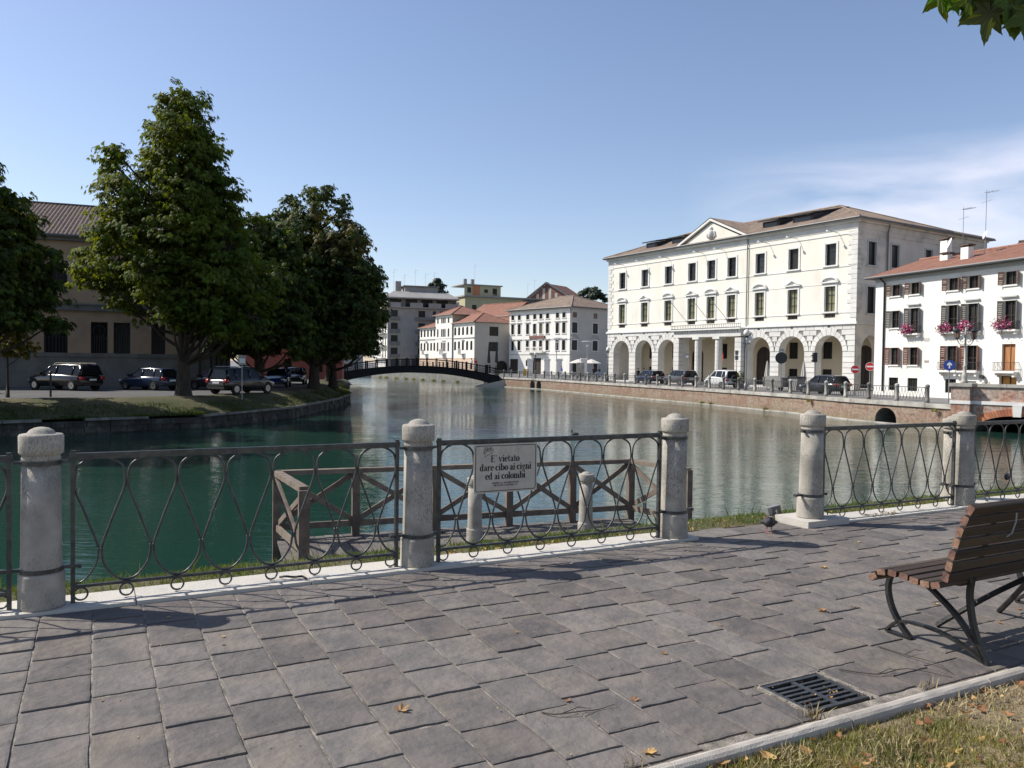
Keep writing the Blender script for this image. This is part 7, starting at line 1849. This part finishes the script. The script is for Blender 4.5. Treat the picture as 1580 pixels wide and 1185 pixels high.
# ============================================================ PEOPLE
def human_mesh(pose=0, top='cloth_dark', low='cloth_dark', arms=0):
    J = {'pel': (0, 0, .95, .15, .11), 'wai': (0, 0, 1.10, .135, .10), 'che': (0, -.01, 1.32, .17, .11), 'nek': (0, 0, 1.50, .055, .055), 'hed': (0, -.015, 1.60, .08, .095), 'top': (0, -.01, 1.71, .075, .09),
         'shl': (-.19, 0, 1.42, .06, .06), 'ell': (-.25, .02-.02*arms, 1.14, .045, .045), 'wrl': (-.24, -.08-.18*arms, .92+.15*arms, .033, .03), 'hal': (-.235, -.11-.22*arms, .84+.16*arms, .036, .022),
         'shr': (.19, 0, 1.42, .06, .06), 'elr': (.25, .02, 1.14, .045, .045), 'wrr': (.24, -.08, .92, .033, .03), 'har': (.235, -.11, .84, .036, .022),
         'hil': (-.10, 0, .88, .09, .09), 'knl': (-.11, -.03-.12*pose, .50, .065, .065), 'anl': (-.11, .02+.0*pose, .09, .042, .045), 'tol': (-.12, -.14, .035, .04, .03),
         'hir': (.10, 0, .88, .09, .09), 'knr': (.11, -.03+.06*pose, .50, .065, .065), 'anr': (.11, .03+.22*pose, .09, .042, .045), 'tor': (.12, -.13+.2*pose, .035, .04, .03)}
    E = [('pel', 'wai'), ('wai', 'che'), ('che', 'nek'), ('nek', 'hed'), ('hed', 'top'), ('che', 'shl'), ('shl', 'ell'), ('ell', 'wrl'), ('wrl', 'hal'), ('che', 'shr'), ('shr', 'elr'), ('elr', 'wrr'), ('wrr', 'har'),
         ('pel', 'hil'), ('hil', 'knl'), ('knl', 'anl'), ('anl', 'tol'), ('pel', 'hir'), ('hir', 'knr'), ('knr', 'anr'), ('anr', 'tor')]
    K = list(J); me = bpy.data.meshes.new('skel'); me.from_pydata([J[k][:3] for k in K], [(K.index(a), K.index(c)) for a, c in E], [])
    o = bpy.data.objects.new('skel', me); COL.objects.link(o)
    sk = o.modifiers.new('s', 'SKIN'); ss = o.modifiers.new('u', 'SUBSURF'); ss.levels = 1; ss.render_levels = 1
    for i, k in enumerate(K):
        v = me.skin_vertices[0].data[i]; v.radius = J[k][3:5]; v.use_root = (k == 'pel')
    dg = bpy.context.evaluated_depsgraph_get(); dg.update()
    m2 = bpy.data.meshes.new_from_object(o.evaluated_get(dg)); bpy.data.objects.remove(o)
    m2.name = 'body'; m2.materials.clear()
    for q in ('skin', top, low, 'rubber'): m2.materials.append(MT[q])
    for p in m2.polygons:
        c = p.center; z = c.z
        p.material_index = 3 if z < .08 else 2 if z < .98 and abs(c.x) < .21 else 1 if 1.0 < z < 1.49 else 0
        if z < .98 and abs(c.x) >= .21: p.material_index = 0 if z < .90 else 1
        p.use_smooth = True
    return m2
def person(label, p, rz, pose=0, top='cloth_dark', low='cloth_dark', hair='cloth_dark', z=RZ, arms=0, s=1.0):
    t = thing('person', label, 'person', (p[0], p[1], z), rz); obj('body', human_mesh(pose, top, low, arms), t)
    b = MB(); b.smooth = True; b.lathe([(.085, 1.60), (.10, 1.66), (.095, 1.73), (.06, 1.78), (.01, 1.79)], 10, (0, .015, 0)); b.build('hair', hair, t, smooth=True); t.scale = (s, s, s); return t
person('person in dark clothes standing at the left arches of the palace, left one', (15.2, 96.5), .4)
person('person in dark clothes walking beside another at the left arches of the palace', (15.8, 95.8), 1.2, 1)
person('person in a red top standing on the footbridge', (-5.7, 124.8), .2, 0, 'cloth_red', 'cloth_white', z=.55, arms=1)
person('person in a white top beside the red-clad one on the footbridge', (-6.4, 125.3), -.6, 0, 'cloth_white', 'cloth_dark', z=.6)
person('person in dark clothes on the quay behind the bicycles', (13.2, 129.5), .3, 1)
person('person in dark clothes sitting height near the white parasols', (14.0, 128.8), -.6, 0, 'cloth_dark', 'cloth_blue')
person('person in a blue top walking in front of the white palazzo', (8.3, 134), 1.0, 1, 'cloth_blue', 'cloth_white')
person('person in dark clothes behind the left part of the far quay railing', (-.4, 136.5), .8, 1)
# duck on the river
t = thing('duck', 'small dark duck swimming in the middle of the river', 'duck', (3.23, 40.7, WZ), R(160)); b = MB(); b.smooth = True
b.tube(spline([(-.24, 0, .10), (-.18, 0, .07), (-.08, 0, .05), (.05, 0, .05), (.12, 0, .08), (.15, 0, .15), (.155, 0, .21), (.18, 0, .24)], 3), [.008, .012, .03, .045, .06, .075, .085, .09, .095, .095, .09, .08, .065, .05, .04, .033, .032, .034, .038, .042, .040, .03][:22], 10)
b.build('body', 'feather_dark', t, smooth=True); b = MB(); b.tube([(.20, 0, .235), (.25, 0, .225)], [.018, .008], 5, flat=1.3); b.build('beak', 'yellow_box', t)

# ============================================================ TREES
def leaf_cloud(centres, dirs, rads, n_leaves, size, seed, droop=.6, mats=('leaf_chestnut',), mix=None, leaflets=5):
    """palmate leaves: n_leaves per cluster, each of a few drooping leaflets"""
    rng = np.random.default_rng(seed); C = np.repeat(centres, n_leaves, 0); Rr = np.repeat(rads, n_leaves); Dd = np.repeat(dirs, n_leaves, 0); n = len(C)
    off = rng.normal(size=(n, 3)); off /= np.linalg.norm(off, axis=1)[:, None]; off *= (rng.random(n)**.45)[:, None]*Rr[:, None]; off[:, 2] *= .55
    P = C+off
    out = off/(Rr[:, None]+1e-6)+Dd*.8; out[:, 2] *= .3; out /= (np.linalg.norm(out, axis=1)[:, None]+1e-6)
    S = size*rng.uniform(.65, 1.25, n)
    # leaf normal: mostly up, tilted outwards
    nz = np.stack([out[:, 0]*.7, out[:, 1]*.7, np.full(n, .75)], 1)+rng.normal(size=(n, 3))*.33; nz /= np.linalg.norm(nz, axis=1)[:, None]
    ax = out-nz*(out*nz).sum(1)[:, None]; ax /= (np.linalg.norm(ax, axis=1)[:, None]+1e-6); bx = np.cross(nz, ax)
    Vs = []; k = leaflets
    for a in np.linspace(-1.35, 1.35, k):
        ca, sa = math.cos(a), math.sin(a); d = ax*ca+bx*sa; e = -ax*sa+bx*ca; l = S*(1-.18*abs(a)); 
        dz = nz*(-droop)*(l*.45)[:, None]
        tip = P+d*l[:, None]+dz+np.array([0, 0, -1])*(l*.25)[:, None]
        m1 = P+d*(l*.58)[:, None]+e*(l*.20)[:, None]+dz*.25; m2 = P+d*(l*.58)[:, None]-e*(l*.20)[:, None]+dz*.25
        Vs.append(np.stack([P, m1, tip, m2], 1))
    Vv = np.stack(Vs, 1).reshape(-1, 3); nf = n*k; i = np.arange(nf)[:, None]*4
    F = i+np.array([[0, 1, 2, 3]])
    midx = None
    if mix is not None: midx = np.repeat(mix(P, rng), k)
    return np_mesh('crown', Vv, F, list(mats), midx)
def tree(name, label, base, H, lobes, seed, leaf=.28, per=16, dens=1.0, tr=.42, mats=('leaf_chestnut',), mix=None, group=None, lean=(0, 0), bark='bark', limbs=True, cat='tree', trunk_top=.82, cr=.44, low=2.0):
    rng = np.random.default_rng(seed); t = thing(name, label, cat, base, 0, group)
    C = []; D = []; Rd = []; bm = MB(); bm.smooth = True
    hz = H*trunk_top
    axis = [Vector((lean[0]*q*q, lean[1]*q*q, hz*q)) for q in np.linspace(0, 1, 9)]
    bm.tube([(0, 0, -.3), (0, 0, .0), (0, 0, .5)] + [tuple(p) for p in axis[1:]], [tr*1.7, tr*1.35, tr*1.05] + [tr*(1-.93*q) for q in np.linspace(0, 1, 9)[1:]], 12)
    tk = bm.build('trunk', bark, t, smooth=True)
    br_ = MB(); br_.smooth = True
    for (x, y, z, r) in lobes:
        c = np.array([x, y, z]); n = int(max(5, dens*11.5*r*r/.55))
        zq = max(.12, min(.97, (z-r*.9-.1*H)/hz)); A = Vector((lean[0]*zq*zq, lean[1]*zq*zq, hz*zq))
        if limbs:
            cc = Vector((x, y, z)); m = A.lerp(cc, .5)+Vector((0, 0, -.12*(cc-A).length)); br_.tube(spline([A, m, cc], 4), [tr*.30, tr*.27, tr*.25, tr*.22, tr*.2, tr*.17, tr*.14, tr*.11, tr*.08], 6, caps=False)
        u = rng.normal(size=(n, 3)); u /= np.linalg.norm(u, axis=1)[:, None]
        rr = r*(rng.random(n)**.30)*np.where(rng.random(n) < .16, rng.uniform(1.1, 1.42, n), rng.uniform(.7, 1.1, n))
        p = c+u*rr[:, None]*np.array([1, 1, .85]); p[:, 2] = np.maximum(p[:, 2], low)
        C.append(p); D.append(u); Rd.append(rng.uniform(.75, 1.2, n)*cr)
        if limbs:
            for q in range(0, n, 3): br_.tube([tuple(c), tuple(c*.45+p[q]*.55+np.array([0, 0, .1])), tuple(p[q])], [.05, .03, .012], 4, caps=False)
    C = np.concatenate(C); D = np.concatenate(D); Rd = np.concatenate(Rd)
    if limbs: br_.build('limbs', bark, t, smooth=True)
    obj('crown', leaf_cloud(C, D, Rd, per, leaf, seed+1, mats=mats, mix=mix), t)
    return t
rl = random.Random(77)
def L2(seq, ky=.8): return [(x, rl.uniform(-1, 1)*r*ky, z, r) for x, z, r in seq]
T1L = [(x*.95, z*.985, r*.95) for x, z, r in [(-.5, 17.2, 1.0), (.5, 17.1, .9), (-.2, 16.3, 1.6), (-1.1, 15.4, 1.3), (-.9, 15.2, 1.3), (.7, 15.0, 1.5), (1.3, 13.7, 1.5), (0, 13.6, 1.6), (-1.9, 13.2, 1.4), (-4.3, 13.6, .9), (-4.2, 12.4, .9), (-3.3, 11.4, 1.5), (2.4, 12.6, 1.0), (1.6, 11.8, 1.9), (-.4, 11.4, 2.0), (2.2, 10.2, 1.8),
       (-2, 9.6, 2.2), (-5.0, 9.2, 1.2), (-5.9, 8.0, 1.4), (-6.3, 7.0, 1.0), (-4.2, 7.4, 2.0), (.8, 9.2, 2.4), (3.1, 8.4, 2.0), (-.8, 7.0, 2.3), (2.0, 6.4, 2.3), (4.0, 6.4, 1.9), (-3.0, 5.6, 1.3), (1.6, 5.0, 1.3), (3.4, 4.8, 1.3), (.2, 4.7, 1.4), (2.6, 4.3, 1.5), (4.2, 4.6, 1.3), (-4.6, 6.2, 1.1)]]
def mix1(P, rng):   # yellower tips on the sunny side of this tree
    return (rng.random(len(P)) < np.clip((-P[:, 0]-1.5)/9, 0, .45)).astype(int)
extra = L2([(x, z, r*.9) for x, z, r in T1L[5::2]], 1.2)
tree('chestnut_tree', 'tall conical horse chestnut with yellowing left side, the highest tree on the left bank', (-19.0, 46.2, -.5), 17.6, L2(T1L)+[(x*.7, 2.3, z, r) for x, y, z, r in extra]+[(x*.7, -2.1, z, r) for x, y, z, r in extra], 11, leaf=.215, per=13, tr=.38, mats=('leaf_chestnut', 'leaf_lime'), mix=mix1, low=3.0, dens=1.0)
# far left tree cut by the frame
T0L = [(1.5, 11.9, .8), (.6, 10.9, 1.2), (2.3, 9.9, .9), (2.8, 8.7, 1.1), (1.4, 8.9, 1.5), (3.0, 7.3, 1.1), (2.0, 6.2, 1.5), (3.0, 5.3, 1.1), (1.8, 4.5, 1.3), (3.5, 4.0, .8), (-.4, 9.4, 1.8), (-.4, 7.2, 2.1), (-.2, 5.0, 2.0), (-2.6, 8.4, 2.4), (-2.8, 5.4, 2.4), (-4.6, 6.8, 2.2)]
tree('chestnut_tree', 'dark horse chestnut cut by the left edge of the picture', (-26.9, 38.9, -.5), 12.5, L2([(x*.88, z, r_*.93) for x, z, r_ in T0L])+[(x, 2.2, z, r*.9) for x, z, r in T0L[4:12]]+[(x, -2.0, z, r*.9) for x, z, r in T0L[4:14]], 12, leaf=.25, per=10, tr=.36, mats=('leaf_dark', 'leaf_chestnut'), mix=lambda P, g: (g.random(len(P)) < .3).astype(int), low=2.4, dens=1.1)
T2L = [(-.6, 15.3, 1.0), (.9, 15.2, .9), (2.0, 14.6, .9), (-2.0, 14.6, .9), (-2.6, 13.4, 1.3), (0, 13.4, 1.6), (2.2, 12.9, 1.4), (-3.6, 12.0, 1.4), (-1.0, 11.2, 2.2), (2.0, 10.8, 2.0), (3.4, 11.6, .9), (-3.8, 9.6, 2.2), (0, 8.6, 2.6), (3.6, 8.8, 1.9), (-3.2, 6.8, 2.4), (.6, 6.0, 2.6), (3.4, 6.2, 2.2), (-1.6, 4.4, 2.0), (2.2, 4.0, 1.9)]
tree('chestnut_tree', 'broad dark chestnut with a ragged top, middle of the right-hand tree group', (-15.6, 63.0, -.5), 16, L2(T2L)+[(x, 2.2, z, r*.9) for x, z, r in T2L[7:]]+[(x, -2.2, z, r*.9) for x, z, r in T2L[7:]], 13, leaf=.25, per=11, tr=.42, mats=('leaf_dark', 'leaf_brownish'), mix=lambda P, g: (g.random(len(P)) < np.where((P[:, 0] > .3) & (P[:, 2] > 10) & (P[:, 2] < 13.5), .75, .05)).astype(int), low=2.6)
T3L = [(0, 11.4, 1.2), (1.6, 10.6, 1.3), (-1.4, 10.2, 1.6), (2.7, 9.2, 1.2), (.4, 9.0, 2.0), (3.2, 8.0, 1.5), (-2, 7.8, 2.0), (1.4, 6.8, 2.3), (3.3, 6.2, 1.5), (-1, 5.4, 2.2), (2.4, 4.6, 1.8), (0, 3.6, 1.7), (3.0, 3.3, 1.0), (-2.6, 4.2, 1.7)]
tree('chestnut_tree', 'dark round chestnut overhanging the river, rightmost of the tree group', (-15.9, 71.0, -.5), 12, L2(T3L)+[(x, 1.9, z, r*.9) for x, z, r in T3L[3:]]+[(x, -1.9, z, r*.9) for x, z, r in T3L[3:]], 14, leaf=.25, per=11, tr=.34, mats=('leaf_dark',), low=1.9)
T4L = [(0, 11.5, 1.5), (-1.6, 10.4, 1.6), (1.5, 10.2, 1.7), (0, 9, 2.2), (-2.4, 7.8, 2.0), (2.4, 7.8, 2.0), (-.4, 6.4, 2.4), (2.6, 5.2, 1.9), (-2.6, 5.0, 1.9), (.6, 4.0, 1.8), (3.2, 3.4, 1.3), (-2.2, 3.2, 1.2)]
tree('chestnut_tree', 'dark chestnut between the tall conical tree and the broad one', (-18.4, 58.0, -.5), 12.5, L2(T4L)+[(x, 1.9, z, r*.9) for x, z, r in T4L[3:]]+[(x, -1.9, z, r*.9) for x, z, r in T4L[3:]], 15, leaf=.28, per=9, tr=.36, mats=('leaf_dark', 'leaf_chestnut'), mix=lambda P, g: (g.random(len(P)) < .25).astype(int), low=2.4)
T5L = [(0, 9.0, 1.6), (-1.8, 7.6, 1.8), (1.8, 7.4, 1.8), (0, 6.0, 2.2), (-2, 4.6, 1.8), (2, 4.4, 1.8), (0, 3.4, 1.6)]
tree('chestnut_tree', 'dark chestnut far down the left bank near the footbridge', (-19.8, 86, -.5), 10, L2(T5L)+[(x, 1.8, z, r) for x, z, r in T5L]+[(x, -1.8, z, r) for x, z, r in T5L], 16, leaf=.36, per=12, tr=.3, mats=('leaf_dark',), low=2.2)
tree('chestnut_tree', 'small tree at the left end of the footbridge', (-26.5, 106, -.5), 10, L2(T5L)+[(x, 1.8, z, r) for x, z, r in T5L], 18, leaf=.38, per=11, tr=.3, mats=('leaf_dark',), low=2.6)
TY = [(0, 4.3, .8), (-.8, 3.6, .8), (.7, 3.5, .8), (0, 2.8, .8), (1.0, 2.7, .6)]
tree('young_tree', 'young brownish tree on the left bank below the dark edge tree', (-26.2, 41.5, -.55), 4.5, L2(TY), 17, leaf=.20, per=12, tr=.08, mats=('leaf_brownish', 'leaf_dark'), mix=lambda P, g: (g.random(len(P)) < .4).astype(int), low=1.9, cr=.4)
for x, y, lab in ((-29.5, 33, 'dark chestnut on the left bank outside the picture, nearest one'), (-37, 34, 'dark chestnut on the left bank outside the picture, further one')):
    tree('chestnut_tree', lab, (x, y, -.5), 17, L2([(0, 15.5, 1.6), (-1.2, 14, 2), (1.4, 13.6, 2), (0, 12, 1.6), (-1.8, 10, 2), (1.8, 9.6, 2), (0, 8.4, 2.4), (-2.8, 7, 2.2), (2.8, 6.6, 2.2), (0, 5, 2.4), (2.4, 4, 1.8), (-2.4, 4, 1.8)], 1.2), 30, leaf=.4, per=9, tr=.36, mats=('leaf_dark',), low=2.4, dens=.8, cr=.7)
# rough grass hanging over the river wall of the left bank
rg = np.random.default_rng(9); n = 15000; sg = rg.integers(1, 8, n); f = rg.random(n); e = np.array(LE)[sg]*(1-f)[:, None]+np.array(LE)[sg+1]*f[:, None]; q = np.array(LI)[sg]*(1-f)[:, None]+np.array(LI)[sg+1]*f[:, None]
tt = rg.random(n)**2*.5-.02; P0 = e*(1-tt)[:, None]+q*tt[:, None]; zz = -1.27+.785*np.sin(np.clip(tt, 0, 1)*math.pi/2)**1.1; clump = np.array([max(0.15, .6+1.2*noise.noise((a*.5, c*.5, 7))) for a, c in P0])
h = rg.uniform(.05, .20, n)*clump; a = rg.uniform(0, 6.28, n); w = .012+h*.10; l = rg.uniform(-.5, .5, (n, 2))*h[:, None]
A_3 = np.stack([P0[:, 0]-w*np.cos(a), P0[:, 1]-w*np.sin(a), zz], 1); B_3 = np.stack([P0[:, 0]+w*np.cos(a), P0[:, 1]+w*np.sin(a), zz], 1); C_3 = np.stack([P0[:, 0]+l[:, 0], P0[:, 1]+l[:, 1], zz+h], 1)
obj('bank_edge_grass', np_mesh('bank_edge_grass', np.stack([A_3, B_3, C_3], 1).reshape(-1, 3), np.arange(n*3).reshape(-1, 3), ['leaf_dark']), kind='stuff')
# skyline trees
CL_ = [(0, 6.6, .9), (-1.3, 6.0, 1.0), (1.5, 5.9, 1.2), (-2.8, 5.0, 1.0), (3.0, 4.7, 1.3), (.3, 4.6, 1.6), (4.6, 3.6, 1.0), (-1.5, 3.6, 1.2)]
tree('cedar_tree', 'dark spreading cedar behind the roof of the white palazzo', (22.5, 232, 17.0), 7.2, L2(CL_), 20, leaf=.55, per=12, tr=.35, mats=('leaf_conifer',), low=2.0, cr=.7, dens=.6)
tree('cypress_tree', 'dark conifer crown rising behind the grey apartment block', (-21.5, 226, 17.5), 9, L2([(0, 7.5, .8), (-.8, 6.4, 1.2), (.9, 6.0, 1.3), (0, 4.6, 1.8), (-1.6, 3.6, 1.3), (1.8, 3.4, 1.3), (0, 2.6, 1.5)]), 21, leaf=.5, per=12, tr=.3, mats=('leaf_conifer',), low=1, cr=.7, dens=.7)
tree('background_tree', 'green tree at the left end of the embankment behind the footbridge', (-44, 172, -.5), 9, L2([(0, 7, 2), (-2, 5.4, 2), (2, 5.2, 2), (0, 4, 2.2)]), 22, leaf=.5, per=12, tr=.3, mats=('leaf_dark',), cr=.7)
tree('background_tree', 'green tree crown at the far left horizon under the leaves', (-52, 160, -.5), 10, L2([(0, 8, 2), (-2, 6.4, 2), (2, 5.2, 2), (0, 5, 2.2)]), 23, leaf=.5, per=12, tr=.3, mats=('leaf_dark',), cr=.7)

# ---- the plane tree above the bench: trunk outside the frame, one branch end hangs into the corner
pt = thing('plane_tree', 'bright green lobed leaves of a tree branch hanging into the top right corner', 'tree', (6.2, 2.6, -.05))
b = MB(); b.smooth = True; b.tube([(0, 0, -.2), (0, 0, .3), (.05, 0, 2.0), (.1, .1, 3.6), (.3, .2, 5.5), (.5, .3, 7.5)], [.30, .24, .20, .17, .12, .05], 12); b.build('trunk', 'bark', pt, smooth=True)
BP = [(.08, .08, 3.2), (-1.0, .35, 4.1), (-2.2, .75, 4.05), (-3.2, 1.05, 3.85), (-3.9, 1.25, 3.60)]
b = MB(); b.smooth = True; b.tube(spline(BP, 4), [.07, .06, .055, .05, .045, .04, .036, .032, .028, .025, .022, .018, .016, .013, .01, .008, .006], 6); b.build('branch', 'bark', pt, smooth=True)
def maple(r, rng):
    """five-lobed toothed leaf hanging from its stalk"""
    tips = [(-115, .60), (-58, .86), (0, 1.0), (58, .86), (115, .60)]; pts = []
    for i, (a, l) in enumerate(tips):
        for da, q in ((-17, .62), (-11, .70), (-8, .80), (-3.5, .86), (0, 1.0), (3.5, .86), (8, .80), (11, .70), (17, .62)): pts.append((a+da, l*q))
        if i < 4: pts.append((a+29, .43))
    pts = [(-160, .30)] + pts + [(160, .30)]
    vs = [(0, 0, 0)]
    for a, l in pts:
        x, z = r*l*math.sin(R(a)), -r*l*math.cos(R(a)); vs.append((x, .22*abs(x)-.10*r*(l**2)*math.cos(R(a*2))+rng.uniform(-.02, .02)*r, z))
    n = len(pts); bb = MB(); bb.add(vs, [(0, k+1, k+2) for k in range(n-1)]); bb.tube([(0, 0, 0), (0, .02*r, r*.35), (.05*r, .05*r, r*.7)], .0016, 3, caps=False); return bb.mesh('leaf', 'leaf_plane')
rng = random.Random(41); LM = [maple(.125+.010*k, rng) for k in range(4)]
base = Vector((6.2, 2.6, -.05)); hand = [(-3.86, 1.22, 3.30, .2, 5), (-3.95, 1.30, 3.32, .3, 40)]
def world_leaf(X, d, py, rot, tilt, s=1.0, flip=0):
    z = 1.6+(570-py)*d/1233; p = Vector((X, d, z))-base
    o = obj('leaf', LM[rng.randrange(4)], pt, p); o.rotation_euler = (R(tilt), R(rot), R(flip)); o.scale = (s, s, s)
for px, d, py, rot, tilt, s, flip in ((1452, 3.9, -6, 20, 5, 1.1, 30), (1475, 3.85, -12, -10, 15, 1.3, -30), (1500, 3.85, 4, -5, 10, 1.2, 40), (1520, 3.8, 8, 12, 5, 1.3, -20), (1538, 3.78, 4, -15, 8, 1.4, 30), (1556, 3.82, 18, 6, 4, 1.2, -40), (1568, 3.8, -2, -6, 12, 1.4, 25), (1585, 3.82, 10, 8, 6, 1.3, 10), (1600, 3.8, 22, 0, 6, 1.3, 10), (1548, 3.95, -16, 0, 20, 1.5, 0), (1576, 3.95, -18, 10, 20, 1.5, 0), (1515, 3.95, -20, -5, 20, 1.5, 0), (1490, 3.95, -22, 5, 15, 1.4, 0), (1438, 3.85, 2, 10, -10, .95, 50), (1462, 3.9, -8, -25, 25, 1.0, -10), (1483, 3.8, 2, 2, 10, .95, 15), (1497, 3.9, -6, 25, 30, .9, -30), (1512, 3.75, 26, 8, 8, 1.25, 10), (1530, 3.85, 16, -12, -8, 1.15, 60),
                        (1545, 3.8, 20, -8, 12, 1.1, -10), (1560, 3.85, 8, 15, 15, 1.0, 20), (1573, 3.75, 26, 4, 5, 1.15, 0), (1590, 3.8, 20, -12, 10, 1.2, 15), (1552, 3.9, -2, 40, 30, 1.2, 0), (1520, 3.95, -4, -30, 30, 1.1, 10), (1580, 3.9, 4, 20, 35, 1.2, -20), (1540, 4.0, -12, 10, 50, 1.2, 10), (1570, 4.0, -10, -10, 45, 1.2, 10), (1505, 4.0, -14, 0, 40, 1.2, 0)):
    world_leaf((px-790)/1233*d, d, py, rot, tilt, s*.86, flip)
for i in range(26):
    px, py, d = rng.uniform(1432, 1610), rng.uniform(-40, 8), rng.uniform(3.75, 4.1)
    world_leaf((px-790)/1233*d, d, py+(px-1430)*.06, rng.uniform(-35, 35), rng.uniform(0, 40), rng.uniform(.8, 1.15), rng.uniform(-60, 60))
for i in range(90):
    q = rng.random(); k = min(3, int(q*4)); f = q*4-k; p = Vector(BP[k]).lerp(Vector(BP[k+1]), f)+Vector((rng.uniform(-.25, .3), rng.uniform(-.35, .35), rng.uniform(-.32, .35)))
    if (p+base).x/(p+base).y < .60 or ((p+base).x/(p+base).y < .66 and p.z < 3.3): continue
    o = obj('leaf', LM[rng.randrange(4)], pt, p); o.rotation_euler = (R(rng.uniform(-10, 60)), R(rng.uniform(-40, 40)), R(rng.uniform(0, 360)))
cl = np.array([(.5+rng.uniform(-2, 2.2), rng.uniform(-2.4, 1.2), rng.uniform(5.6, 9)) for _ in range(180)]); dd = cl-np.array([.5, 0, 7]); dd /= np.linalg.norm(dd, axis=1)[:, None]
obj('crown', leaf_cloud(cl, dd, np.full(len(cl), .6), 14, .18, 42, mats=('leaf_plane',)), pt)
